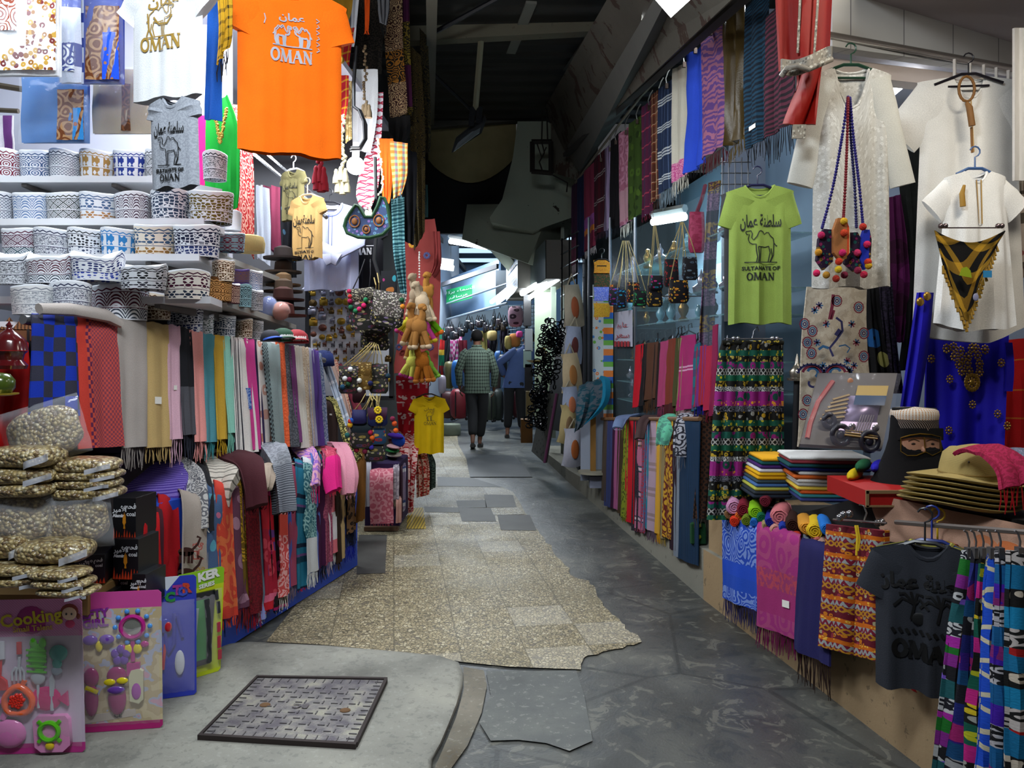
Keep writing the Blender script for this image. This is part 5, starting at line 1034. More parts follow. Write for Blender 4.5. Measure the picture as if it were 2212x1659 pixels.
def build_beauty():
 g=G('pink_flower_card',.35,0,.5);u,v,uv=g.uv();c=g.ramp(g.noise(16,2,uv),[(.35,'d8c8a0'),(.45,'c8b48c'),(.55,'b8bcd0'),(.62,'d8a8bc')]);g.base(g.mix(g.m('LESS_THAN',v,.03),g.mix(g.m('GREATER_THAN',v,.44),c,'d04c9c'),'b81c74'))
 mp=lambda x,z:(x,-.006,z)
 def mir(q):
  q.tube([(.055+.038*math.cos(a),-.014,.375+.038*math.sin(a))for a in[i*PI/12 for i in range(24)]],.008,6,closed=True)
  bar_(q,[(.055,.33),(.055,.25)],.008);q.ext([(.035,.2),(.078,.2),(.078,.245),(.035,.245)],-.016,-.004);ov(q,.02,.3,.014,.012);ov(q,.095,.31,.014,.012)
 def beads(q):
  for i in range(10):a=i*PI/5;ov(q,.055+.058*math.cos(a),.375+.058*math.sin(a),.009,.009)
 def slip(q):
  for x,w_ in((-.085,.026),(.0,.034)):ov(q,x,.20,w_,.035,-.01,.01);ov(q,x,.12,w_*.9,.06,-.01,.01);
 def bows(q):
  for x in(-.085,-.03):ov(q,x,.335,.025,.018,-.014,.009)
  for a in range(5):ov(q,.015+.02*math.cos(a*1.26+.3),.275+.022*math.sin(a*1.26+.3),.014,.017,-.013)
  ov(q,-.0,.155,.03,.014,-.02,.007)
 def yel(q):ov(q,-.057,.31,.012,.02);ov(q,.04,.325-.03,.016,.018);ov(q,.07,.325-.03,.016,.018);ov(q,-.02,.185,.02,.012,-.022);ov(q,.022,.188,.02,.012,-.022);bar_(q,[(-.1,.17),(-.06,.15)],.008,-.02)
 def phone(q):q.ext([(.045,.11),(.075,.1),(.09,.115),(.09,.215),(.075,.225),(.05,.22),(.042,.2)],-.018,-.004)
 card('toy_dress_up_set','pink blister pack with toy mirror, slippers and bow for girls',Vector((-1.40,2.80,.022)),.15,.04,.30,.50,g.m_,[('toy_mirror',pk('b81c84'),mir),('mirror_glass',plain('c8c8c0',.1,.8),lambda q:q.ell((.055,-.012,.375),(.034,.004,.034),18,8)),('blue_beads',pk('4c94e0'),beads),('magenta_slippers',pk('a0186c'),slip),('purple_bows',pk('6c3ca8'),bows),('butterfly_pattern',pk('e8d418'),yel),('toy_phone',pk('d8d4b0'),phone),('phone_keypad',pk('b04cb0'),lambda q:q.ell((.067,-.019,.145),(.016,.003,.03))),('title_lettering',pk('8a2c9c',.4),lambda q:(put_text(q,'EFTY',.04,mp,-.07,.425,.002,.1),put_text(q,'GIRL',.04,mp,-.07,.39,.002,.1))),('marks_lettering',pk('404048',.5),lambda q:put_text(q,'CE',.022,lambda x,z:(x,-.0035,z),.0,.055,.0005)),('label_strip',pk('c8bcb0',.5),lambda q:q.ext([(-.13,.03),(.06,.05),(.06,.075),(-.13,.06)],-.003,-.002))])
build_beauty()
def build_doc():
 g=G('blue_card',.35,0,.5);u,v,uv=g.uv();g.base(g.mix(g.m('GREATER_THAN',g.m('ADD',v,g.m('MULTIPLY',u,-1.2)),.42),'2c3cb8','d0d8e4'));mp=lambda x,z:(x,-.007,z)
 def wh(q):ov(q,-.045,.06,.035,.035,-.015,.02);ov(q,-.05,.13,.03,.055);bar_(q,[(-.06,.36),(-.06,.18)],.012);ov(q,.05,.14,.018,.05)
 card('toy_doctor_set','blue blister pack of toy doctor tools with Doctor title',Vector((-1.345,3.06,.022)),.35,.06,.22,.48,g.m_,[('title_lettering',pk('c83c1c',.4),lambda q:(put_text(q,'D',.06,mp,-.03,.425,.003,-.1),put_text(q,'R',.05,mp,.075,.43,.003))),('title_letter_o',pk('2c4cc0',.4),lambda q:put_text(q,'O   O',.045,mp,.024,.418,.003)),('title_letter_c',pk('208c3c',.4),lambda q:put_text(q,'C',.05,mp,.016,.40,.003)),('title_letter_t',pk('a02c88',.4),lambda q:put_text(q,'T',.05,mp,.042,.425,.003)),('white_instruments',pk('d4d8e0'),wh),('blue_stethoscope',pk('1c2ca8'),lambda q:(bar_(q,[(.03,.34),(.03,.22),(.01,.18),(.0,.22),(.0,.27)],.007),bar_(q,[(.04,.33),(.06,.24)],.006),ov(q,.0,.29,.024,.03))),('red_otoscope',pk('c01c2c'),lambda q:(ov(q,.01,.29,.013,.02,-.02),bar_(q,[(.0,.24),(-.01,.12)],.006))),('pink_logo',pk('a83c94',.4),lambda q:ov(q,-.06,.42,.022,.024,-.004,.002)),('black_dials',pk('16161a'),lambda q:(ov(q,-.03,.13,.01,.012,-.024),ov(q,-.035,.06,.006,.006,-.034),q.box((-.05,-.01,.012),(.07,.02,.02))))])
build_doc()
def build_poker():
 g=G('green_card',.35,0,.5);u,v,uv=g.uv();g.base(g.mix(g.m('LESS_THAN',v,.38),g.mix(g.m('GREATER_THAN',v,.04),'b01c38','8cc41c'),'c4d41c'));mp=lambda x,z:(x,-.006,z)
 card('toy_marker_set','lime green blister pack with black and green toy board and pens',Vector((-1.305,3.26,.022)),.8,.08,.2,.45,g.m_,[('toy_board',pk('14181a',.4),lambda q:q.ext([(-.09,.05),(.05,.05),(.06,.36),(-.08,.36)],-.012,-.003)),('green_panel',pk('148c2c',.4),lambda q:q.ext([(-.07,.075),(.03,.075),(.035,.33),(-.065,.33)],-.015,-.012)),('title_lettering',pk('e8e8e0',.4),lambda q:(put_text(q,'KER',.05,mp,.03,.425,.003,.1),put_text(q,'SERIES',.024,mp,.025,.385,.001,.1))),('black_pens',pk('1c2028'),lambda q:(bar_(q,[(.02,.33),(.035,.2),(.04,.06)],.012,-.02),bar_(q,[(.06,.36),(.065,.32)],.008,-.02),bar_(q,[(.07,.31),(.075,.26)],.008,-.02))),('grey_pen',pk('a0b0a8'),lambda q:bar_(q,[(-.02,.3),(-.03,.12)],.009,-.02)),('red_pens',pk('b02c40'),lambda q:(bar_(q,[(.075,.22),(.078,.18)],.009,-.02),bar_(q,[(.08,.16),(.082,.11)],.009,-.02),bar_(q,[(.085,.1),(.086,.06)],.009,-.02)))])
build_poker()
# ================= CENTRE LEFT: magnet board, bags, plush camels, hanging shawls
def brd():
 o=P(757,640,5.75);t=thing('magnet_board','white magnet board with black frame hung with souvenir magnets','display board',P(757,830,5.75));a,b=P(664,618,5.75),P(845,860,5.75);w=b.x-a.x;h=a.z-b.z
 mb=MB();mb.box(((a.x+b.x)/2,5.80,(a.z+b.z)/2),(w,.03,h));mb.mk('panel',plain('dfe1e8',.4),t,False);f=MB()
 for c,d in((((a.x+b.x)/2,5.77,a.z),(w+.04,.05,.03)),((a.x,5.77,(a.z+b.z)/2),(.03,.05,h)),((b.x,5.77,(a.z+b.z)/2),(.03,.05,h)),(((a.x+b.x)/2,5.77,b.z),(w+.04,.05,.03))):f.box(c,d)
 f.mk('frame',plain('101014',.5),t,False)
brd()
MCOL=[('gold','b08c2c',.7),('brass','c9a23c',.8),('pewter','6c6a72',.7),('copper','7a4a3a',.6),('bronze','6a5228',.7),('silver','9a9aa8',.8)]
_pt={}
rr=random.Random(21)
def magnet(x,y,s,ci,kind,lab):
 key=(ci,kind)
 if key not in _pt:
  mb=MB(Matrix.Translation(P(x,y,5.735)));c=MCOL[ci]
  if kind==0:mb.box((0,0,0),(.05,.012,.042),bev=.004);mb.box((0,-.006,.024),(.03,.01,.016),bev=.003)
  elif kind==1:mb.ell((0,0,0),(.026,.008,.022),14,8);mb.ell((0,-.006,0),(.017,.006,.014),12,6)
  elif kind==2:mb.ell((0,0,.002),(.017,.007,.011));mb.ell((.012,0,.02),(.006,.005,.006));[mb.tube([(dx,0,0),(dx*1.1,0,-.022)],.003,4)for dx in(-.011,-.004,.006,.012)];mb.tube([(.012,0,.005),(.013,0,.02)],.004,4)
  else:mb.box((0,0,-.006),(.034,.012,.03),bev=.006);mb.ell((0,0,.014),(.011,.007,.01));mb.tube([(-.02,0,.0),(-.026,0,.014)],.004,4)
  o=mb.mk('fridge_magnet',plain(c[1],.3,c[2],.6,var=.3),None,True,lab,'magnet','magnets on the white board',origin=P(x,y,5.735));_pt[key]=o
 else:o=_pt[key].copy();C.objects.link(o);o.location=P(x,y,5.735)
 o['label']=lab;o['group']='magnets on the white board';o.scale=(s*.92,1,s*.92)
KN=['rectangular plaque','oval plaque','camel shaped','dagger and pot shaped']
ln=[(672,[(676,632),(699,632),(717,632),(733,632),(754,634)]),(0,[(676,655),(699,653),(716,652),(732,651),(748,652)]),(0,[(674,673),(694,668),(716,671),(734,672),(756,668)]),(0,[(696,684),(718,692),(737,694),(757,690),(677,697)]),(0,[(697,708),(719,709),(738,713),(756,708),(774,706)]),(0,[(677,722),(696,728),(711,731),(724,725),(743,727),(762,722)]),(0,[(680,745),(688,745),(701,743),(719,744),(736,745),(752,745),(768,745)]),(0,[(683,758),(707,759),(724,760),(745,759),(762,760),(780,758)]),(0,[(728,774),(745,776),(760,774),(733,790),(750,792),(768,790)]),(0,[(800,800),(815,790),(828,804),(838,776),(836,820),(822,832)])]
RW=['top','second','third','fourth','fifth','sixth','seventh','eighth','ninth','lowest']
for r,(_,L)in enumerate(ln):
 for i,(x,y)in enumerate(L):
  ci=rr.randrange(6);kd=2 if r in(6,7,8)else rr.randrange(4);magnet(x,y,(1.3 if r<5 else 1.0),ci,kd,'%s %s magnet, number %s along the %s row'%(MCOL[ci][0],KN[kd],['one','two','three','four','five','six','seven'][i],RW[r]))
# far left shop clothes
garment('kids_t_shirt','small khaki T-shirt on a clear hanger behind the orange T-shirt',P(634,368,5.2),-.5,.21,.33,fab('6c6644'),slv=.07,sang=70,neck=.045,dip=.05,pr=pr_sult(.6),pmat='141410',sw=.055,cuff=.055,group='T-shirts inside the shop');hanger('clear plastic hanger of the small khaki T-shirt',P(634,365,5.2),-.5,.18,'d8d8dc')
garment('t_shirt','tan T-shirt with black camel print on a beige hanger',P(664,424,5.0),-.45,.27,.40,fab('b9965e'),slv=.08,sang=68,neck=.055,dip=.05,pr=pr_sult(.85),pmat='141410',sw=.06,cuff=.06,group='T-shirts inside the shop');hanger('beige hanger of the tan T-shirt',P(664,420,5.0),-.45,.24,'cbb488',up=.12)
def pr_dish(mb,mp):
 for s in(-.012,.012):mb.ribbon([(s,-.08),(s,-.36)],.004,mp)
 mb.ribbon([(-.085*math.cos(a),-.005-.085*math.sin(a))for a in[i*PI/12 for i in range(13)]],.005,mp)
DSH=garment('dishdasha','pale blue long robe with crossed sleeves and blue piping',P(716,440,5.45),0,.42,.60,fab('a9aecb'),'robe',slv=0,neck=.075,dip=.075,pr=pr_dish,pmat='2c3c78',fold=.02)
for sg in(-1,1):
 mb=MB();a=P(716+sg*62,470,5.40);b=P(716+sg*58,520,5.36);c=P(716-sg*18,560,5.33);mb.tube([a,b,c],[.055,.06,.055],10,flat=.5);mb.mk('folded_sleeve',fab('a9aecb'),DSH)
hanger('black hanger of the pale blue robe',P(712,436,5.45),0,.3,'16161c')
garment('t_shirt','black T-shirt with white palm and OMAN print half behind the bags',P(788,478,5.65),-.1,.30,.52,fab('121218'),slv=.08,neck=.06,dip=.05,pr=lambda mb,mp:(serif_oman(mb,mp,-.02,-.22,.045,.16,.009),mb.ribbon([(-.05,-.18),(.09,-.18)],.005,mp),mb.ell(mp(-.01,-.12),(.035,.004,.025)),mb.ribbon([(-.015,-.14),(-.02,-.18)],.012,mp)),pmat='d0d0d4',group='T-shirts inside the shop')
cloth('white_robe','white robe gathered with beige tassel trim under the pale blue one',[(690,560,770,560,5.5),(668,600,768,600,5.5),(652,626,760,610,5.5)],fab('b4b6cc'),cat='robe',amp=.03,k=4)
for i,(x,c,lab)in enumerate(((575,'6c2c44','maroon trousers hanging inside the shop'),(592,'8a3a54','dusty red trousers hanging inside the shop'),(612,'22242c','black patterned trousers beside the khaki T-shirt'),(560,'9aa0ac','grey shirt hanging by the chrome bars'))):
 cloth('hanging_trousers' if i<3 else 'hanging_shirt',lab,[(x-6,400,x+22,408,5.6-.1*i),(x-6,470,x+24,475,5.6-.1*i),(x-4,555-8*(3-i),x+24,575-8*(3-i),5.6-.1*i)],fab(c if i!=2 else('flor','14161c',['3a5a70'],14,.3)),cat='trousers' if i<3 else 'shirt',k=2,group='clothes inside the shop')
mb=MB();mb.tube([P(545,330,5.9),P(640,410,5.6),P(705,470,5.2)],.014,6);mb.tube([P(560,318,5.9),P(700,440,5.3)],.01,6);mb.mk('hanging_rail',plain('a8a8ac',.25,.9),None,True,'chrome rail behind the khaki and tan T-shirts','rail')
mb=MB();[mb.tube([P(x,400,6.0),P(x,560,6.0)],.012,6)for x in(556,565)];mb.mk('chrome_stand',plain('a8a8ac',.25,.9),None,True,'chrome upright bars at the shop entrance','stand')
cloth('dark_curtain','black embroidered cloth behind the tan T-shirt',[(612,440,640,440,5.9),(614,600,640,600,5.9)],fab(('flor','101216',['3c6070'],16,.25)),cat='cloth')
# hanging shawls at the corner of the stall (top centre)
GH='shawls hanging from the stall corner'
def hg(rows,sp,lab,fr=None,name='hanging_shawl',amp=.012,k=2.5,cat='shawl',rough=.88,**kw):return cloth(name,lab,rows,fab(sp,rough),amp,k,.006,fr,cat,GH,**kw)
hg([(700,-30,765,-30,5.2),(704,30,755,40,5.2),(712,70,735,72,5.2)],'9a7420','ochre shawl with tiny tassels above the red check',(.05,'b8901c'))
hg([(716,70,765,60,5.3),(712,150,755,130,5.3),(714,260,752,210,5.3),(712,285,742,262,5.3)],('plaid',[(.03,'a81c28'),(.006,'c8901c')],[(.05,'9c1420'),(.012,'c8a01c')]),'red and yellow plaid shawl beside the orange T-shirt',(.05,'a02028'))
hg([(706,110,726,110,5.15),(706,200,724,200,5.15),(708,240,716,240,5.15)],('plaid',[(.02,'5a6a50'),(.006,'b8b090')],[(.02,'3c4c58')]),'grey green plaid shawl edge behind the orange T-shirt')
hg([(742,150,762,150,5.4),(744,230,760,230,5.4),(746,310,760,300,5.4)],('pais','8a7448','b8a478',30,10),'tan figured shawl narrow strip')
hg([(752,-30,778,-30,5.4),(752,60,770,60,5.4),(750,110,762,100,5.4)],'d0d4dc','white cloth strip under the black scarf')
hg([(764,150,815,150,5.6),(762,260,812,260,5.6),(764,325,800,330,5.6)],'d8dade','plain white shawl behind the black cable loop')
hg([(808,200,828,200,5.7),(800,300,824,300,5.7),(776,380,822,370,5.65),(772,430,815,420,5.6),(790,452,800,450,5.6)],('diam','d8d4dc','a83048',.05,.12),'red and white checked headscarf')
hg([(820,300,850,300,5.65),(824,380,846,380,5.65),(830,450,842,440,5.6)],'d85a14','burnt orange crinkled shawl hanging in a point')
hg([(844,305,882,310,5.6),(846,370,880,375,5.6),(850,430,868,420,5.6)],('plaid',[(.015,'b87a2c'),(.01,'3c6a80'),(.006,'c9b060')],[(.02,'a84c24'),(.02,'8a9a70')]),'multicolour plaid shawl beside the orange one',(.04,'3c5a60'))
hg([(774,-30,830,-30,5.9),(768,90,826,80,5.9),(772,170,824,160,5.9)],('mel','14120f','2c2620'),'black shawl with gold edging behind the tassel strings',(.08,'100e0c'))
hg([(786,-30,800,-30,5.5),(788,40,798,40,5.5),(788,66,796,66,5.5)],'d04c0c','bright orange knotted cloth strip',(.03,'d04c0c'))
hg([(812,-30,842,-30,5.5),(818,20,840,25,5.5),(822,50,834,55,5.5)],('plaid',[(.008,'8a8c90'),(.008,'1c1c20')],[(.02,'303038')]),'grey and black striped headscarf at the top',(.08,'121214'))
hg([(826,-30,870,-30,6.0),(832,100,872,110,6.0),(838,190,878,195,6.0),(842,260,880,245,6.0)],('bands',[(.5,('pais','2c120e','9a8060',26,24)),(.25,('pais','0c0a08','8a5a1c',18,26))]),'brown paisley shawl with gold border')
hg([(868,-30,884,-30,6.05),(872,100,886,100,6.05),(876,250,892,250,6.05)],('bands',[(.3,'3a0c30'),(.3,('pais','141008','6c5a1c',24,24))]),'plum and black gold shawl beside the brown paisley one')
hg([(838,255,884,250,5.95),(842,290,884,290,5.95),(850,312,870,312,5.95)],'0c0b0c','black fur trimmed shawl end',amp=.03)
hg([(878,90,908,120,6.3),(884,250,916,260,6.3),(888,400,918,400,6.3),(896,540,918,500,6.3)],('pais','0c0a08','4c3e18',30,28),'long black shawl with gold scroll pattern by the lane')
hg([(906,60,924,80,6.6),(912,230,930,240,6.6),(914,330,930,330,6.6)],('pais','0c0c0c','3a3216',24,28),'dark gold patterned shawl outermost by the lane')
hg([(868,320,900,330,6.2),(870,420,900,430,6.2),(872,520,894,530,6.2)],'0a0a10','black sequinned shawl',k=2)
hg([(846,430,874,425,6.0),(848,500,874,500,6.0),(852,560,876,560,6.0),(868,640,880,640,6.0)],('ripple','1c4c58','6a9ca0',40,6),'teal patterned shawl behind the beaded bags')
hg([(890,390,925,400,6.9),(892,470,925,470,6.9)],('su',[(.02,'0c2a2a'),(.01,'061414')]),'dark green ribbed cloth at the end of the shawls')
def strand(lab,pts,c,r,n,d,tas=None,name='tassel_string'):
 t=thing(name,lab,'tassel',P(pts[-1][0],pts[-1][1],d),'tassel strings');Pp=catmull([P(x,y,d)for x,y in pts],n);mb=MB();rr=random.Random(n)
 mb.tube(Pp,r*.25,4)
 for p in Pp:mb.ell(p+Vector((rr.uniform(-r,r),0,0)),(r*rr.uniform(.8,1.2),r,r*1.1),6,5)
 mb.mk('cord',plain(c,.8),t)
 if tas:
  for i,(dx,dy)in enumerate(tas):
   q=MB();o=P(pts[-1][0]+dx,pts[-1][1]+dy,d);q.lathe([(.022,-.075),(.02,-.04),(.012,-.012),(.013,.0),(.008,.012),(.001,.015)],10,o);q.mk('tassel',plain(c,.85),t)
 return t
strand('cream cord with a cluster of long tassels beside the round bulb',[(742,250),(738,300),(744,340),(738,360)],'c9c09c',.01,30,4.9,[(-12,10),(-2,4),(8,8),(-8,30),(2,34),(12,30)])
strand('cream cord with tassels ending over the embroidered bag',[(815,300),(826,400),(800,440),(798,452)],'c9c09c',.008,34,5.3,[(-6,6),(2,4),(6,12),(-2,24),(4,28)])
strand('dusty red tassel cluster under the orange T-shirt',[(690,340),(691,356)],'a02438',.01,5,3.9,[(-8,8),(0,5),(8,10),(-6,22),(3,26),(10,24)])
strand('khaki rosette cord beside the orange T-shirt sleeve',[(724,95),(728,120),(734,130)],'8a6c14',.02,6,4.6)
strand('dark cord of shells and tassels ending in a brown rosette',[(786,100),(790,150),(788,190),(791,230)],'6a5840',.010,20,5.2,[(-6,0),(0,-4),(6,0)])
mb=MB();mb.tube([P(x,y,5.1)for x,y in((770,100),(764,180),(764,230),(778,240),(790,270),(790,300),(778,322),(756,324))],.012,8);mb.tube([P(x,y,5.08)for x,y in((774,236),(785,262),(787,300),(776,318),(758,318))],.008,8);mb.mk('head_rope',plain('121216',.5),None,True,'black doubled head rope hanging in a loop over white cloth','head rope')
# embroidered bags
def pouch(x,y,w,h,d,sp,lab,yaw=0,flap=None,cords=(),cc='a08a50',poms=(),fringe_=None,group='beaded shoulder bags',roll=0,thick=.05,name='shoulder_bag',cr=.004):
 o=P(x,y,d);t=thing(name,lab,'bag',o,group);W_=w/F*d;H_=h/F*d;T=XF(o,yaw,0,roll)
 mb=MB(T);n,m=22,10;vs=[];uvs=[]
 for i in range(m+1):
  z=i/m;k=1-.12*z-.25*max(0,.12-z)/.12*1;dep=thick*(.35+.65*math.sin(PI*min(1,.12+z*.88)))
  for j in range(n):
   th=2*PI*j/n;c_,s_=math.cos(th),math.sin(th);vs.append((math.copysign(abs(c_)**.45,c_)*W_/2*k,math.copysign(abs(s_)**.6,s_)*dep/2,(z-.5)*H_));uvs.append(((1-c_)/2*W_*(1 if s_<0 else-1),z*H_))
 mb.add(vs,[(i*n+j,i*n+(j+1)%n,(i+1)*n+(j+1)%n,(i+1)*n+j)for i in range(m)for j in range(n)]+[tuple(range(n-1,-1,-1)),tuple(m*n+j for j in range(n))],uvs);pb=mb.mk('pouch',fab(sp,.6),t)
 if flap:
  q=MB(T);q.grid(lambda a,b:((a-.5)*W_*.96*(1-.25*b*b),-thick*.5*(.6+.4*math.sin(PI*b))-.006,H_*.5-b*H_*flap[1]-.03*H_*math.sin(PI*a)*b),8,6,.004,lambda a,b:(a*W_,b*H_));q.mk('flap',fab(flap[0],.6),pb)
 if cords:
  q=MB()
  for(x0,dx,x1,y1)in cords:q.tube([P(x+x0,y-h*.48+dx,d),P((x+x0+x1)/2+2,(y-h*.48+dx+y1)/2,d-.03),P(x1,y1,d+.02)],cr,5)
  q.mk('cord',plain(cc,.7),t)
 for i,(px,py,c)in enumerate(poms):q=MB();q.ell(P(px,py,d-thick*.7),.017,8,6);q.mk('pompom',plain(c,.95,bump=.5),pb)
 return t
MIR=('flor','2a2a26',['8a7a3c','b0a878','4a3a5c','9a8a88','6c2c3c'],46,.42);MIR2=('flor','1c1c18',['b09a5a','c9c0a0','7a6a8a','4c4a30'],60,.4)
def heartbag():
 o=P(795,470,5.05);t=thing('shoulder_bag','green edged round bag with three embroidered medallions and dark straps','bag',o,'beaded shoulder bags');T=XF(P(795,515,5.05));f=5.05/F;out=[]
 for x,y in((746,490),(752,505),(775,514),(800,515),(828,508),(845,492),(842,465),(838,445),(832,430),(824,428),(818,446),(806,470),(790,470),(777,448),(770,445),(758,462),(750,475)):out.append(((x-795)*f,(515-y)*f))
 mb=MB(T);mb.ext(out,-.03,.03);mb.mk('bag_body',fab(('flor','3c4c70',['4a8aa0','8a6aa8','6a90b0'],40,.4)),t,False)
 q=MB(T);q.tube([(a,-.03,b)for a,b in out],.012,6,closed=True);q.mk('green_piping',plain('143c20',.8),t)
 for cx,cy,r in((768,480,.032),(820,478,.032),(793,497,.022)):
  q=MB(T);cc=Vector(((cx-795)*f,-.034,(515-cy)*f));q.tube([cc+Vector((r*math.cos(a),0,r*math.sin(a)*1.15))for a in[i*PI/9 for i in range(18)]],.005,5,closed=True);q.ell(cc,(r*.6,.008,r*.7),12,6);q.mk('medallion',plain('a0642c',.6,var=.5),t)
 [MB().tube(a,.012,5).mk('strap',plain('101014',.6),t)for a in([P(812,515,5.0),P(808,560,5.0),P(822,610,5.0)],[P(810,340,5.1),P(812,430,5.05)])]
heartbag()
pouch(782,668,62,90,5.0,MIR,'mirror embroidered shoulder bag with red and green pompoms',.2,(('flor','2c2824',['d0c8a8','8a8070'],70,.4),.3),[(-20,0,788,560),(15,0,800,560)],'14141a',[(754,630,'9a1440'),(756,650,'a01c4c'),(758,664,'145c3c'),(768,672,'1c6c44'),(776,668,'b01c54'),(786,660,'c01c5c'),(790,648,'1c6c44'),(756,640,'c02c2c')],roll=-.12)
pouch(838,668,74,76,4.95,MIR2,'grey sequinned envelope bag hanging in front of the dark straps',.15,(('flor','4a4640',['c9c4b0','9a8a90','d8d4c8'],80,.42),.75),[(-26,0,808,600),(-20,0,815,590)],'a08a50',[(868,648,'144c2c'),(870,662,'c87c1c')],roll=.15)
pouch(812,690,70,60,5.15,MIR2,'white beaded dark pouch between the two larger bags',0,(MIR,.6),[(-20,0,812,620)],'14141a')
pouch(810,732,66,50,5.2,MIR2,'gold spangled black pouch under the grey sequinned bag',0,(MIR,.5),[(-20,0,812,640),(20,0,818,640)],'a08a50')
for i,(x,y,w,h,sp,poms,lab)in enumerate([(753,820,44,60,MIR,[(757,798,'d8d8d8'),(745,818,'c8c8c8'),(755,820,'6a1434'),(752,830,'143c20'),(740,836,'14405a')],'dark mirror work clutch with white pompoms, inner of three'),(782,812,46,60,('flor','6a5020',['b89a50','d0b878','8a6a2c'],60,.4),[(776,822,'d8d8d0'),(777,842,'d0d0cc'),(764,802,'701838'),(800,828,'141c50')],'gold beaded clutch in the middle of three'),(818,818,44,64,MIR,[(838,812,'143040')],'dark beaded clutch, outer of three')]):
 pouch(x,y,w,h,4.95+.03*i,sp,lab,.2-.2*i,(sp,.55),[(-12,0,800+4*i,740),(-4,0,804+4*i,742),(8,0,808+4*i,744)],'a89458',poms,cr=.003)
pouch(776,850,30,40,5.3,'2a1016','plain dark maroon purse behind the gold clutch')
DB={}
for i,(x,y,w,h,sp,fl,poms,lab)in enumerate([(776,900,34,30,'1c1c4c',None,[],'navy blue cord purse behind the daisy bag'),(816,900,44,40,'14204c',('3a1430',.7),[(848,905,'701838'),(852,915,'c84c1c'),(855,930,'d05c1c'),(760,908,'1c4ca0'),(756,918,'c89c1c'),(757,910,'b0301c')],'maroon flap bag with yellow felt daisies'),(780,940,50,56,MIR,('1c2c34',.4),[(750,940,'14504c')],'dark bag embroidered with purple and orange beads'),(818,942,34,34,('flor','24486a',['c89c3c','a02c2c'],40,.4),None,[(800,934,'b01c44'),(804,946,'c85c1c')],'small blue denim bag with beads'),(810,978,46,36,MIR,None,[(770,972,'8a1430'),(788,975,'701838'),(802,966,'3c2c9c')],'spangled brown pouch at the bottom of the bunch')]):
 DB[i]=pouch(x,y,w,h,4.85+.02*i,sp,lab,.1,fl,[(-10,0,790+8*i,850),(6,0,800+4*i,855)],'a89458',poms,cr=.003)
for px,py in((816,886),(819,906)):
 q=MB();o=P(px,py,4.82)
 for k in range(10):a=k*PI/5;q.ell(o+Vector((.017*math.cos(a),0,.017*math.sin(a))),(.008,.004,.008),6,4)
 q.ell(o,(.008,.007,.008),6,4);q.mk('felt_daisy',plain('d8b814',.8),DB[1])
pouch(840,640,40,110,5.5,('flor','14161c',['9a2c6a','2c8a9a','b06a2c'],14,.38),'black bag with bright petal embroidery behind the strap',-.2,None,[],thick=.03)
# red dress with plush camels
CDR=hg([(880,480,940,472,6.9),(868,560,950,560,6.85),(862,700,948,700,6.8),(850,806,946,806,6.75)],('plain','c8403c')if False else 'a04540','coral red dress with flower embroidery behind the plush camels',name='hanging_dress',cat='dress',k=2,amp=.02)
hg([(934,500,950,500,6.8),(938,560,952,570,6.8),(930,590,938,600,6.8)],'903a38','coral red sleeve of the hanging dress',name='dress_sleeve',cat='sleeve')
for i,(x,y,c)in enumerate(((890,528,'d89c2c'),(922,552,'5a5a8a'),(862,750,'4a4468'),(930,750,'5a4c78'))):
 q=MB();o=P(x,y,6.73);[q.ell(o+Vector((.02*math.cos(a),0,.02*math.sin(a))),(.012,.003,.012),6,4)for a in[k*PI/4 for k in range(8)]];q.mk('embroidered_flower',plain(c,.8),CDR)
q=MB();q.tube([P(905,560,6.2),P(906,545,6.3)],.006,5);[q.ell(P(906,545+i*6,6.2),.008,6,4)for i in range(10)];q.mk('white_chain',plain('d8d4cc',.5),None,True,'white chain carrying the bunch of plush camels','chain')
def plush(x,y,s,d,c,lab,rz=0.0,flip=1,hoof=None):
 """hanging soft camel; x, y = middle of the body; s = body height in px"""
 k=s*1.22/F*d;t=thing('plush_camel',lab,'soft toy',P(x,y,d),'plush camels');T=XF(P(x,y,d),0,0,rz)@Matrix.Scale(flip,4,(1,0,0));mb=MB(T)
 mb.ell((0,0,0),(k*.27,k*.22,k*.32),12,8);mb.ell((k*.08,.02*k,k*.22),(k*.15,k*.14,k*.16));mb.tube([(-.06*k,0,.2*k),(-.14*k,-.03*k,.42*k),(-.12*k,-.05*k,.6*k)],[k*.15,k*.115,k*.10],8)
 mb.ell((-.14*k,-.06*k,.66*k),(k*.16,k*.13,k*.13));mb.ell((-.22*k,-.12*k,.6*k),(k*.09,k*.09,k*.08));mb.ell((-.03*k,-.02*k,.72*k),(.04*k,.03*k,.06*k),6,5)
 L=[(-.14,-.1,-.2),(.1,-.12,.1),(-.05,.05,-.05),(.16,.04,.22)]
 for a,yv,b in L:mb.tube([(a*k,yv*k*.6,-.18*k),((a+b*.4)*k,yv*k,-.42*k),((a+b*.7)*k,yv*k*1.1,-.62*k)],[k*.115,k*.11,k*.095],8)
 mb.mk('camel_body',plain(c,.95,0,.1,bump=.4,bs=160),t);h=MB(T)
 for a,yv,b in L:h.ell(((a+b*.75)*k,yv*k*1.1,-.68*k),(k*.12,k*.12,k*.10),8,6)
 h.mk('hoof',plain(hoof or c,.95,k=1.3 if not hoof else 1),t);return t
plush(922,632,46,6.4,'b8803c','golden plush camel reaching out at the top of the bunch',.25);plush(900,638,50,6.25,'b8a084','cream plush camel, upper one of the bunch',.0);plush(912,652,48,6.2,'c8b294','cream plush camel, lower one of the bunch',-.15)
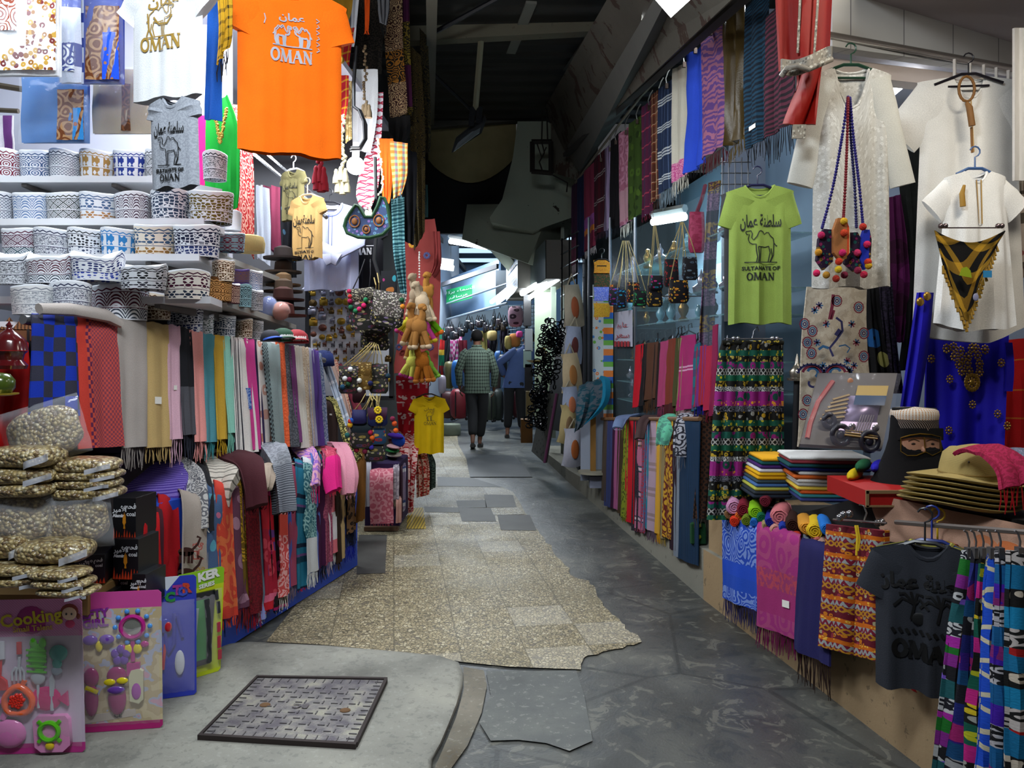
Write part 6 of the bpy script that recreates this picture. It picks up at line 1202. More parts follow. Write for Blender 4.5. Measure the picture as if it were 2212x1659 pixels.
plush(890,690,44,6.3,'d8c83c','yellow plush camel with pink feet',.5,1,'c03c7c');plush(922,690,46,6.3,'6cb01c','lime green plush camel with orange feet',-.45,-1,'d86c1c');plush(917,705,42,6.28,'d84c9c','pink plush camel with yellow feet',-.25,-1,'d8c02c')
plush(893,702,50,6.15,'a8743c','brown plush camel hanging beside the pink one',.1,1,'c8b090');plush(906,706,52,6.1,'9c6c38','dark honey plush camel in the middle of the bunch',-.05,-1,'c8b090');plush(892,740,40,6.25,'a06c34','honey plush camel below the middle one',.0,1,'c0a070')
plush(912,782,48,6.15,'9a5a1c','ginger plush camel at the bottom of the bunch',-.1);plush(890,782,40,6.2,'d0cc5c','small pale yellow plush camel with pink feet',.3,1,'b83c84');plush(926,790,34,6.3,'7ca83c','small green plush camel lowest in the bunch',-.4,-1)
# yellow T-shirt, red printed cloths, accessories box
def pr_yel(mb,mp):serif_oman(mb,mp,.005,-.235,.026,.11,.003);camel(mb,mp,.005,-.17,.075,.085,.0028,True);put_text(mb,AR_OMAN,.03,mp,.0,-.11,.0,0,1.6)
garment('kids_t_shirt','yellow T-shirt with black camel and OMAN print hanging low by the lane',P(927,856,6.9),.25,.29,.50,fab('d8b008',k=1.1),slv=.10,sang=62,neck=.06,dip=.045,pr=pr_yel,pmat='4a4020',fold=.008,sw=.075,cuff=.07);hanger('black hanger of the yellow T-shirt',P(925,851,6.9),.25,.22,'2a1210',up=.13)
hg([(856,812,928,806,7.15),(858,880,925,880,7.1),(860,945,900,950,7.05)],('bands',[(.05,'a81424'),(.06,('flor','a01420',['d8b8b4'],30,.45)),(.03,('plaid',[(.03,'a81424'),(.01,'c8a8a8')],[(.02,'a01020')]))]),'red cloth with white elephant bands under the coral dress',name='printed_cloth',cat='cloth')
GR5='red and white printed cloths on the low stand'
for i,(rows,sp,lab)in enumerate([([(840,930,905,935,7.2),(850,950,905,960,6.9),(870,1010,900,1000,6.75),(872,1110,892,1105,6.7)],('pais','a01c24','d8b0a8',30,14),'red and white printed cloth falling in front'),([(860,945,905,940,7.3),(880,970,915,965,7.1),(898,1010,928,1000,6.95),(900,1075,928,1068,6.9)],('pais','b02c24','e0b8a0',34,14),'orange red and white printed cloth in the middle'),([(905,950,920,950,7.4),(915,980,935,985,7.2),(925,1010,942,1005,7.1),(926,1060,942,1052,7.05)],('mel','14201c','4a5a50'),'black and grey edged cloth outermost by the lane'),([(838,950,870,948,7.0),(848,985,866,985,6.8),(858,1040,872,1035,6.68),(862,1120,874,1118,6.6)],('pais','8a1c2c','c8a0a0',30,14),'deep red printed cloth next to the pink box scarf')]):
 cloth('printed_cloth',lab,rows,fab(sp),.03,3,.01,None,'cloth',GR5)
t=thing('low_stand','low stand under the pink scarves and red printed cloths','stand',P(826,1140,6.3));mb=MB();a=P(782,1148,6.05);b=P(868,1148,6.15);mb.box(((a.x+b.x)/2,6.35,.27),(b.x-a.x-.02,.5,.5),bev=.01);mb.mk('stand_body',plain('2c1c44',.9),t,False);mb=MB();mb.box(((a.x+b.x)/2,6.08,.015),(b.x-a.x-.03,.06,.03));mb.mk('base_plank',plain('6c5440',.8),t,False)
for i,(x0,x1,yt,yb,d,sp,lab,fr)in enumerate([(788,802,1008,1095,6.0,'b8b4bc','pale grey scarf folded at the corner of the low stand',None),(800,850,1022,1132,5.95,('pais','b85c6c','cf8c94',24,12),'rose pink jacquard scarf hanging on the low stand',(.02,'b04c60')),(850,862,1012,1080,6.0,('pais','8a8088','b0a4ac',24,12),'grey figured scarf with cream fringe',(.07,'a89c84')),(862,870,1015,1120,6.1,'3c2430','dark plum scarf on the low stand side',None),(868,876,1010,1100,6.25,('sv',[(.2,'9c8aa4'),(.02,'4a5a8a'),(.03,'d8d4d8')]),'lilac scarf with white striped end',(.02,'c8c0c8')),(856,866,1080,1130,5.98,'b8887c','peach scarf peeping below the cream fringe',None)]):
 cloth('hanging_scarf',lab,[(x0,yt-8,x1,yt-10,d+.2),(x0,yt,x1,yt-2,d),(x0,(yt+yb)/2,x1,(yt+yb)/2,d-.02),(x0,yb,x1,yb-2,d-.02)],fab(sp),.006,1.5,.006,fr,'scarf','scarves on the low stand')
for i,(x,y,w,h,c,lab)in enumerate([(812,1000,60,16,'141830','navy folded T-shirt on the low stand'),(848,1004,44,10,'5c5058','mauve folded cloth beside the navy T-shirt'),(853,990,34,9,'c8b8a8','cream folded cloth on the low stand'),(852,980,30,8,'1c5c2c','green folded cloth on the low stand'),(857,972,26,9,'c09498','pale pink folded cloth on the low stand'),(870,968,18,30,'1c4cb8','cobalt blue bundle beside the printed cloths'),(866,950,16,12,'3c1c84','violet bundle over the cobalt one'),(800,985,24,24,'3c5418','olive cloth tail below the bags')]):
 o=P(x,y,6.25-.02*i);mb=MB(XF(o,.1*i));ww=w/F*6.2;hh=h/F*6.2;mb.ell((0,.1,hh/2),(ww/2,.13,hh/2),14,8);mb.mk('folded_cloth',fab(c),None,True,lab,'cloth','cloths on the low stand')
# ================= RIGHT STALL
def rd(x,X0=1.26,off=0.0):
 return(X0+.115*4)/((x-CX)/F+.115)+off
m=MB();m.tube([P(1600,-10,rd(1600)),P(1490,98,rd(1490)),P(1385,207,rd(1385)),P(1300,318,rd(1300)),P(1243,395,rd(1243))],.012,6);m.tube([P(1600,-10,rd(1600)),P(1760,-140,3.2)],.012,6);m.mk('scarf_rail',plain('8a8070',.5,.6),None,True,'thin metal rail high above the lane carrying hanging scarves','rail')
GU='scarves hanging from the high rail'
def hi(x0,x1,yt,yb,sp,lab,fr=None,w0=None,off=0,k=2,amp=.012,yt1=None,rough=.85,ka=1.0,tagm=None,dx=0):
 d0,d1=rd(x0)+off-.04,rd(x1)+off+.12;f=F/((d0+d1)/2);yt1=yt1 if yt1 is not None else yt-(x1-x0)*1.0;yb1=yb-(x1-x0)*.62
 rows=[(x0,yt,x1,yt1,d0,d1),(x0-dx*.3,(yt*2+yb)/3,x1-dx*.3,(yt1*2+yb1)/3,d0,d1),(x0-dx,yb,x1-dx,yb1,d0,d1)]
 o=cloth('rail_scarf',lab,rows,fab(sp,rough,ka),amp,k,.006,(fr[0]/f,fr[1])if fr else None,'scarf',GU,tagm=tagm,nu=12,nv=14)
 return o
def clip(x,y,i):
 d=rd(x);t=thing('hanger_clip','silver clip hanger on the high rail, %s'%i,'hanger',P(x,y,d),'clip hangers on the high rail');mb=MB();mb.tube([P(x,y+4,d),P(x-2,y-8,d),P(x+3,y-22,d),P(x+8,y-30,d)],.005,5);mb.mk('hook',plain('8a8a86',.3,.8),t);mb=MB();mb.box(P(x,y+8,d-.01),(.02,.02,.035));mb.mk('clip',plain('4a3c34',.4,.5),t)
CL=['above the purple rippled scarf','above the royal blue scarf','above the cream scarf','above the navy plaid scarf','above the tartan scarf','above the wine striped scarf','above the green scarf','above the pink scarf','above the black scarf','above the lilac striped scarf','above the dark plaid scarf']
for i,(x,y)in enumerate(((1535,62),(1502,102),(1478,132),(1440,178),(1425,198),(1402,225),(1376,255),(1352,278),(1330,300),(1318,315),(1298,338))):clip(x,y,CL[i])
hi(1655,1722,40,300,('ripple','4a1c2c','160c14',40,3),'wine and black woven check scarf near the red dress',(66,'14141c'),yt1=-30,ka=.9)
hi(1610,1664,20,325,('ripple','163a50','0c1a28',46,5),'dark teal rippled scarf with black fringe',(44,'14161c'),yt1=-40,ka=.8,tagm=(.35,.85,.022,.022))
hi(1562,1614,24,325,'4c3c1c','shiny olive brown scarf with gold highlights',(36,'5a4a24'),yt1=-5,rough=.3,k=2.5,amp=.03,ka=.8)
hi(1515,1570,78,345,('ripple','6c4a90','b0708c',30,10),'purple and pink rippled scarf with maroon end',(40,'4c141c'),yt1=50,ka=.75)
hi(1482,1526,120,378,'2646b8','royal blue scarf draped with curved creases',(20,'101014'),yt1=95,k=1.5,amp=.02,ka=1.1)
hi(1454,1492,150,396,('split','c4bfae',('mel','b84c84','d08aa8'),.62),'cream scarf with pink lace end',(34,'c8c4b4'),yt1=132)
hi(1424,1462,192,420,('plaid',[(.04,'1c2a44'),(.006,'54688a')],[(.12,'141e34'),(.01,'d0d4d0'),(.008,'141e34'),(.01,'d0d4d0'),(.008,'141e34'),(.01,'d0d4d0')]),'navy plaid scarf with triple white stripes',(40,'7a8a94'),yt1=165,ka=1.3)
hi(1406,1426,208,440,('plaid',[(.02,'5c2c1c'),(.004,'c0a078')],[(.05,'2c1410'),(.004,'c8b090'),(.01,'6c3018')]),'brown tartan scarf',(20,'3c2820'),yt1=192,ka=1.2);hi(1388,1410,232,470,('plaid',[(.03,'3c1430'),(.02,'1c2c44')],[(.1,'4a1830'),(.01,'b03c50')]),'wine and navy striped scarf',(14,'5c1428'),yt1=215,ka=1.3)
hi(1360,1392,268,478,('flor','2c4014',['1c2c0c','3c5418'],14,.4),'dark green leaf patterned scarf with black fringe',(40,'0c0c0c'),yt1=245,ka=1.2);hi(1338,1364,290,492,('bands',[(.5,('pais','8c5468','a87488',16,12)),(.25,'a07a84')]),'dusty pink wood grain scarf with cream fringe',(26,'b0a498'),yt1=270,ka=1.2)
hi(1320,1342,305,498,'0c0a0e','plain black scarf on the high rail',(20,'0c0a0e'));hi(1308,1324,322,500,('su',[(.03,'54485c'),(.02,'887898')]),'lilac grey striped scarf',(18,'4c4458'));hi(1284,1312,345,510,('plaid',[(.05,'2a1424'),(.05,'501420')],[(.2,'3c101c'),(.01,'b0a8a8'),(.01,'2a1420'),(.01,'b0a8a8')]),'dark red plaid scarf with two white stripes',(14,'2c1420'));hi(1262,1286,372,545,('bands',[(.5,'7c2c44'),(.1,'8c4c8c'),(.05,'c87838')]),'raspberry scarf ending in purple and orange bands',(16,'a8a0a0'),ka=1.1);hi(1248,1264,388,560,'1c2444','deep navy scarf',(10,'14141c'));hi(1236,1250,402,575,('split','3a2038','6c3c50',.6),'purple scarf at the far end of the rail',(24,'a89aa0'))
# red dress with silver trim
SIL=fab(('flor','8c8478',['b8b4a8','5c5850'],50,.4),.4)
RV=fab('8c140c',.5,1.0)
t=thing('red_velvet_dress','red dress with silver sequin bands bunched at the top of the stall','dress',P(1740,330,3.15))
def rdress():
 def g1(a,b):x=1672+(1800-1672)*a-8*b+25*math.sin(b*2)*(1-a)*.0;return P(x+(18*b if a<.5 else 0),-60+b*(215+(-35)*a),3.15+.02*math.sin(a*9))
 mb=MB();mb.grid(g1,16,12,-.01,lambda a,b:(a,b));mb.mk('skirt_panel',RV,t);mb=MB();mb.grid(lambda a,b:P(1686+112*a,128-20*a+b*34+8*math.sin(a*5),3.10+.02*math.sin(a*9)),14,4,-.008,lambda a,b:(a*.4,b*.1));mb.mk('silver_hem',SIL,t)
 mb=MB()
 for x0,x1 in((1728,1720),(1768,1756)):mb.grid(lambda a,b:P(x0+(x1-x0)*b+5*a,-60+b*175,3.12),2,10,-.004,lambda a,b:(a*.02,b*.5))
 mb.mk('silver_stripe',SIL,t);mb=MB();mb.grid(lambda a,b:P(1716+a*60-14*b+10*math.sin(b*4)*(1-a),135+b*135,3.2+.03*math.sin(a*8+b*3)),12,10,-.01);mb.mk('sleeve',RV,t);mb=MB();mb.grid(lambda a,b:P(1712+a*28-2*b,270+b*30,3.17),6,3,-.008,lambda a,b:(a*.1,b*.1));mb.mk('silver_cuff',SIL,t)
 mb=MB();mb.tube([P(1688,165,3.1),P(1700,148,3.08),P(1722,142,3.06),P(1745,150,3.06),P(1796,128,3.1)],.012,8);mb.mk('gathered_trim',SIL,t)
rdress()
# green T-shirt and the grey one behind it
garment('t_shirt','grey T-shirt hanging just behind the lime green one',P(1628,408,4.12),-.05,.34,.70,fab('3c3c40'),slv=.14,sang=78,neck=.07,dip=.06,seed=3,sw=.09)
garment('t_shirt','lime green T-shirt with black camel print and SULTANATE OF OMAN lettering',P(1641,402,4.0),-.12,.335,.70,fab('869c48',k=1.0),slv=.17,sang=70,neck=.072,dip=.06,pr=pr_sult(1.0),pmat='0c140c',seed=1,fold=.016,cuff=.068,sw=.082,flare=1.04)
hanger('dark blue double hanger of the lime green T-shirt',P(1636,400,4.0),-.1,.24,'16163c',up=.10)
# white kurta
def lace(g_=None):return fab(('flor','c2bfb8',['d4d2cc','b4b0a8'],60,.42),.8)
garment('kurta','white lace kurta with long sleeves on a green hanger',P(1838,148,3.3),.0,.34,.92,lace(),'kurta',slv=.46,sang=76,neck=.075,dip=.17,fold=.018,sw=.062,cuff=.055,flare=1.08,seed=6,smat=fab('c4c2ba'),group='white kurtas');hanger('dark green plastic hanger of the white lace kurta',P(1838,140,3.3),0,.30,'1c3c2c',up=.09)
garment('kurta','large plain white kurta with a low curved hem at the frame edge',P(2092,168,3.62),-.05,.46,1.15,fab('dedbd6'),'kurta',slv=.26,sang=50,neck=.075,dip=.10,fold=.03,sw=.10,cuff=.09,flare=1.22,hem=-.07,seed=7,kf=1.7,slope=.12,group='white kurtas',pr=lambda mb,mp:(mb.ribbon([(0,-.1),(.005,-.35)],.006,mp)),pmat='b08a50');hanger('black hanger of the large white kurta',P(2092,160,3.6),-.1,.3,'18141c',up=.10)
q=MB();q.tube([P(2088+17*math.cos(a),192+27*math.sin(a),3.54)for a in[i*PI/8 for i in range(16)]],.006,6,closed=True);q.tube([P(2088,222,3.54),P(2094,232,3.53),P(2100,272,3.53)],[.008,.014,.014],8);q.tube([P(2098,275,3.54),P(2100,330,3.54)],.005,6);q.mk('tassel_collar',plain('7c5428',.7),None,True,'brown piped collar loop and tassel of the large white kurta','tassel')
garment('kids_dishdasha','small white kids shirt with gold piped cuffs hanging over the large kurta',P(2106,372,3.42),.0,.27,.66,fab('e2e0dd'),'shirt',slv=.14,sang=42,neck=.05,dip=.05,fold=.02,flare=1.5,sw=.07,cuff=.065,seed=9,hem=-.03,group='white kurtas',pr=lambda mb,mp:(mb.ribbon([(-.012,-.04),(-.012,-.23),(.008,-.23),(.008,-.04)],.005,mp)),pmat='a88440',th=.05);hanger('light blue hanger of the small white shirt',P(2106,364,3.42),0,.16,'3c5c8c',up=.10)
q=MB();q.tube([P(2083,400,3.36),P(2078,418,3.36),P(2080,446,3.36)],[.006,.011,.012],8);q.mk('gold_tassel',plain('9c7428',.7),None,True,'gold tassel on the small white shirt collar','tassel')
mb=MB();mb.grid(lambda a,b:P(2192+a*60,60+b*330,3.4+.02*math.sin(a*8)),6,8,.01);mb.mk('white_sleeve',fab('c4c0bc'),None,True,'white garment sleeve cut off at the frame edge','kurta')
mb=MB();[mb.tube([P(x,128+i*6,3.7),P(x,165+i*4,3.7)],.008,4)for i,x in enumerate((2062,2095,2125,2152,2178))];mb.tube([P(2062,166,3.7),P(2210,188,3.75)],.008,4);mb.mk('wire_hook_rack',plain('c8c0b8',.5),None,True,'cream wire rack hooks on the rail above the large kurta','rack')
# tasselled necklaces / purses on the kurta
def neck_bag(pts,c,lab,body,bs,poms,d=3.13):
 t=thing('tribal_purse',lab,'purse',P(pts[-1][0],pts[-1][1],d),'pompom purses');Pp=catmull([P(x,y,d)for x,y in pts],46);mb=MB();[mb.ell(p,.0068,6,5)for p in Pp];mb.mk('bead_cord',plain(c,.7),t)
 x,y,w,h=body;q=MB(XF(P(x,y,d-.01),0,0,bs[1]));ww,hh=w/2/F*d,h/2/F*d;q.ext([(-ww*.5,hh),(ww*.5,hh),(ww,hh*.5),(ww,-hh*.55),(0,-hh),(-ww,-hh*.55),(-ww,hh*.5)],-.012,.012);q.mk('purse_body',fab(bs[0]),t,False)
 for px,py,pc in poms:q=MB();q.ell(P(px,py,d-.03),.0145,10,8);q.mk('pompom',plain(pc,.95,bump=.6,bs=200),t)
TRI=('flor','24142c',['6c5414','145048','7c1c4c','8c6c2c'],60,.4)
neck_bag([(1832,210),(1820,290),(1800,400),(1776,492)],'1c1468','black and purple woven purse with magenta pompoms on a violet cord',(1782,540,34,88),(TRI,.1),[(1774,508,'b01c54'),(1768,545,'c0841c'),(1764,590,'c81c54'),(1785,594,'b8842c')])
neck_bag([(1832,212),(1830,300),(1826,400),(1822,470)],'70101c','orange and tan woven purse hanging on a red cord',(1816,520,34,96),(('usplit','9c6438',('su',[(.012,'b8401c'),(.004,'d0a878')]),.02),0),[(1823,478,'c89c1c'),(1823,503,'c03c1c'),(1820,546,'c01c5c'),(1812,565,'c03018'),(1811,582,'c8a81c')],3.10)
neck_bag([(1834,212),(1838,300),(1846,400),(1850,490)],'1c1c50','dark woven purse behind with maroon pompoms',(1842,545,40,84),(TRI,-.05),[(1853,584,'841c3c'),(1824,594,'6c1430'),(1806,602,'a02c1c'),(1852,546,'c02c5c')])
neck_bag([(1836,212),(1844,300),(1856,400),(1864,486)],'1c1468','blue edged purse with red and yellow pompoms, outer one',(1868,540,22,86),(('usplit','1c2c9c',TRI,.012),.05),[(1864,490,'b02c1c'),(1873,528,'c81c54'),(1875,566,'c8341c'),(1876,574,'d0a01c'),(1866,593,'b01c3c')],3.12)
# headscarf with clips
mb=MB();
def hs(a,b):
 x=2018+152*a;yt=498-28*(4*(a-.5)**2-1)*0+(26*math.sin(PI*a));bot=700-abs(a-.42)*2.0*150;return P(x+(2093-x)*b*.25,yt+(bot-yt)*b,3.24+.015*math.sin(a*14)*b)
mb.grid(hs,18,14,-.006,lambda a,b:(.5+(a*.3+b*.35)*.7,.5+(a*.3-b*.35)*.7));t=thing('checked_headscarf','black headscarf with mustard check and tassels clipped over the white kurtas','headscarf',P(2093,600,3.24))
mb.mk('folded_cloth',fab(('plaid',[(.07,'0c0a0a'),(.045,'b08424')],[(.085,'0c0a0a'),(.04,'b88c24')])),t);q=MB();r9=random.Random(3)
for i in range(34):a=i/33;p=Vector(hs(a,1));pp=p+Vector((r9.uniform(-.005,.005),-.01,-.035));q.tube([p,pp],[.004,.006],5)
q.mk('fringe',plain('8c6a20',.9),t);q=MB();q.tube([P(2030,492,3.2),P(2160,492,3.2)],.003,5);[q.ell(P(x,488,3.19),.011,8,6)for x in(2032,2042,2156,2164)];q.mk('clip_bar',plain('7c6c6c',.3,.9),t)
q=MB();q.ext([(0,0),(.05,-.01),(.045,.02),(.03,.035),(.01,.03)],-.002,0,lambda p:tuple(P(2072,595,3.2)+Vector(p)));q.mk('lime_label',plain('8a9c1c',.5),t,False);q=MB();q.box(P(2133,592,3.2),(.035,.003,.028),0);q.mk('blue_label',plain('2c7cac',.5),t,False);q=MB();q.ell(P(2108,642,3.2),(.012,.003,.016));q.mk('round_label',plain('8c8ca8',.4),t)
# dresses under the kurtas
def printdress(rows,sp,lab,**kw):return cloth('hanging_dress',lab,rows,fab(sp),.02,3,.008,None,'dress','dresses hanging in the shop front',**kw)
LIN=cloth('hanging_dress','cream linen dress embroidered with paisley and round flowers',[(1742,620,1872,620,3.72),(1735,720,1874,720,3.7),(1728,840,1880,840,3.68),(1720,965,1888,965,3.66)],fab(('mel','b4a998','a89c8a',30)),.012,2.5,.008,None,'dress','dresses hanging in the shop front')
def paisley_print():
 mb=MB();mp=lambda x,y:P(x,y,3.60)
 for cx,cy in((1738,700),(1755,715),(1744,740),(1753,763),(1808,650),(1855,664),(1866,770),(1744,865),(1735,895),(1866,720)):
  for k,r in enumerate((10,6.5,3)):
   mb.k=(k+1)%3;rg=[(cx+r*math.cos(a)*(1+.08*math.cos(12*a)*(k==0)),cy+r*1.15*math.sin(a))for a in[i*2*PI/36 for i in range(37)]];mb.ribbon(rg,2.6,mp)
 mb.k=0
 for s in(1,-1):
  cx=1780+s*22;pts=[(cx+s*(34*math.cos(a)*(1-a/9)),806-26*math.sin(a)*(1-a/12)+a*3)for a in[i*.28 for i in range(24)]];mb.ribbon(pts,5,mp);mb.k=1;mb.ribbon([(x+(cx-x)*.3,y+(800-y)*.3)for x,y in pts[:16]],6,mp);mb.k=2;mb.ribbon([(x+(cx-x)*.62,y+(800-y)*.6)for x,y in pts[:16]],6,mp);mb.k=0;[mb.ribbon([(x,y),(x+(x-cx)*.14,y-4)],2.5,mp)for x,y in pts[:14]]
 mb.ribbon([(1800,770),(1792,752),(1806,735),(1820,715),(1818,695),(1806,686)],5,mp);mb.k=1;mb.ribbon([(1800,636),(1798,660),(1792,690)],7,mp);mb.ribbon([(1796,690),(1802,670)],5,mp);mb.k=2;mb.ribbon([(1812,748),(1826,745),(1836,752),(1830,762)],3,mp);mb.ribbon([(1790,752),(1778,748),(1768,755)],6,mp);mb.k=0;mb.ribbon([(1806,725),(1815,712)],10,mp)
 rq=random.Random(6)
 for cx,cy in((1770,660),(1785,700),(1840,700),(1778,790),(1830,780),(1850,740),(1765,740),(1836,800),(1760,670),(1845,790),(1790,900),(1830,860)):
  for k in range(7):mb.k=rq.randrange(3);a=k*.9;mb.ribbon([(cx,cy),(cx+8*math.cos(a),cy+8*math.sin(a))],3,mp)
 o=mb.mk('embroidered_pattern',[plain('2c2c5c',.8),plain('702038',.8),plain('2c5a84',.8)],LIN,False)
paisley_print()
for i,(rows,sp,lab)in enumerate([([(1868,620,1896,620,3.85),(1872,720,1906,720,3.82),(1880,850,1930,850,3.8)],('flor','0c0c10',['a87c14','144c84','9c9c5c','6c3410'],9,.42),'black dress with yellow and blue sunflower print'),([(1895,620,1925,610,3.95),(1905,720,1935,720,3.92),(1915,850,1950,850,3.9)],('mel','14101c','2c2438'),'charcoal lace dress between the floral ones'),([(1912,430,1945,420,4.0),(1915,600,1965,600,3.97),(1912,740,1952,740,3.95)],('flor','480c3c',['340828','5c1450'],8,.45),'plum velvet dress'),([(1938,260,1990,260,4.05),(1945,400,2000,400,4.0),(1965,560,1995,560,3.97),(1945,800,1970,800,3.93)],('usplit','0e100f',('pais','2c3c0c','b0a848',14,18),.06),'black and green gown with gold scroll panel'),([(2195,270,2225,270,4.0),(2190,420,2225,420,4.0),(2185,600,2225,600,4.0)],('flor','8c7c6c',['5c2028','6c3430','3c3428'],16,.42),'beige dress with maroon flower print at the frame edge'),([(2120,740,2225,730,4.0),(2120,850,2225,850,3.97),(2110,1000,2225,1010,3.95)],('plaid',[(.3,'9c0c0c'),(.01,'a06c20')],[(.12,'a00c0c'),(.006,'b07c24')]),'scarlet dress with thin gold lines behind the blue one')]):printdress(rows,sp,lab)
def bluedress():
 t=thing('blue_dress','royal blue dress with gold sequin flowers hanging below the white kurtas','dress',P(2060,1000,3.55));m_=fab('160c9c',.7,1.1);mb=MB()
 def f(a,b):xl=2000-6*b;xr=2180-14*b;return P(xl+(xr-xl)*a,700+b*315,3.74+.025*math.sin(a*11+.6)*(.3+b)+.01*math.sin(a*23))
 mb.grid(f,30,16,-.008,lambda a,b:(a*.4,b*.75));mb.mk('bodice_and_skirt',m_,t);q=MB();q.grid(lambda a,b:P(1980-b*42+a*(32+6*math.sin(b*3)),632+b*290,3.52+.02*math.sin(a*7)),8,14,-.01);q.mk('sleeve',m_,t);q=MB();q.grid(lambda a,b:P(2168+a*16+4*math.sin(b*3),740+b*105,3.70),5,6,-.01);q.mk('sleeve',m_,t)
 g_=plain('94702c',.3,.75,.6)
 def flower(x,y,r,k=8):
  q=MB();o=P(x,y,3.68)
  for j in range(k):a=j*2*PI/k;q.ell(o+Vector((r*.75*math.cos(a),0,r*.75*math.sin(a)*1.2)),(r*.28,.004,r*.32),6,4)
  q.ell(o,(r*.4,.008,r*.45),8,5);q.mk('sequin_flower',g_,t)
 for x,y in((2045,753),(2060,750),(2075,758),(2108,753),(2128,755),(2062,770),(2078,776),(2092,770),(2112,768),(2072,788),(2090,785),(2116,786),(2078,802),(2094,802),(2116,804),(2100,752)):flower(x,y,.02)
 for x,y in((2003,640),(1988,652)):q=MB();q.ell(P(x,y,3.46),(.018,.008,.02),10,8);q.mk('sequin_cluster',g_,t)
 flower(2100,826,.038,16);flower(2100,826,.02)
 for x,y in((2012,775),(2163,784),(2052,819),(2101,874),(2155,894),(2050,930),(2176,920)):flower(x,y,.018)
bluedress()
# skirt
SK=fab(('bands',[(.045,('flor','0e0e0c',['a8841c','8a8a84'],30,.38)),(.03,('flor','0e4c3c',['a8a01c'],34,.3)),(.03,('flor','0e0e0c',['a08c3c'],40,.42)),(.035,('flor','0e4c40',['7c1868'],22,.45)),(.035,('diam','0e0e0c','a0a09c',.03,.14)),(.03,('flor','0e5038',['b8b01c'],34,.3)),(.03,('flor','0e0e0c',['a88c24'],40,.42)),(.025,('pais','b0b0b0','14141c',40,20)),(.05,('flor','861c70',['0e4038'],18,.42)),(.025,('flor','8c1c70',['d08c1c'],44,.36)),(.03,('pais','14141c','6c6c78',40,20))]),.8,1.0)
t=thing('gathered_skirt','gathered skirt with green, black, yellow and purple animal print bands','skirt',P(1622,1120,4.0));mb=MB()
mb.grid(lambda a,b:P(1562-b**.5*24-(8*b)+(1692-1562+b**.5*22+14*b)*a,738+b*(385+0*a),4.0-.035*math.sin(a*PI)-.02*(.4+b)*math.sin(a*38)-.03*b),60,24,-.008,lambda a,b:(a*.6*1.3,b*.93));mb.mk('skirt_cloth',SK,t);mb=MB();mb.tube([P(1560,740,3.97),P(1692,740,3.97)],.012,8);mb.mk('waistband',fab(('flor','14140c',['a08c2c','8c8c84'],40,.4)),t)
t=thing('trouser_hanger','chrome clip hanger holding the gathered skirt','hanger',P(1625,735,4.0));mb=MB();mb.tube([P(1565,732,4.0),P(1690,732,4.0)],.004,6);mb.tube([P(1625,732,4.0),P(1628,715,4.0),P(1636,706,4.0),P(1640,716,4.0)],.003,6);mb.mk('bar',plain('a8a8b0',.2,.9),t);[MB().ell(P(x,731,3.97),.012,8,6).mk('clip',plain('a8a8b0',.2,.9),t)for x in(1585,1594,1668,1678)]
mb=MB();[mb.tube([P(1560+i*14,340,4.6),P(1560+i*14,460,4.6)],.004,4)for i in range(5)];[mb.tube([P(1556,350+i*24,4.6),P(1622,350+i*24,4.6)],.004,4)for i in range(5)];mb.mk('wire_grid',plain('5c5c60',.4,.5),None,True,'grey wire grid behind the lime green T-shirt','grid')
cloth('long_patterned_scarf','long purple and gold crinkled scarf hanging beside the glass case',[(1530,395,1556,390,4.7),(1520,560,1546,560,4.7),(1510,700,1542,700,4.7),(1508,760,1540,760,4.7)],fab(('bands',[(.1,('pais','3c2840','7c6430',30,14)),(.1,('mel','4c3450','6c5068')),(.06,'241828')])),group=GU,k=2,amp=.02)
cloth('dark_scarf','black and brown diamond patterned scarf between the case and the skirt',[(1508,895,1540,900,4.55),(1506,1000,1534,1000,4.5),(1495,1120,1522,1120,4.45)],fab(('diam','14100f','3c2418',.03,.2),k=1.2),fr=(.06,'4c443c'))
cloth('flower_edge_scarf','dark scarf with red and white flowered edge beside the skirt',[(1545,860,1556,860,4.3),(1540,1000,1552,1000,4.25),(1524,1115,1540,1115,4.2)],fab(('flor','101014',['8c2020','8a8a9c','2c4c2c'],26,.4),k=1.2))
mb=MB();mb.box(P(1508,1152,4.5),(.09,.03,.13),bev=.01);GP=mb.mk('green_felt_pouch',plain('0c3c1c',.9),None,False,'small dark green felt pouch hanging at the kerb','pouch')
for y in(1135,1160):q=MB();q.ell(P(1510,y,4.47),(.013,.006,.013),8,6);q.mk('felt_dot',plain('8c8c14',.8),GP)
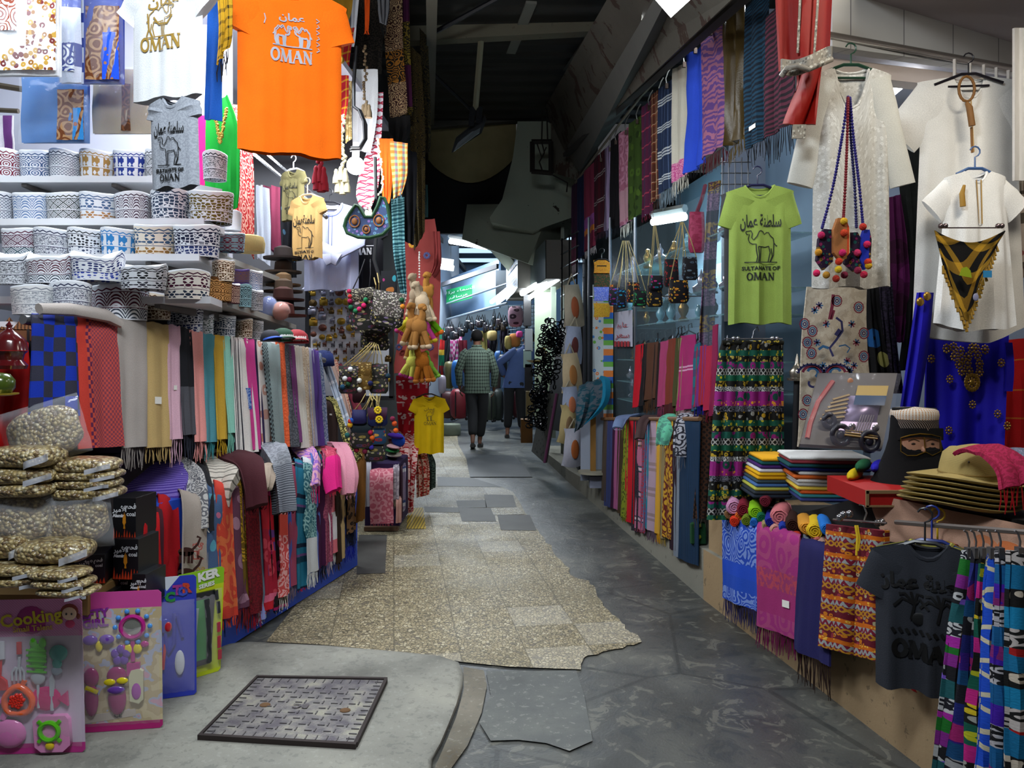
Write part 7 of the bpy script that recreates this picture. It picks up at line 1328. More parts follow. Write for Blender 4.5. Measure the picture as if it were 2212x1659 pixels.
# mid rack of scarves on hangers
GM='scarves on round hook hangers by the glass case'
def md(x):return rd(x,1.20)+.0
for i,(x0,x1,yt,yb,sp,lab,fr)in enumerate([(1374,1392,742,882,'b00c20','bright crimson scarf on the round hook rack',None),(1386,1400,742,880,'141014','black scarf next to the crimson one',None),(1396,1424,738,866,'4c2c1c','wide chocolate brown scarf',(30,'4c301c')),(1416,1428,740,885,'1c100c','very dark brown scarf',None),(1428,1446,735,880,'94345c','rose pink scarf on the round hook rack',(28,'7c3450')),(1444,1462,730,900,('split','6c2c1c','3c0c10',.42),'rust brown scarf with dark red end',None),(1460,1472,728,880,'3c3c1c','olive scarf on the round hook rack',(20,'4c4c24')),(1468,1478,728,885,'7c7450','khaki cream scarf',(20,'8a8468')),(1472,1504,722,888,('bands',[(.2,'94205c'),(.01,'c08aa8'),(.01,'94205c'),(.01,'c08aa8'),(.14,'9c2460')]),'magenta scarf with pale stripes',(24,'b08c90')),(1502,1514,740,890,('sv',[(.06,'1c5c6c'),(.04,'3c3c5c')]),'teal and slate checked scarf',None),(1508,1528,745,880,('plaid',[(.03,'9c1c2c'),(.03,'2c2c94')],[(.1,'941c28')]),'red and blue plaid scarf',(30,'1c1c7c')),(1524,1544,745,890,('usplit','3c2c94','9c1c3c',.03),'violet blue scarf with a red edge',(24,'7c1c30')),(1542,1552,700,900,'7c1840','narrow crimson scarf beside the skirt',None)]):
 d0,d1=md(x0),md(x1);cloth('rack_scarf',lab,[(x0,yt+4,x1,yt,d0,d1),(x0-3,(yt+yb)/2,x1-3,(yt+yb)/2,d0-.02,d1-.02),(x0-7,yb,x1-7,yb-6,d0-.02,d1-.02)],fab(sp,k=.9),.008,1.5,.006,(fr[0]/F*d0,fr[1])if fr else None,'scarf',GM)
 if i%1==0 and i<10:
  q=MB();xm=(x0+x1)/2;q.tube([P(xm-5,yt,d0),P(xm,yt-10,d0),P(xm-1,yt-20,d0),P(xm+6,yt-24,d0),P(xm+7,yt-14,d0)],.004,5);q.tube([P(x0,yt+2,d0),P(xm,yt-8,d0),P(x1,yt,d0)],.005,5);q.mk('hook_hanger',plain('16161a',.4),None,True,'black wire hanger holding the %s'%lab.split(' on the')[0],'hanger','round hook hangers')
# lower row over the kerb
GL='scarves draped over the low kerb rail'
def kd(x,off=0.0):return(1.07+.115*4.4)/((x-CX)/F+.115)+off
q=MB();q.tube([P(1300,905,kd(1300)),P(1512,905,kd(1512))],.014,6);q.mk('kerb_rail',plain('6c4c30',.6),None,True,'low wooden rail carrying the lower row of scarves over the kerb','rail')
def kr(x0,x1,yb,sp,lab,fr=None,yt=903,off=0,tagm=None,dx=4):
 d0,d1=kd(x0,off),kd(x1,off);cloth('kerb_scarf',lab,[(x0+4,yt+6,x1+4,yt+6,d0+.12,d1+.12),(x0+1,yt,x1+1,yt,d0+.04,d1+.04),(x0,yt+14,x1,yt+12,d0,d1),(x0-dx/2,(yt+yb)/2,x1-dx/2,(yt+yb)/2,d0-.03,d1-.03),(x0-dx,yb,x1-dx,yb+(x1-x0)*.4,d0-.03,d1-.03)],fab(sp,k=.95),.006,1.3,.006,(fr[0]/F*d0,fr[1])if fr else None,'scarf',GL,tagm=tagm)
kr(1304,1314,1080,'4c4038','dull brown scarf at the far end of the kerb rail');kr(1312,1326,1092,'343c68','slate blue scarf on the kerb rail');kr(1323,1332,1095,'30082c','dark violet scarf on the kerb rail',tagm=(.6,.1,.006,.01));kr(1331,1341,1098,'945078','orchid pink scarf on the kerb rail');kr(1336,1350,1106,'3a2c18','moss brown scarf with a small tag',tagm=(.6,.1,.008,.01));kr(1346,1360,1115,('flor','74801c',['3c4414'],40,.4),'lime green spotted scarf',(10,'5c6414'))
kr(1354,1374,1124,'b00c1c','pure red scarf on the kerb rail',tagm=(.4,.1,.01,.012));kr(1370,1382,1145,('mel','18141c','302834'),'black lace scarf on the kerb rail');kr(1378,1393,1140,('bands',[(.12,'a8607c'),(.012,'3c3c4c'),(.02,'c0a0ac'),(.012,'3c3c4c')]),'pink scarf with navy stripes',(8,'943c4c'));kr(1388,1399,1148,('mel','94202c','5c4c6c'),'red and blue speckled scarf');kr(1396,1405,1140,('sv',[(.1,'1c6c80'),(.1,'3c5c84')]),'turquoise scarf')
kr(1400,1422,1142,('plaid',[(.1,'a08898')],[(.1,'a48c9c'),(.02,'6c5848'),(.015,'a48c9c'),(.02,'6c5848')]),'lilac checked scarf with taupe bands',(24,'5c4858'));kr(1419,1431,1150,'c0902c','golden yellow scarf',(22,'c88c14'),tagm=(.6,.2,.008,.01));kr(1429,1440,1160,'847450','tan scarf beside the yellow patterned one',(16,'947c3c'),tagm=(.5,.2,.008,.01));kr(1436,1456,1158,('pais','b88c24','5c1c14',20,14),'yellow scarf with brown and green scrolls');kr(1451,1464,1185,'24101c','dark plum scarf on the kerb rail');kr(1461,1472,1200,'707884','dove grey scarf on the kerb rail');kr(1468,1512,1205,('su',[(.02,'0e2c48'),(.006,'0a1e34')]),'wide petrol blue ribbed scarf at the near end')
for i,(rows,sp,lab,fr)in enumerate([([(1345,900,1400,895,6.1),(1330,905,1360,905,5.95),(1326,915,1352,914,5.85),(1325,925,1346,926,5.8)],'5c6c8c','pale blue folded scarf lying over the kerb rail',(.01,'8a94a8')),([(1390,900,1430,900,5.5),(1378,912,1402,912,5.4),(1373,950,1393,948,5.3)],'3c2c2c','brown shawl with rust fringe over the kerb rail',(.07,'7c4c2c')),([(1440,898,1480,898,5.1),(1424,908,1462,910,5.0),(1418,930,1452,932,4.92),(1416,960,1442,962,4.9)],('mel','5cac8c','4c8474',30),'mint green folded scarf over the kerb rail',(.01,'5cac8c')),([(1470,896,1512,896,4.8),(1460,910,1496,912,4.72),(1454,950,1484,955,4.66),(1453,985,1480,988,4.64)],('pais','9c9ca4','24242c',26,16),'black and white floral scarf over the kerb rail',(.09,'5c5c64'))]):
 cloth('folded_scarf',lab,rows,fab(sp,k=1.1),.006,1,.014,fr,'scarf',GL)
# front counter: scarves, trousers, charcoal T-shirt
GF='clothes hanging on the beige counter wall'
def fd(x):return(1.02+.704)/((x-CX)/F+.16)
def fr_(x0,x1,yt0,yt1,yb0,yb1,sp,lab,fr=None,name='hanging_scarf',cat='scarf',k=1.5,amp=.008,tagm=None,ka=1.15,dx=0):
 d0,d1=fd(x0),fd(x1);return cloth(name,lab,[(x0+3,yt0-8,x1+3,yt1-8,d0+.1,d1+.1),(x0,yt0,x1,yt1,d0,d1),(x0-dx/2,(yt0+yb0)/2,x1-dx/2,(yt1+yb1)/2,d0-.02,d1-.02),(x0-dx,yb0,x1-dx,yb1,d0-.02,d1-.02)],fab(sp,k=ka),amp,k,.008,fr,cat,GF,tagm=tagm,nu=14,nv=16)
fr_(1562,1642,1118,1140,1292,1322,('bands',[(.06,'1c44a8'),(.25,('pais','1c40a4','6c84c0',12,34)),(.06,'1c44b0')]),'cobalt blue scarf with pale paisley print',(.11,'3c3864'))
fr_(1640,1730,1140,1168,1350,1382,('bands',[(.28,('pais','8c2868','943c68',9,16)),(.08,('mel','84305c','a03c4c',40)),(.1,'8c2860')]),'magenta pink scarf with orange paisley and a white label',(.10,'7c1c54'),tagm=(.75,.78,.03,.03),dx=4)
fr_(1730,1812,1175,1195,1402,1440,'1e1c4c','plain navy scarf with brown fringe',(.13,'3c2c28'),dx=14)
def trousers():
 t=thing('printed_trousers','red and yellow geometric print trousers with yellow drawstring on a clip hanger','trousers',P(1850,1420,2.85));m_=fab(('bands',[(.022,('flor','5c1020',['b86c14','9c9474','8c2c3c'],60,.42)),(.015,('flor','b85c10',['d8a83c'],70,.3)),(.018,('chev','70142c','8c9090',.03,.02)),(.022,('diam','5c142c','a8741c',.022,.2))]),.85,1.1)
 mb=MB()
 def leg(a,b,s):
  xl=1796-b*18 if s==0 else 1862-b*6;xr=1862-b*8 if s==0 else 1922-b*2;x=xl+(xr-xl)*a;d=fd(1850)+(1850-x)*.002;return P(x,1132+14*((x-1796)/126)+b*(268+18*((x-1796)/126)),d-.03*math.sin(a*PI)-.008*math.sin(a*12+s))
 for s in(0,1):mb.grid(lambda a,b:leg(a,b,s),14,18,-.02,lambda a,b:(s*.13+a*.13,b*.45))
 mb.mk('trouser_legs',m_,t);q=MB();q.tube([P(1848,1135,2.84),P(1852,1160,2.82),P(1850,1200,2.81)],.004,5);q.tube([P(1852,1135,2.84),P(1857,1165,2.82),P(1853,1190,2.81)],.004,5);q.mk('drawstring',plain('c8a814',.7),t)
 q=MB();q.tube([P(1800,1122,2.95),P(1915,1130,2.75)],.004,6);q.tube([P(1866,1126,2.86),P(1872,1108,2.86),P(1866,1092,2.86),P(1856,1090,2.86)],.003,6);q.mk('clip_hanger',plain('a8a8a8',.2,.9),t);[MB().ell(P(x,y,2.84),.014,8,6).mk('clip',plain('8c8c90',.2,.9),t)for x,y in((1814,1118),(1822,1112),(1835,1110),(1896,1130),(1905,1128))]
trousers()
garment('t_shirt','charcoal T-shirt with black palm tree print on a dark hanger',P(2003,1176,2.52),-.52,.335,.47,fab('24262c',k=1.5),slv=.13,sang=66,neck=.06,dip=.045,pmat='0a0a0c',sw=.08,cuff=.075,seed=12,fold=.012,group=GF,pr=lambda mb,mp:(put_text(mb,AR_SULT,.06,mp,0,-.12,.003),[mb.ribbon([(cx,-.24),(cx+.01,-.19),(cx+dx*.5,-.165+dz*.4),(cx+dx,-.18+dz)],.008,mp)for cx in(-.045,.03)for dx,dz in((-.05,-.02),(-.035,.02),(.0,.03),(.035,.02),(.05,-.02))],mb.ell(mp(-.02,-.235),(.025,.003,.02)),[mb.ribbon([(-.1+i*.02,-.27),(-.09+i*.02,-.285)],.01,mp)for i in range(10)],serif_oman(mb,mp,0,-.335,.05,.19,.014)))
hanger('dark grey hanger of the charcoal T-shirt',P(1998,1172,2.52),-.5,.2,'1c1c20',up=.13)
for i,(dx,c,sc)in enumerate(((9,'a8a04c','pale yellow'),(20,'5c1820','maroon'),(30,'8a8478','beige'),(40,'1c1c1c','black'))):
 garment('t_shirt','%s T-shirt hanging behind the charcoal one'%sc,P(2003+dx,1172+i*3,2.60+.05*i),-.52,.335,.46,fab(c),slv=.12,sang=64,neck=.06,dip=.04,sw=.08,seed=20+i,group=GF)
 hanger('%s hanger behind the dark grey one'%['dark blue','yellow','golden','white'][i],P(2003+dx*1.1,1168+i*3,2.60+.05*i),-.5,.2,['142c84','c8a414','b8901c','b8b4a0'][i],up=.14)
cloth('red_cloth','red cloth hanging below the charcoal T-shirt',[(1925,1400,2060,1440,2.75,2.5),(1930,1440,2058,1510,2.75,2.5),(1932,1465,2056,1535,2.75,2.5)],fab('8c0810',k=1.1),group=GF,cat='cloth')
q=MB();q.tube([P(1935,1128,2.75),P(2240,1152,2.28)],.009,6);q.mk('clothes_rod',plain('6c6460',.4,.6),None,True,'metal rod along the peach cloth carrying the charcoal T-shirt and patterned trousers','rod')
# patterned harem trousers
PC=[(('bands',[(.04,('pais','14141c','a8a8a8',44,18)),(.05,('flor','145c1c',['8c1c84'],16,.42)),(.035,'6c1c70'),(.04,('flor','101014',['6c4cac','9c9c9c'],40,.4)),(.05,'14484c')]),'green, purple and black'),(('bands',[(.05,('flor','101018',['8c8c8c'],30,.42)),(.05,'141c5c'),(.05,('flor','2c146c',['8c1c5c'],18,.42)),(.04,'0e3c64')]),'navy and violet'),(('bands',[(.05,('flor','10100c',['b8a01c','8c8c84'],40,.4)),(.05,('flor','0c4c3c',['a0a01c'],30,.36)),(.04,'a81c6c')]),'yellow, black and teal'),(('diam','1440a8','b0a890',.09,.07),'royal blue diamond'),(('bands',[(.05,('pais','101014','a09ca0',40,18)),(.05,'0c4c7c'),(.05,('flor','38148c',['6c1c5c'],16,.42))]),'black, blue and purple'),(('bands',[(.05,('pais','a8a09c','141414',30,18)),(.06,('flor','0c5c84',['901414'],10,.42)),(.04,('flor','101010',['b0a494'],34,.42)),(.05,'0c6c94')]),'turquoise, black and red')]
for i,((sp,nm),(xt,xb,w,wb))in enumerate(zip(PC,((2082,2012,20,44),(2096,2052,22,44),(2112,2088,22,36),(2132,2112,18,30),(2146,2140,28,34),(2172,2172,60,70)))):
 d=2.35-.05*i;cloth('patterned_trousers','%s patterned loose trousers hanging in folds in a row'%nm,[(xt,1188,xt+w,1192,d),(xt-(xt-xb)*.4,1350,xt-(xt-xb)*.4+w*.8+wb*.2,1350,d-.03),(xt-(xt-xb)*.8,1520,xt-(xt-xb)*.8+wb,1520,d-.05),(xb-4,1700,xb+wb,1700,d-.06)],fab(sp,k=1.15),.018,1.5,.012,None,'trousers','patterned trousers at the stall corner',nu=12,nv=20)
 q=MB();q.tube([P(xt+w/2,1190,d),P(xt+w/2+2,1170,d),P(xt+w/2-3,1150,d),P(xt+w/2-10,1146,d)],.003,5);q.box(P(xt+w/2,1194,d-.01),(.015,.02,.03));q.mk('clip_hanger',plain('6c6c70',.3,.7),None,True,'small clip hanger of the %s trousers'%nm,'hanger','small clip hangers')
cloth('peach_tablecloth','peach cloth with orange flower print stretched along the counter edge',[(1888,1068,2230,1140,2.95,2.45),(1892,1100,2230,1175,2.93,2.43),(1905,1165,2230,1230,2.9,2.4)],fab(('flor','a88470',['b8683c','b4704c'],7,.3)),.01,2,.008,None,'tablecloth',None,nu=20)
# rolled scarves on the ledge
RC=[(1586,1097,'b07c9c',34,'lilac pink'),(1606,1102,'6c1424',30,'maroon'),(1598,1118,'b8581c',24,'orange'),(1586,1128,'b82c14',22,'vermilion'),(1574,1112,'7c5c3c',20,'brown'),(1632,1108,'7cb014',30,'lime green'),(1612,1126,'5c6c14',22,'olive green'),(1628,1130,'1c5ca8',18,'sky blue'),(1646,1120,'0c5c3c',22,'emerald'),(1655,1138,'8c7c50',18,'pale olive'),(1663,1128,'141c7c',22,'dark blue'),(1684,1118,'b8686c',40,'salmon'),(1676,1146,'b07c70',24,'peach patterned'),(1692,1142,'14308c',18,'cobalt'),(1712,1136,'2c140c',30,'black brown'),(1704,1160,'a87468',26,'dusty pink'),(1722,1160,'a8301c',22,'brick red'),(1742,1142,'c0842c',30,'amber'),(1760,1148,'c8a41c',34,'golden yellow'),(1742,1172,'6c7480',24,'steel grey'),(1768,1172,'a8584c',22,'terracotta'),(1786,1144,'1c68b8',26,'bright blue'),(1778,1178,'a07c6c',24,'beige printed'),(1652,1084,'5c1424',24,'wine red')]
for i,(x,y,c,s,nm)in enumerate(RC):
 d=3.85-(x-1574)*.0033+(.05 if y<1125 else 0);r=s/2/F*d;o=P(x,y+s*.3,d);t=thing('rolled_scarf','%s rolled up scarf in the heap on the beige ledge'%nm,'scarf',o,'rolled scarves on the ledge');T=XF(P(x,y,d),-.25-.05*(i%4),0,.1*(i%3));mb=MB(T)
 mb.lathe([(.001,-.16),(r*.8,-.155),(r,-.13),(r*1.05,-.05),(r,.04)]if False else[(r*.9,0),(r,.02),(r*1.05,.10),(r,.2),(r*.8,.23),(.001,.235)],14,wob=lambda th,t_:(1+.06*math.sin(3*th+i),0));R_=Matrix.Rotation(-PI/2,4,'X');mb.v=[T@(R_@(T.inverted()@v))for v in mb.v];mb.mk('roll',fab(c,k=1.15),t)
 q=MB(T);q.tube([(r*.9*(1-k/26)*math.cos(k*.75),-.004,r*.9*(1-k/26)*math.sin(k*.75))for k in range(24)],r*.09,4);q.mk('spiral_edge',fab(c,k=1.4),t)
# folded T-shirts piles
FT=[('c8c6c4','white'),('7c2c34','dusty red'),('144448','dark teal'),('141c5c','navy'),('b8b4b0','off white'),('b8541c','orange'),('c4c0bc','pale grey white'),('9c9894','light grey'),('c8a83c','pale yellow'),('b84c1c','burnt orange'),('2c6c70','turquoise'),('2c3468','indigo')]
for i,(c,nm)in enumerate(FT):
 y=990+i*8.2;w=150-4*i if i>3 else 170;x=1795-(8 if i>4 else 0)+3*math.sin(i*2.2);d=3.42;mb=MB(XF(P(x,y+6,d),-.12));ww=w/F*d;mb.box((0,.14,.008),(ww,.26,.0160),bev=.006);mb.mk('folded_t_shirt',fab(c,k=1.1),None,True,'%s folded T-shirt in the tall pile beside the veiled bust'%nm,'T-shirt','folded T-shirts pile')
for i,(c,nm)in enumerate([('c89014','mustard'),('0c4444','bottle green'),('3c1c5c','violet'),('c0bcc0','white'),('c8980c','amber yellow'),('c08c0c','golden'),('2c3c44','slate'),('3c5c8c','denim blue'),('a0a040','pale lime'),('242a30','charcoal'),('1c2430','blue black')]):
 y=992+i*8;mb=MB(XF(P(1690-i*2,y+6,3.66),-.05));mb.box((0,.14,.008),(.18,.26,.0170),bev=.006);mb.mk('folded_t_shirt',fab(c,k=1.1),None,True,'%s folded T-shirt in the smaller pile by the skirt'%nm,'T-shirt','folded T-shirts pile')
for i,(x,y,c,nm)in enumerate(((1838,1030,'c0a40c','yellow'),(1846,1056,'b8a010','mustard yellow'),(1856,1010,'0c4c2c','green'),(1890,1012,'1c149c','ultramarine'),(1828,1062,'7c0c2c','crimson'))):
 mb=MB(XF(P(x,y,3.1),-.6));mb.ell((0,.08,0),(.024,.11,.024),12,8);mb.mk('rolled_t_shirt',fab(c),None,True,'%s rolled up T-shirt beside the tall pile'%nm,'T-shirt','rolled T-shirts')
# framed relief car picture
def relief():
 t=thing('relief_plaque','plastic wrapped relief picture of an old truck leaning on the T-shirts','picture',P(1830,972,3.3));a,b,c,d=P(1725,965,3.25),P(1902,975,3.22),P(1936,812,3.45),P(1765,812,3.5);n=(b-a).cross(d-a).normalized()
 def bi(u,v,z=0):return a.lerp(b,u).lerp(d.lerp(c,u),v)+n*(-z if n.y<0 else z)*-1 if False else a.lerp(b,u).lerp(d.lerp(c,u),v)+Vector((0,-z,z*.2))
 mb=MB();mb.grid(lambda u,v:bi(u,v),2,2,.02);mb.mk('panel',plain('4c4440',.5,var=.4),t,False)
 q=MB();q.grid(lambda u,v:bi(.42+.42*u,.32+.38*v,.03+.03*math.sin(PI*u)*math.sin(PI*v)),8,6);q.grid(lambda u,v:bi(.38+.45*u,.18+.16*v,.05),6,4);q.mk('truck_body',plain('8c7c9c',.3,.5,.6,var=.4),t)
 q=MB();[q.tube([bi(.14+.02*i,.36+.055*i,.035),bi(.42,.40+.06*i,.045)],.006,4)for i in range(6)];[q.tube([bi(.44,.16+.03*i,.07),bi(.84,.13+.03*i,.07)],.004,4)for i in range(3)];q.mk('wooden_rail',plain('8c7040',.5),t);q=MB();[q.ell(bi(x_,.26,.08),(.016,.008,.016),10,6)for x_ in(.5,.78)];[q.tube([bi(.56+.03*i,.2,.075),bi(.58+.03*i,.42,.08)],.003,4)for i in range(6)];q.mk('truck_grille',plain('a8a0a8',.2,.8),t);q=MB();q.grid(lambda u,v:bi(.47+.38*u,.56+.13*v,.065),6,3);q.mk('truck_window',plain('1c3c5c',.15),t)
 q=MB()
 q.grid(lambda u,v:bi(.5+.38*u,.70+.14*v,.04),6,3);q.mk('truck_cab',plain('9c7c1c',.4),t)
 for cx,cy,r in((.42,.16,.035),(.78,.10,.035),(.24,.34,.022)):q=MB();o=bi(cx,cy,.05);q.tube([o+Vector((r*math.cos(k*PI/8),0,r*1.1*math.sin(k*PI/8)))for k in range(16)],.011,8,closed=True);q.ell(o,(r*.5,.01,r*.5),10,6);q.mk('truck_wheel',plain('24222c',.4),t)
 q=MB();q.tube([bi(.2,.9,.02),bi(.08,.6,.02),bi(.05,.3,.02),bi(.06,.1,.02)],.012,6);q.mk('fuel_pump',plain('8c2018',.4),t)
 q=MB();q.ell(bi(.42,.9,.02),(.014,.006,.018),10,6);q.mk('round_badge',plain('a8641c',.4),t)
 q=MB();q.grid(lambda u,v:bi(-.02+1.04*u,-.02+1.04*v,.07*math.sin(PI*u)*math.sin(PI*v)+.03+.006*math.sin(u*23)*math.sin(v*19)),16,14);q.mk('plastic_wrap',film(.05,'e0dcf0',.06),t)
relief()
# veiled bust
def bust():
 o=P(1972,1045,3.0);t=thing('veiled_bust','mannequin bust in black face veil with an embroidered cap','mannequin',o);k=1/F*3.0;BK=fab('0a090b',.95)
 fy=lambda x,e=0:3.08-.068*math.sqrt(max(0,1-((x-1992)/56)**2))-e;Q=lambda x,y,e=0:P(x,y,fy(x,e))
 mb=MB();c=P(1975,1042,3.08);pr=[(95,0),(88,10),(74,40),(62,70),(55,95),(52,120),(50,150),(47,165)]
 mb.lathe([(r*k,z*k)for r,z in pr]+[(.001,168*k)],28,c,1,.72);mb.mk('veil',BK,t)
 fc=MB();fc.grid(lambda a,b:Q(1948+80*a,944+34*b,.004),14,4,-.003);FA=fc.mk('face',plain('a87c64',.55),t)
 ns=MB();ns.ell(Q(1994,972,.008),(.008,.012,.014),10,8);ns.mk('nose',plain('a87c64',.55),FA)
 fl=MB();fl.grid(lambda a,b:Q(1940+96*a,968+b*(70+10*math.sin(PI*a))+7*math.sin(PI*a),.012),14,6,-.004);fl.grid(lambda a,b:Q(1940+96*a,925+b*(26-7*math.sin(PI*a)),.012),14,4,-.004);FV=fl.mk('face_veil',BK,t)
 e=MB()
 for x in(1974,2013):e.ell(Q(x,959,.006),(.010,.003,.0045),10,6);e.tube([Q(x-12,953,.008),Q(x,949,.008),Q(x+12,953,.008)],.0016,5)
 e.mk('eyes',plain('2c2420',.3),FA)
 g_=MB();g_.tube([Q(x,y,.018)for x,y in((1946,946),(1966,940),(1988,937),(2012,939),(2032,944),(2032,975),(2014,984),(1999,976),(1980,984),(1960,984),(1946,975),(1946,946))],.0022,5);g_.tube([Q(1996,945,.016),Q(1999,978,.018)],.002,5);g_.mk('gold_wire',plain('8a6c2c',.3,.8),FV)
 cp=MB();cc=P(1975,930,3.08);cp.lathe([(47*k,0),(48*k,20*k),(49*k,30*k),(50*k,35*k),(48*k,45*k),(40*k,50*k),(.001,53*k)],30,cc)
 g=G('beaded_cap',.6,0,.4);u,v,uv=g.uv();g.base(g.mix(g.m('LESS_THAN',v,.28),g.mix(g.m('GREATER_THAN',g.m('SINE',g.m('MULTIPLY',v,110)),.0),'b8b4ac',g.mix(g.m('GREATER_THAN',g.m('SINE',g.m('MULTIPLY',u,300)),.2),'a86c1c','c8c4bc')),g.mix(g.m('GREATER_THAN',g.m('SINE',g.m('ADD',g.m('MULTIPLY',u,380),g.m('MULTIPLY',v,90))),.6),'1c0c0c','8c8074')));cp.mk('cap',g.m_,t)
bust()
mb=MB();c=P(1945,1080,2.85);mb.box(c+Vector((0,.2,0)),(.23,.35,.062));RB=mb.mk('red_box',[plain('9c0c0c',.6)],None,False,'flat red box with gold border under the veiled bust','box')
q=MB()
for dx,dz,w,h in((0,.026,.235,.012),(0,-.026,.235,.006),(-.112,0,.01,.06),(.105,0,.018,.06)):q.box(c+Vector((dx,.018,dz)),(w,.008,h))
q.mk('gold_border',plain('7c6444',.6),RB,False)
# straw hats
ST_=fab(('sv',[(.004,'a08c58'),(.002,'7c6c3c')]),.8,1.15)
for i in range(6):
 c=P(2135+i*6,1092-(5-i)*0+i*0,2.55);z=(5-i)*.016;t=thing('straw_hat','wide brimmed straw hat, %s in the stack'%['lowest','second from the bottom','third from the bottom','fourth from the bottom','second from the top','topmost with eyelets'][i],'hat',P(2135,1100,2.55),'straw hats');mb=MB();R0=.19
 zz_=EYE-(1110-HY)/F*2.55+.016*i;cc=Vector((c.x-i*.002,2.72,zz_));prof=[(.09,.012),(R0*.75,.004),(R0,.016),(R0+.004,.021),(R0*.98,.022),(R0*.75,.010),(.096,.02)]
 if i==5:prof+=[(.09,.06),(.08,.10),(.06,.118),(.03,.112),(.001,.106)]
 else:prof+=[(.09,.024),(.001,.024)]
 mb.lathe([(.001,.012)]+prof,36,cc,1,1,wob=lambda th,t_:(1,.012*math.sin(2*th+.5)*(1 if t_<.6 else .5)),closed=False);mb.mk('brim_and_crown' if i==5 else 'brim',ST_,t)
 if i==5:q=MB();[q.ell(cc+Vector((-.045+dx,-.078+.01*k,.075+dz)),.004,6,4)for k,(dx,dz)in enumerate(((0,0),(.012,.006),(.014,-.006)))];q.mk('eyelet',plain('2c2010',.6),t);q=MB();q.tube([cc+Vector((.094*math.cos(a),.094*math.sin(a),.03))for a in[k*PI/12 for k in range(24)]],.004,5,closed=True);q.mk('hat_band',plain('7c6430',.8),t)
cloth('crimson_scarf','crimson scarf with red fringe thrown over the top straw hat',[(2062,985,2075,980,2.62),(2080,975,2130,965,2.6),(2115,985,2170,970,2.52),(2150,1020,2215,1000,2.44),(2155,1060,2225,1045,2.4)],fab(('mel','841434','9c1c44')),fr=(.08,'b0141c'),amp=.006,th=.012)
mb=MB();mb.ell(P(2205,985,2.9),(.07,.09,.03),14,8);mb.mk('patterned_hat',fab(('flor','5c6478',['8c8ca0'],30,.4)),None,True,'grey blue patterned cloth hat behind the straw hats','hat')
cloth('yellow_cloth','yellow cloth corner sticking out beside the straw hats',[(1988,1046,2010,1046,2.85),(1996,1070,2026,1066,2.8),(2014,1096,2034,1086,2.76)],fab('b09c14'),cat='cloth')
# lantern post
t=thing('brass_lantern','small silver domed lantern on a black post behind the skirt','lantern',P(1722,815,4.1));mb=MB();mb.lathe([(.05,0),(.052,.012),(.035,.016),(.04,.05),(.022,.07),(.012,.09),(.008,.12),(.001,.14)],20,P(1722,822,4.1));mb.mk('lantern_body',plain('8c8478',.25,.8),t);mb=MB();mb.tube([P(1722,822,4.1),P(1718,960,4.1),P(1718,1010,4.1)],.018,8);mb.mk('post',plain('101014',.5),t)
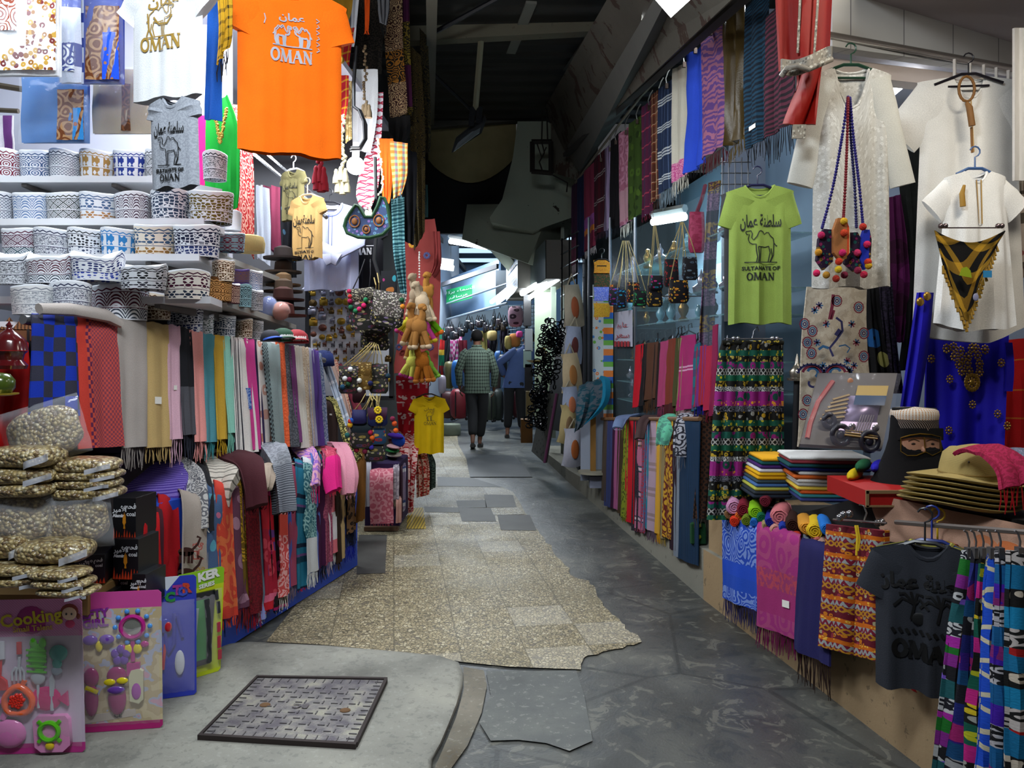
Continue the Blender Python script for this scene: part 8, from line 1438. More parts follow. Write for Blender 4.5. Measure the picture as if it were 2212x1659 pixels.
# ---- glass display case
def case():
 t=thing('glass_display_case','tall glass display case with lit shelves beside the lane','display case',(1.3,6.2,.15));fr=MB()
 def W(x,y,off=0):d=rd(x,1.22,0);p=P(x,y,d);p.x+=off;return p
 for x in(1272,1318,1372):fr.tube([W(x,470),W(x,1010)],.014,6)
 fr.tube([W(1262,560),W(1262,960)],.018,6);fr.tube([W(1272,640),W(1520,640)],.004,4);fr.mk('steel_post',plain('5c6066',.3,.8),t)
 gl=MB();a,b=W(1320,900),W(1560,890);a2,b2=W(1320,520),W(1560,400);gl.add([a,b,b2,a2],[(0,1,2,3)]);gl.mk('glass_pane',film(.10,'a8c8d8',.02),t,False)
 for i,(y0,y1)in enumerate(((560,545),(655,640),(700,690),(835,830),(880,880),(780,775))):
  s=MB();p,q=W(1325,y0,.03),W(1555,y1,.03);bk=Vector((.55,.1,0));z=(p.z+q.z)/2;p.z=q.z=z;s.add([p,q,q+bk,p+bk]+[v-Vector((0,0,.008))for v in(p,q,q+bk,p+bk)],[(0,1,2,3),(7,6,5,4),(0,4,5,1),(1,5,6,2),(2,6,7,3),(3,7,4,0)]);s.mk('glass_shelf',film(.45,'7ca8ac',.05),t,False)
 bk=MB();p,q=W(1290,900,.75),W(1570,900,.75);bk.add([Vector((p.x,p.y,.2)),Vector((q.x,q.y,.2)),Vector((q.x,q.y,2.9)),Vector((p.x,p.y,2.9))]+[Vector((p.x+.04,p.y,.2)),Vector((q.x+.04,q.y,.2)),Vector((q.x+.04,q.y,2.9)),Vector((p.x+.04,p.y,2.9))],[(0,1,2,3),(7,6,5,4),(0,4,5,1),(1,5,6,2),(2,6,7,3),(3,7,4,0)]);bk.mk('back_panel',plain('7c94a8',.5),t,False)
 rr=random.Random(5);kinds=['brass','silver','pewter','glass'];cols=['8a6c2c','9c9ca8','5c5c68','5c90a0'];z_of={y:W(1440,y).z for y in(550,648,695,832,880,778)}
 rown={550:'top',648:'second',695:'third',778:'fourth',832:'fifth',880:'bottom'};pr={}
 for y in z_of:
  for i in range(8):
   x=1335+i*27+rr.uniform(-5,5);k=rr.randrange(4);d=rd(x,1.22);p=P(x,y,d);p.x+=.12;p.z=z_of[y]+.001
   if k not in pr:
    mb=MB();mb.lathe([(.03,0),(.034,.01),(.014,.03),(.03,.06),(.032,.085),(.016,.11),(.018,.13),(.001,.14)]if k!=1 else[(.02,0),(.045,.02),(.05,.05),(.02,.07),(.024,.1),(.008,.12),(.001,.15)],12,p);o=mb.mk('metal_ornament',plain(cols[k],.25,.7 if k<3 else 0,.7),None,True,'x','ornament','ornaments in the glass case',origin=p);pr[k]=o
   else:o=pr[k].copy();C.objects.link(o);o.location=p
   o['label']='%s ornament in the glass case, %s of the %s shelf'%(kinds[k],['lane end','second along','third along','fourth along','fifth along','sixth along','seventh along','shop end'][i],rown[y]);s=rr.uniform(.7,1.2);o.scale=(s,s,s)
 n=MB();f=lambda x,z:W(1352+x,735-z,-.02);n.add([f(-20,60),f(20,66),f(20,-14),f(-20,-10)],[(0,3,2,1)]);n.mk('paper_notice',plain('a8a8b8',.6),t,False);n=MB()
 put_text(n,'\ufe91\ufef4\ufe8e\ufecb',16,lambda x,z:W(1352+x,722-z,-.03),0,20);put_text(n,'\ufeae\ufecc\ufeb3',18,lambda x,z:W(1352+x,728-z,-.03),0,4)
 for i in range(5):n.ribbon([(-15+i*7,-2),(-15+i*7,-14)],5,lambda x,z:W(1352+x,735-z,-.03))
 n.mk('red_lettering',plain('9c2c34',.6),t,False)
case()
mb=MB();mb.grid(lambda a,b:P(1280+42*a,615+b*300,rd(1280+42*a,1.2)-.02),6,12,.01,lambda a,b:(a*.16,b*1.1));mb.mk('printed_banner',fab(('usplit',('flor','a8b4b8',['2c6cac','5c9c2c','c86c2c'],22,.3),('sv',[(.05,'c8702c'),(.05,'2c5ca8'),(.04,'5c9c3c'),(.03,'a8b8c0')]),.09),k=1.1),None,True,'white banner printed with colourful lettering beside the tote bags','banner')
for i,(y,c,nm)in enumerate(((562,'9c6c14','orange and black'),(590,'1c2c14','dark green'),(620,'4c5ca8','lavender'),(655,'9c7c1c','yellow striped'))):
 mb=MB();mb.grid(lambda a,b:P(1282+34*a+2*math.sin(b*3),y+b*30,6.6),5,5,.015);mb.mk('printed_pouch',fab(('flor',c,['14140c','a0a0a0' if i==2 else '8c1c1c'],26,.35)),None,True,'%s printed pouch on the hanging strip above the banner'%nm,'pouch','printed pouches on the strip')
hanger('black hanger above the strip of printed pouches',P(1300,560,6.5),0,.13,'101014')
# sequinned bags hanging in front of the case
SEQ=lambda c:('flor','0c0a10',c,60,.36)
for i,(x,y,w,h,c,lab,top)in enumerate([(1327,640,26,40,['7c1c6c','1c4c9c'],'purple sequinned pouch, end of the row',(1345,520)),(1342,646,22,40,['1c3c8c','1c8cac'],'blue sequinned pouch beside the purple one',(1348,520)),(1368,632,30,44,['b8841c','a83c14'],'gold and copper sequinned pouch',(1352,520)),(1382,645,32,34,['1c8c4c','1c6c3c'],'green beaded pouch behind the camel one',(1356,520)),(1414,640,36,46,['b88c2c','8c6c1c'],'black pouch with yellow camel',(1412,485)),(1418,610,30,30,['b01c6c','1c6c84'],'black pouch with magenta dots above the camel pouch',(1414,485)),(1450,590,34,60,['8c1414','5c0c0c'],'black pouch with red sequins',(1472,480)),(1490,580,36,50,['5c6c78','3c4c5c'],'silver mirror tile pouch',(1474,480)),(1466,630,46,50,['c8841c','a85c14','c8a02c'],'gold camel sequinned pouch',(1470,480))]):
 d=rd(x,1.12);CP=pouch(x,y,w,h,d,SEQ(c),lab,.1,None,[(-w*.4,0,top[0],top[1]),(w*.4,0,top[0]+2,top[1])],'8c7c4c',group='sequinned pouches by the glass case',name='sequinned_pouch',thick=.03,cr=.003);CM=CP if i==5 else CM if i else None
q=MB();d=rd(1412,1.12)-.03;f=lambda x,z:P(1414+x,645-z,d);camel(q,f,0,0,24,18,3.5,True);q.mk('camel_motif',plain('b88c1c',.4),CM,False)
pouch(1505,502,36,88,4.75,('mel','7c1c3c','8c2c4c',40),'crimson textured bottle bag with a long strap',.05,None,[(0,0,1524,400)],'5c1c30',group=None,name='bottle_bag',thick=.07,cr=.012)
# tote bags by the lane
def tote(x,y,w,h,d,c,dec,lab,roll=0):
 t=thing('tote_bag',lab,'bag',P(x,y+h/2,d),'canvas tote bags');T=XF(P(x,y,d),.5,0,roll);k=d/F;mb=MB(T)
 mb.grid(lambda a,b:((a-.5)*w*k*(.55+.45*math.sin(PI*min(1,b*.55+.1))),-.06*math.sin(PI*a)*math.sin(PI*b)-.01,(.5-b)*h*k-(.02*(1-(2*a-1)**2)if b>.9 else 0)),12,12,.05);mb.mk('bag_body',fab(c,k=1.1),t)
 q=MB(T);q.ell((-.02,-.065,-.05*h*k),(w*k*.2,.012,h*k*.26),12,8);q.mk('camel_print',plain(dec,.8),t);q=MB(T);q.tube([(-w*k*.2,0,h*k*.5),(w*k*.05,0,h*k*.75),(w*k*.2,0,h*k*.5)],.008,5);q.mk('strap',plain('8a8270',.8),t)
for a in((1238,660,50,90,7.6,'8c8474','7c3c1c','cream tote with brown print, highest in the column',-.1),(1238,745,46,80,7.5,'7c8498','4c1c1c','blue white tote with dark red woven patch',.05),(1234,805,50,84,7.4,'9c8c70','8c5c2c','beige tote with orange brown print, middle of the column',-.1),(1232,870,46,70,7.35,'7c8498','a05c3c','pale blue tote with orange print',-.05),(1226,915,44,80,7.3,'94845c','6c5438','plain sand coloured tote',.05),(1238,965,52,80,7.2,'9c9ca8','9c5424','white tote with orange camel print at the bottom',.0)):tote(*a)
# post with teal shawl
t=thing('wooden_post','wooden post with white backing board on a round base by the kerb','post',P(1282,1018,6.9));mb=MB();a=P(1281,895,6.85);mb.box((a.x,6.85,(a.z+.25)/2+.06),(.045,.045,a.z-.25));mb.mk('post',plain('8c6428',.7,var=.3),t,False);mb=MB();mb.box((a.x+.0,6.95,.62),(.20,.02,.75));mb.mk('white_board',plain('8c94a4',.5),t,False);mb=MB();mb.lathe([(.14,0),(.14,.02),(.001,.021)],24,P(1283,1022,6.85));mb.mk('round_base',plain('8c8878',.6),t);mb=MB();mb.box(P(1288,1040,6.9),(.12,.1,.1));mb.mk('white_box',plain('8c90a4',.6),t,False)
cloth('teal_shawl','teal shawl with grey embroidered corner thrown over the wooden post',[(1252,835,1300,815,6.95),(1250,850,1318,820,6.8),(1245,890,1312,870,6.72),(1240,935,1266,915,6.7)],fab(('usplit',('mel','0c3440','3c444c',30),'0c5c78',.1),k=1.2),amp=.03,k=3)
# ================= FAR HALL AND PEOPLE
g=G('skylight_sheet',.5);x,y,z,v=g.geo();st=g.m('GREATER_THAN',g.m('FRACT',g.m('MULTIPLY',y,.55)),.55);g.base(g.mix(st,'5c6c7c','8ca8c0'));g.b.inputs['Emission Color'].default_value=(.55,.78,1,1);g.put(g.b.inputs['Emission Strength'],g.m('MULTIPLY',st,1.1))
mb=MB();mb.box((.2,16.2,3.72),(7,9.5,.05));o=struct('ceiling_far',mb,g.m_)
for i,(yy,xx)in enumerate(((11.9,0),(13.6,0),(15.4,0))):beam('beam_%d'%(11+i),(-3,yy,3.62),(3,yy+.9,3.5),.08,.12,plain('3c3c40',.6))
beam('beam_14',(-1.5,11.5,3.58),(-1.2,20,3.5),.08,.1,plain('3c3430',.6));beam('beam_15',P(955,615,15),P(1075,575,13.5),.05,.08,plain('2c2c30',.6))
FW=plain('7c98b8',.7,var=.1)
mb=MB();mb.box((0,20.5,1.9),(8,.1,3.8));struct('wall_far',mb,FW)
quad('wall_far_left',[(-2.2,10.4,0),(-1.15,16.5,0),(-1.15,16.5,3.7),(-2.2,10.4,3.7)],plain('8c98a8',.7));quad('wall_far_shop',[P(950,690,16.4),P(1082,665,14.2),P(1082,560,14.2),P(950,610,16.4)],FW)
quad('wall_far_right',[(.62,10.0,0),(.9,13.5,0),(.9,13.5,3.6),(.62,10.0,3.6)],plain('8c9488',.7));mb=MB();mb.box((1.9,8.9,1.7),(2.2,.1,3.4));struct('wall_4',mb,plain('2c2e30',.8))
def signbox(name,lab,x0,x1,y0,y1,yy0,yy1,d0,d1,face,side,txt=None):
 a,b=P(x0,y1,d1),P(x1,yy1,d0);t=thing(name,lab,'sign',P((x0+x1)/2,y1,d0));q=[P(x0,y1,d1),P(x1,yy1,d0),P(x1,yy0,d0),P(x0,y0,d1)];bk=Vector((.35,.0,0));mb=MB();mb.add(q+[p+bk for p in q],[(0,1,2,3),(7,6,5,4),(0,4,5,1),(1,5,6,2),(2,6,7,3),(3,7,4,0)]);mb.mk('sign_box',side,t,False)
 f=MB();f.add([p+Vector((-.01,-.01,0))for p in q],[(0,1,2,3)]);f.mk('sign_face',face,t,False)
 if txt:l=MB();txt(l,lambda u,v_:q[3].lerp(q[2],u).lerp(q[0].lerp(q[1],u),v_)+Vector((-.02,-.02,0)));l.mk('lettering',plain('8c3c3c',.5),t,False)
def ltr(l,f):put_text(l,'\ufea9\ufe8e\ufecb\ufeae',.3,lambda x,z:f(x,.5-z),.5,.28);[l.ribbon([(.1,.32+.12*k),(.9,.32+.12*k)],.04,f)for k in(0,)];[l.ribbon([(.08,.5+.09*k),(.92,.5+.09*k)],.018,f)for k in range(5)]
signbox('lit_shop_sign','blue and white shop sign box with red lettering over the lane',1095,1120,575,650,542,622,10.2,11.2,plain('8cacd8',.4),plain('5c5a54',.6),ltr)
signbox('plain_sign_box','plain grey cabinet projecting over the lane beside the lit sign',1142,1180,560,628,518,602,9.2,10.4,plain('64706c',.6),plain('504c46',.6))
def gsign():
 q=[P(964,658,15.2),P(1020,644,14.6),P(1020,614,14.6),P(964,626,15.2)];t=thing('green_shop_sign','green shop sign with white Arabic lettering in the far hall','sign',q[0]);mb=MB();mb.add(q+[p+Vector((0,.05,0))for p in q],[(0,1,2,3),(7,6,5,4),(0,4,5,1),(1,5,6,2),(2,6,7,3),(3,7,4,0)]);mb.mk('sign_face',plain('0c6c3c',.5,k=1.2),t,False)
 f=lambda u,v_:q[3].lerp(q[2],u).lerp(q[0].lerp(q[1],u),1-v_)+Vector((0,-.02,0));l=MB();put_text(l,'\ufe94\ufedb\ufeae\ufe91 \ufe80\ufe8e\ufee4\ufeb4\ufedf\ufe8d',.26,f,.52,.76);put_text(l,'\ufe94\ufe8e\ufeb3\ufeae\ufecb',.24,f,.55,.38);put_text(l,'\ufe91\ufe8e\ufea9',.16,f,.2,.34);l.mk('lettering',plain('c8dcd0',.5),t,False)
gsign()
mb=MB();mb.box(P(1083,612,14.0),(.2,.04,.46));mb.mk('grey_notice_board',plain('5c646c',.6),None,False,'dark grey notice board high in the far hall','notice board')
mb=MB();q=P(1178,720,10.3);mb.box((q.x,q.y,1.6),(.28,.06,2.2));struct('door_1',mb,plain('8c9c84',.6));mb=MB();q=P(1195,720,10.0);mb.box((q.x,q.y,1.5),(.06,.1,2.4));struct('trim_3',mb,plain('a8b8a8',.6))
mb=MB();q0,q1=P(965,690,15),P(1095,655,12.2);mb.tube([q0,q1],.02,6);mb.tube([q0+Vector((0,0,.3)),q1+Vector((0,0,.3))],.015,6);mb.mk('steel_rail',plain('8c98a0',.3,.7),None,True,'steel display rail of the far bag shop','rail')
mb=MB();mb.box((-.35,17.5,2.2),(2.6,.1,.5));mb.mk('lit_signboard',plain('c8dce8',.5),None,False,'bright pale panel above the hanging bags in the far shop','panel')
rr=random.Random(8)
def blob(name,lab,cat,x,y,w,h,d,c,group,dep=.2,sh=1,extra=None):
 t=thing(name,lab,cat,P(x,y+h/2,d),group);T=XF(P(x,y,d),rr.uniform(-.3,.3));W_,H_=w/F*d,h/F*d;mb=MB(T);sp=lambda a,p:math.copysign(abs(a)**p,a);n,m=16,8;vs=[];uvs=[]
 for i in range(m+1):
  ph=-PI/2+PI*i/m
  for j in range(n):th=2*PI*j/n;vs.append((sp(math.cos(ph),.5)*sp(math.cos(th),.6)*W_/2,sp(math.cos(ph),.5)*sp(math.sin(th),.6)*dep/2,sp(math.sin(ph),.7)*H_/2));uvs.append((j/n,i/m))
 mb.add(vs,[(i*n+j,i*n+(j+1)%n,(i+1)*n+(j+1)%n,(i+1)*n+j)for i in range(m)for j in range(n)],uvs);mb.mk('body',c if not isinstance(c,str)else plain(c,.5,0,.5,var=.2),t)
 if extra:
  q=MB(T);extra(q,W_,H_,dep);q.mk('strap' if cat!='suitcase' else 'handle',plain('16161a',.5),t)
 return t
sc_x=lambda q,W_,H_,dep:(q.tube([(-W_*.2,0,H_*.5),(-W_*.2,0,H_*.6),(W_*.2,0,H_*.6),(W_*.2,0,H_*.5)],.015,5),[q.tube([(a*W_,-dep*.52,-H_*.4),(a*W_,-dep*.52,H_*.4)],.012,4)for a in(-.3,.3)],[q.ell((a*W_,0,-H_*.5),.03,6,5)for a in(-.4,.4)])
bg_x=lambda q,W_,H_,dep:q.tube([(-W_*.3,0,H_*.4),(0,0,H_*1.2),(W_*.3,0,H_*.4)],.012,5)
for x,y,w,h,d,c,l in((968,874,34,60,14.6,'3c0c14','dark red suitcase behind the round plinth'),(992,872,40,66,14.2,'7c1424','shiny crimson suitcase by the walking man'),(1060,876,22,64,14.2,'3c4438','grey green suitcase with straps between the two men'),(1075,874,26,70,14.5,'2c3430','dark olive upright suitcase'),(1118,872,22,62,14.8,'4c1420','maroon suitcase behind the man in blue'),(1140,868,16,70,14.6,'9c9ca8','white suitcase behind the man in blue')):blob('suitcase',l,'suitcase',x,y,w,h,d,c,'suitcases in the far shop',.3,extra=sc_x)
for x,y,w,h,d,c,l in((970,810,22,60,14.0,'5c5424','olive backpack beside the bright blue one'),(988,808,24,62,13.8,'1464b0','bright blue backpack beside the walking man'),(1078,782,22,50,13.6,'1c5ca0','blue backpack between the two men'),(1086,790,20,50,13.4,'14141c','black backpack between the two men'),(955,830,16,40,13.4,'a89cac','white and purple bag at the near edge'),(1072,820,20,40,13.8,'5c4c4c','camouflage bag under the blue backpack')):blob('backpack',l,'backpack',x,y,w,h,d,c,'backpacks in the far shop',.25,extra=bg_x)
for i in range(22):
 x=962+i*6.2+rr.uniform(-2,2);y=715-.12*(x-962)+rr.uniform(-10,14);c=rr.choice(['0c0c10','14141a','1c1a20','2c2428','101418','3c3024']);blob('hanging_handbag','dark handbag hanging in the far shop, %s along the rail'%(['first','second','third','fourth','fifth','sixth','seventh','eighth','ninth','tenth','eleventh','twelfth','thirteenth','fourteenth','fifteenth','sixteenth','seventeenth','eighteenth','nineteenth','twentieth','twenty-first','last'][i]),'handbag',x,y,rr.uniform(9,17),rr.uniform(14,24),14.6-.015*i,plain(c,.25,0,.7),'handbags in the far shop',.12,extra=bg_x)
for i,(x,y,w,h,c,l)in enumerate([(958,760,16,100,('sv',[(.2,'1c6c50'),(.2,'9c1c1c'),(.1,'c8a83c')]),'green, red and yellow striped shirt in the far shop'),(970,770,16,80,'14141c','black dress beside the striped shirt'),(985,760,26,70,('check','b84c8c','c8b0c0',.05),'pink and white checked dress in the far shop'),(1000,770,16,70,'5c1424','maroon garment behind the walking man'),(1058,770,20,70,'3c1c3c','purple garment between the men'),(1066,740,16,60,'1c1c24','black jacket hanging between the men'),(1090,735,20,50,'241c2c','dark jacket behind the plush bundle'),(1045,745,16,60,'a89c5c','pale yellow scarf hanging in the far shop')]):
 cloth('hanging_garment',l,[(x-w/2,y-h/2,x+w/2,y-h/2,14.9-.05*i),(x-w/2,y+h/2,x+w/2,y+h/2,14.9-.05*i)],fab(c),.04,2,.02,None,'garment','garments in the far shop')
for i,(x,y,w,h,d,c,l)in enumerate([(1114,684,32,46,13.6,fab(('flor','8c6c78',['2c1c24'],6,.35)),'pink and black leopard patterned bundle'),(1098,740,14,30,13.5,plain('9c8c4c',.8),'cream plush bear'),(1112,735,22,30,13.6,plain('a86c34',.9),'brown plush toys in a net'),(1122,722,14,14,13.3,plain('c83c84',.8),'bright pink plush loop'),(1063,725,20,22,14.2,plain('9c8854',.8),'straw coloured floppy hat of a shopper')]):blob('soft_toy_bundle' if i<4 else 'floppy_hat',l+' in the far lane','soft toy' if i<4 else 'hat',x,y,w,h,d,c,None,.25)
mb=MB()
for k in range(8):mb.tube([P(1098+k*9,660,13.8),P(1098+k*9,760,13.8)],.006,4)
for k in range(12):mb.tube([P(1098,662+k*8.5,13.8),P(1165,656+k*8.5,13.6)],.006,4)
mb.mk('wire_grid',plain('3c4448',.4,.5),None,True,'dark wire grid of the far lane stall','grid')
t=thing('display_pole','black display pole with knives and small packets in the far lane','display pole',P(1138,900,10.8));mb=MB();mb.tube([P(1138,638,10.6),P(1138,905,10.8)],.02,6);mb.mk('pole',plain('101014',.4),t)
for i,(y,h,c)in enumerate(((670,70,'14141a'),(735,50,'6c7074'),(775,40,'5c6c68'),(815,60,'0c0c10'))):q=MB();q.box(P(1139+3*(i%2),y,10.6),(.11,.06,h/F*10.6),bev=.01);q.mk('packet',plain(c,.2,0,.8),t,False)
t=thing('brass_tray','brass trays and pots on the far stall shelf','tray',P(1160,785,9.8));mb=MB();mb.lathe([(.02,0),(.12,.03),(.14,.045),(.001,.03)],20,P(1160,786,9.8));mb.mk('tray',plain('8a6c1c',.25,.8),t);mb=MB();mb.lathe([(.04,0),(.055,.04),(.035,.07),(.045,.09),(.001,.11)],16,P(1172,768,9.9));mb.mk('pot',plain('94701c',.2,.85),t)
for i,(x0,y0,x1,y1,d,c,l)in enumerate([(1136,845,1168,900,10.5,'5c4c24','wicker rack at the foot of the far stall'),(1125,905,1150,955,9.8,'7c5014','orange cloth strip hanging near the floor'),(1128,915,1145,950,10.4,'141416','dark shoe box pile by the far stall')]):mb=MB();mb.box(P((x0+x1)/2,(y0+y1)/2,d),((x1-x0)/F*d,.2,(y1-y0)/F*d));mb.mk(['wicker_rack','orange_strip','dark_box'][i],plain(c,.7,var=.5),None,False,l,['rack','cloth','box'][i])
# black glossy bangles rack
mb=MB();r7=random.Random(12)
for i in range(260):
 b=r7.random();y=690+b*235;x=1198-38*b+r7.uniform(-24,24);d=9.3-.8*b+r7.uniform(-.08,.08);c=P(x,y,d);R=Matrix.Rotation(r7.uniform(0,3),3,'Z');r_=.045
 mb.tube([c+R@Vector((r_*math.cos(a),0,r_*math.sin(a)*.6))for a in[k*PI/4 for k in range(8)]],.008,4,closed=True)
mb.mk('glossy_bangles',plain('0c0e14',.12,.3,.9),None,True,'mass of glossy black bangles and sunglasses on the lane side rack','bangles',kind='stuff')
t=thing('bangle_rack','dark slanting rack carrying the glossy black bangles','rack',P(1170,930,8.6));mb=MB();a,b,c,d_=P(1180,690,9.5),P(1222,690,9.2),P(1185,940,8.4),P(1135,930,8.9);bk=Vector((.2,.3,0));q4=[a+bk,b+bk,c+bk,d_+bk];mb.add(q4+[p+Vector((.03,.05,0))for p in q4],[(0,1,2,3),(7,6,5,4),(0,4,5,1),(1,5,6,2),(2,6,7,3),(3,7,4,0)]);mb.mk('rack_panel',plain('18181c',.7),t,False)
t=thing('leaning_board','dark perforated jewellery board with pink edge leaning by the lane','board',P(1165,1000,8.3));mb=MB();q4=[P(1148,975,9.0),P(1176,1000,8.2),P(1202,850,8.3),P(1172,850,9.0)];mb.add(q4+[p+Vector((.03,.02,0))for p in q4],[(0,1,2,3),(7,6,5,4),(0,4,5,1),(1,5,6,2),(2,6,7,3),(3,7,4,0)],[(0,0),(.5,0),(.5,.9),(0,.9)]*2);mb.mk('panel',fab(('flor','44443f',['14140f'],16,.25)),t,False);mb=MB();mb.tube([P(1176,1000,8.18),P(1202,850,8.28)],.016,6);mb.mk('pink_edge',plain('5c2c4c',.6),t)
mb=MB();mb.box((P(1225,900,8.4).x+.35,8.4,.95),(.5,.5,1.6));mb.mk('dark_cabinet',plain('141416',.8),None,False,'dark cabinet side behind the tote bags','cabinet')
mb=MB()
for k in range(6):mb.tube([P(1212,520+k*30,9.0),P(1250,500+k*30,7.9)],.008,4)
for k in range(3):mb.tube([P(1214+k*16,515-k*8,8.8-.4*k),P(1214+k*16,690,8.8-.4*k)],.008,4)
mb.mk('wire_basket_grid',plain('14161a',.4,.5),None,True,'black wire grid hanging under the far rail scarves','grid')
mb=MB();mb.lathe([(.17,0),(.175,.03),(.17,.17),(.16,.18),(.001,.18)],28,FL(972,940)+Vector((0,.1,0)));mb.mk('round_concrete_plinth',plain('7c8474',.8,var=.2),None,True,'low round concrete plinth behind the yellow T-shirt','plinth')
# ---- people
def skinmesh(name,joints,bones,mat,parent,sub=2,sm=True):
 """joints: {name: (pos, radius x, radius y)}; one continuous surface"""
 me=bpy.data.meshes.new(name);ks=list(joints);o0=Vector(parent['_w']);me.from_pydata([Vector(joints[k][0])-o0 for k in ks],[(ks.index(a),ks.index(b))for a,b in bones],[]);o=bpy.data.objects.new(name,me);C.objects.link(o);o.parent=parent
 m_=o.modifiers.new('skin','SKIN');sk=me.skin_vertices[0]if me.skin_vertices else None
 if sk is None:
  bm=bmesh.new();bm.from_mesh(me);bm.verts.layers.skin.verify();bm.to_mesh(me);bm.free();sk=me.skin_vertices[0]
 for i,k in enumerate(ks):sk.data[i].radius=(joints[k][1],joints[k][2]if len(joints[k])>2 else joints[k][1]);sk.data[i].use_root=(i==0)
 m_.use_smooth_shade=True;s=o.modifiers.new('sub','SUBSURF');s.levels=s.render_levels=sub
 dg=bpy.context.evaluated_depsgraph_get();dg.update();m2=bpy.data.meshes.new_from_object(o.evaluated_get(dg));o.modifiers.clear();o.data=m2;m2.materials.clear();m2.materials.append(mat)
 for p in m2.polygons:p.use_smooth=True
 o['_w']=parent['_w']
 return o
def person(lab,base,Hh,shirt,skin,lean,armL,armR,legs,headt=0,sleeveless=False):
 """seen from behind, walking away; base on the floor; x to the right of the picture"""
 t=thing('person',lab,'person',base);B=Vector(base);k=Hh/1.72;v=lambda x,y,z:B+Vector(((x+lean*max(0,z-.93))*k,y*k,(z-.25*lean*lean*max(0,z-.93))*k));SKN=plain(skin,.6)
 j={'pel':(v(0,0,.93),.12*k,.09*k),'wa':(v(0,0,1.08),.115*k,.085*k),'ch':(v(0,.01,1.28),.14*k,.095*k),'nb':(v(0,.0,1.43),.07*k,.065*k),'nk':(v(0,.015,1.50),.05*k,.05*k),'hd':(v(headt*.02,.03,1.60),.072*k,.085*k),'tp':(v(headt*.02,.03,1.67),.05*k,.06*k)}
 b=[('pel','wa'),('wa','ch'),('ch','nb'),('nb','nk'),('nk','hd'),('hd','tp')]
 for s,A in(('L',armL),('R',armR)):
  g_=-1 if s=='L' else 1;j['sh'+s]=(v(g_*.17,0,1.40),.055*k);j['el'+s]=(v(*A[0]),.042*k);j['wr'+s]=(v(*A[1]),.028*k);b+=[('ch','sh'+s),('sh'+s,'el'+s),('el'+s,'wr'+s)]
  Lg=legs[0 if s=='L' else 1];j['hp'+s]=(v(g_*.09,0,.86),.09*k);j['kn'+s]=(v(*Lg[0]),.055*k);j['an'+s]=(v(*Lg[1]),.036*k);b+=[('pel','hp'+s),('hp'+s,'kn'+s),('kn'+s,'an'+s)];fx,fy,fz=Lg[2];j['ft'+s]=(v(fx,fy,fz),.035*k,.025*k);j['he'+s]=(v(Lg[1][0],Lg[1][1]-.04,Lg[1][2]-.05),.034*k,.026*k);b+=[('an'+s,'he'+s),('he'+s,'ft'+s)]
  w=Vector(A[1]);dr=(w-Vector(A[0])).normalized();pm=w+dr*.06;j['pa'+s]=(v(*pm),.032*k,.018*k);b.append(('wr'+s,'pa'+s))
 BO=skinmesh('body',j,b,SKN,t)
 for s,A in(('L',armL),('R',armR)):
  w=Vector(A[1]);dr=(w-Vector(A[0])).normalized();side=dr.cross(Vector((1,0,0))).normalized();h=MB()
  for fi,(o_,ln,cu)in enumerate(((-.024,.07,.02),(-.008,.08,.025),(.008,.075,.028),(.022,.058,.03))):p=w+dr*.085+side*o_;cv=Vector((1 if s=='L' else-1,0,0))*cu;h.tube([v(*p),v(*(p+dr*ln*.4+cv*.2)),v(*(p+dr*ln*.75+cv*.8)),v(*(p+dr*ln+cv*1.5))],[.0095*k,.009*k,.008*k,.006*k],6)
  p=w+dr*.04-side*.028;h.tube([v(*p),v(*(p+dr*.03-side*.02)),v(*(p+dr*.06-side*.022))],[.011*k,.010*k,.007*k],6);h.mk('fingers',SKN,BO)
 hr=MB();hc=v(headt*.02,.03,1.635);hr.ell(hc+Vector((0,-.012*k,.012*k)),(.088*k,.098*k,.098*k),18,12);hr.mk('hair',plain('0c0a0a',.9,0,.1),BO)
 er=MB();[er.ell(v(headt*.02+g_*.088,.035,1.59),(.014*k,.02*k,.03*k),8,6)for g_ in(-1,1)];er.ell(v(headt*.02+.04*headt,.125,1.585),(.016*k,.022*k,.02*k),8,6);er.mk('ears_and_nose',SKN,BO)
 fc=MB();[fc.ell(v(headt*.02+dx,.118,1.615),(.013*k,.006*k,.008*k),8,5)for dx in(-.032,.032)];fc.ell(v(headt*.02,.116,1.55),(.024*k,.006*k,.007*k),8,5);fc.mk('eyes_and_mouth',plain('3c1c18',.5),BO)
 sh=MB();n=26;prof=[(.80,.205,.125),(.90,.19,.13),(1.02,.185,.125),(1.15,.19,.125),(1.28,.20,.125),(1.38,.195,.11),(1.43,.15,.09),(1.47,.085,.075),(1.50,.062,.062)];vs=[];uvs=[]
 for i,(z,rx,ry)in enumerate(prof):
  for q_ in range(n):th=2*PI*q_/n;f_=1+.03*math.sin(5*th+i)*(1 if i<5 else .2);vs.append(v(math.cos(th)*rx*f_,math.sin(th)*ry*f_+.008,z));uvs.append(((q_/n)*1.2,z))
 sh.add(vs,[(i*n+q_,i*n+(q_+1)%n,(i+1)*n+(q_+1)%n,(i+1)*n+q_)for i in range(len(prof)-1)for q_ in range(n)],uvs)
 SH=sh.mk('shirt',shirt,t)
 for s,A in(('L',armL),('R',armR)):
  g_=-1 if s=='L' else 1;e=Vector(A[0]);w=Vector(A[1]);st_=MB();st_.tube([v(g_*.13,.005,1.41),v(g_*.18,.005,1.375),v(*e),v(*(e*.45+w*.55)),v(*(e*.08+w*.92))],[.07*k,.075*k,.062*k,.052*k,.046*k],12);st_.mk('sleeve',shirt,SH)
 co=MB();co.tube([v(.065*math.cos(a),.01+.062*math.sin(a),1.50)for a in[q_*PI/8 for q_ in range(16)]],.014*k,6,closed=True);co.mk('collar',shirt,SH)
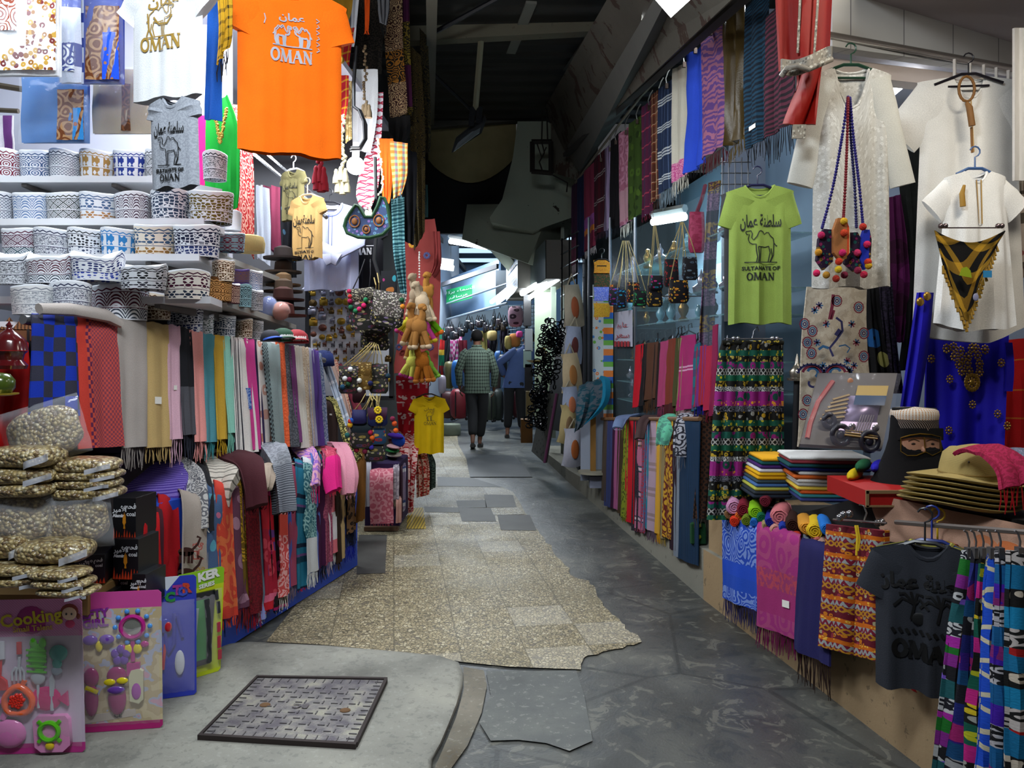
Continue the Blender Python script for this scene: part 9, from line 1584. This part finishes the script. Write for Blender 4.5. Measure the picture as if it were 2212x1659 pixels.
 tr={'pel':(v(0,0,.92),.145*k,.115*k),'up':(v(0,0,.99),.14*k,.11*k)};tb=[('pel','up')]
 for s in 'LR':
  g_=-1 if s=='L' else 1;Lg=legs[0 if s=='L' else 1];a=Vector(Lg[1]);kn=Vector(Lg[0]);tr['hp'+s]=(v(g_*.095,0,.83),.105*k);tr['kn'+s]=(v(*kn),.085*k);tr['an'+s]=(v(*(kn*.12+a*.88)),.068*k);tb+=[('pel','hp'+s),('hp'+s,'kn'+s),('kn'+s,'an'+s)]
 skinmesh('trousers',tr,tb,plain('0c0c10',.9),t)
 so=MB()
 for Lg in legs:
  a,f_=Vector(Lg[1]),Vector(Lg[2]);h0=a+Vector((0,-.06,-.075));so.tube([v(*h0),v(*((h0+f_)/2+Vector((0,0,-.02)))),v(*(f_+Vector((0,.05,-.03))))],[.034*k,.042*k,.04*k],10,flat=1.0);
 so.mk('sandal',plain('16120f',.7),t)
 return t
b1=FL(1030,965);b1.z=0
CHK=fab(('plaid',[(.026,'566458'),(.014,'0c1010')],[(.034,'5c6a5e'),(.016,'101616')]),k=.8)
person('person in a green and black checked shirt walking away with a leather folder',b1,1.70,CHK,'5c3a2a',0,((-.27,-.02,1.13),(-.26,.05,.90)),((.27,.0,1.12),(.255,.08,.88)),[((-.06,-.02,.48),(-.05,-.22,.13),(-.05,-.12,.05)),((.08,.04,.46),(.04,.06,.09),(.05,.18,.035))])
mb=MB(XF(P(1012,848,11.55),0,0,.55));mb.box((0,0,0),(.24,.04,.09));mb.mk('leather_folder',plain('1c100e',.4),None,False,'dark brown leather folder held by the man in the checked shirt','folder')
b2=FL(1112,944);b2.z=0
person('person in a blue shirt standing with hands at the waist in the lane',b2,1.74,fab('3c4c74',k=1.0),'6c4838',.34,((-.34,.0,1.22),(-.20,.1,1.0)),((.32,.05,1.18),(.22,.16,1.0)),[((-.10,.0,.48),(-.12,-.02,.09),(-.13,.1,.035)),((.10,.02,.48),(.12,.05,.09),(.14,.16,.035))])
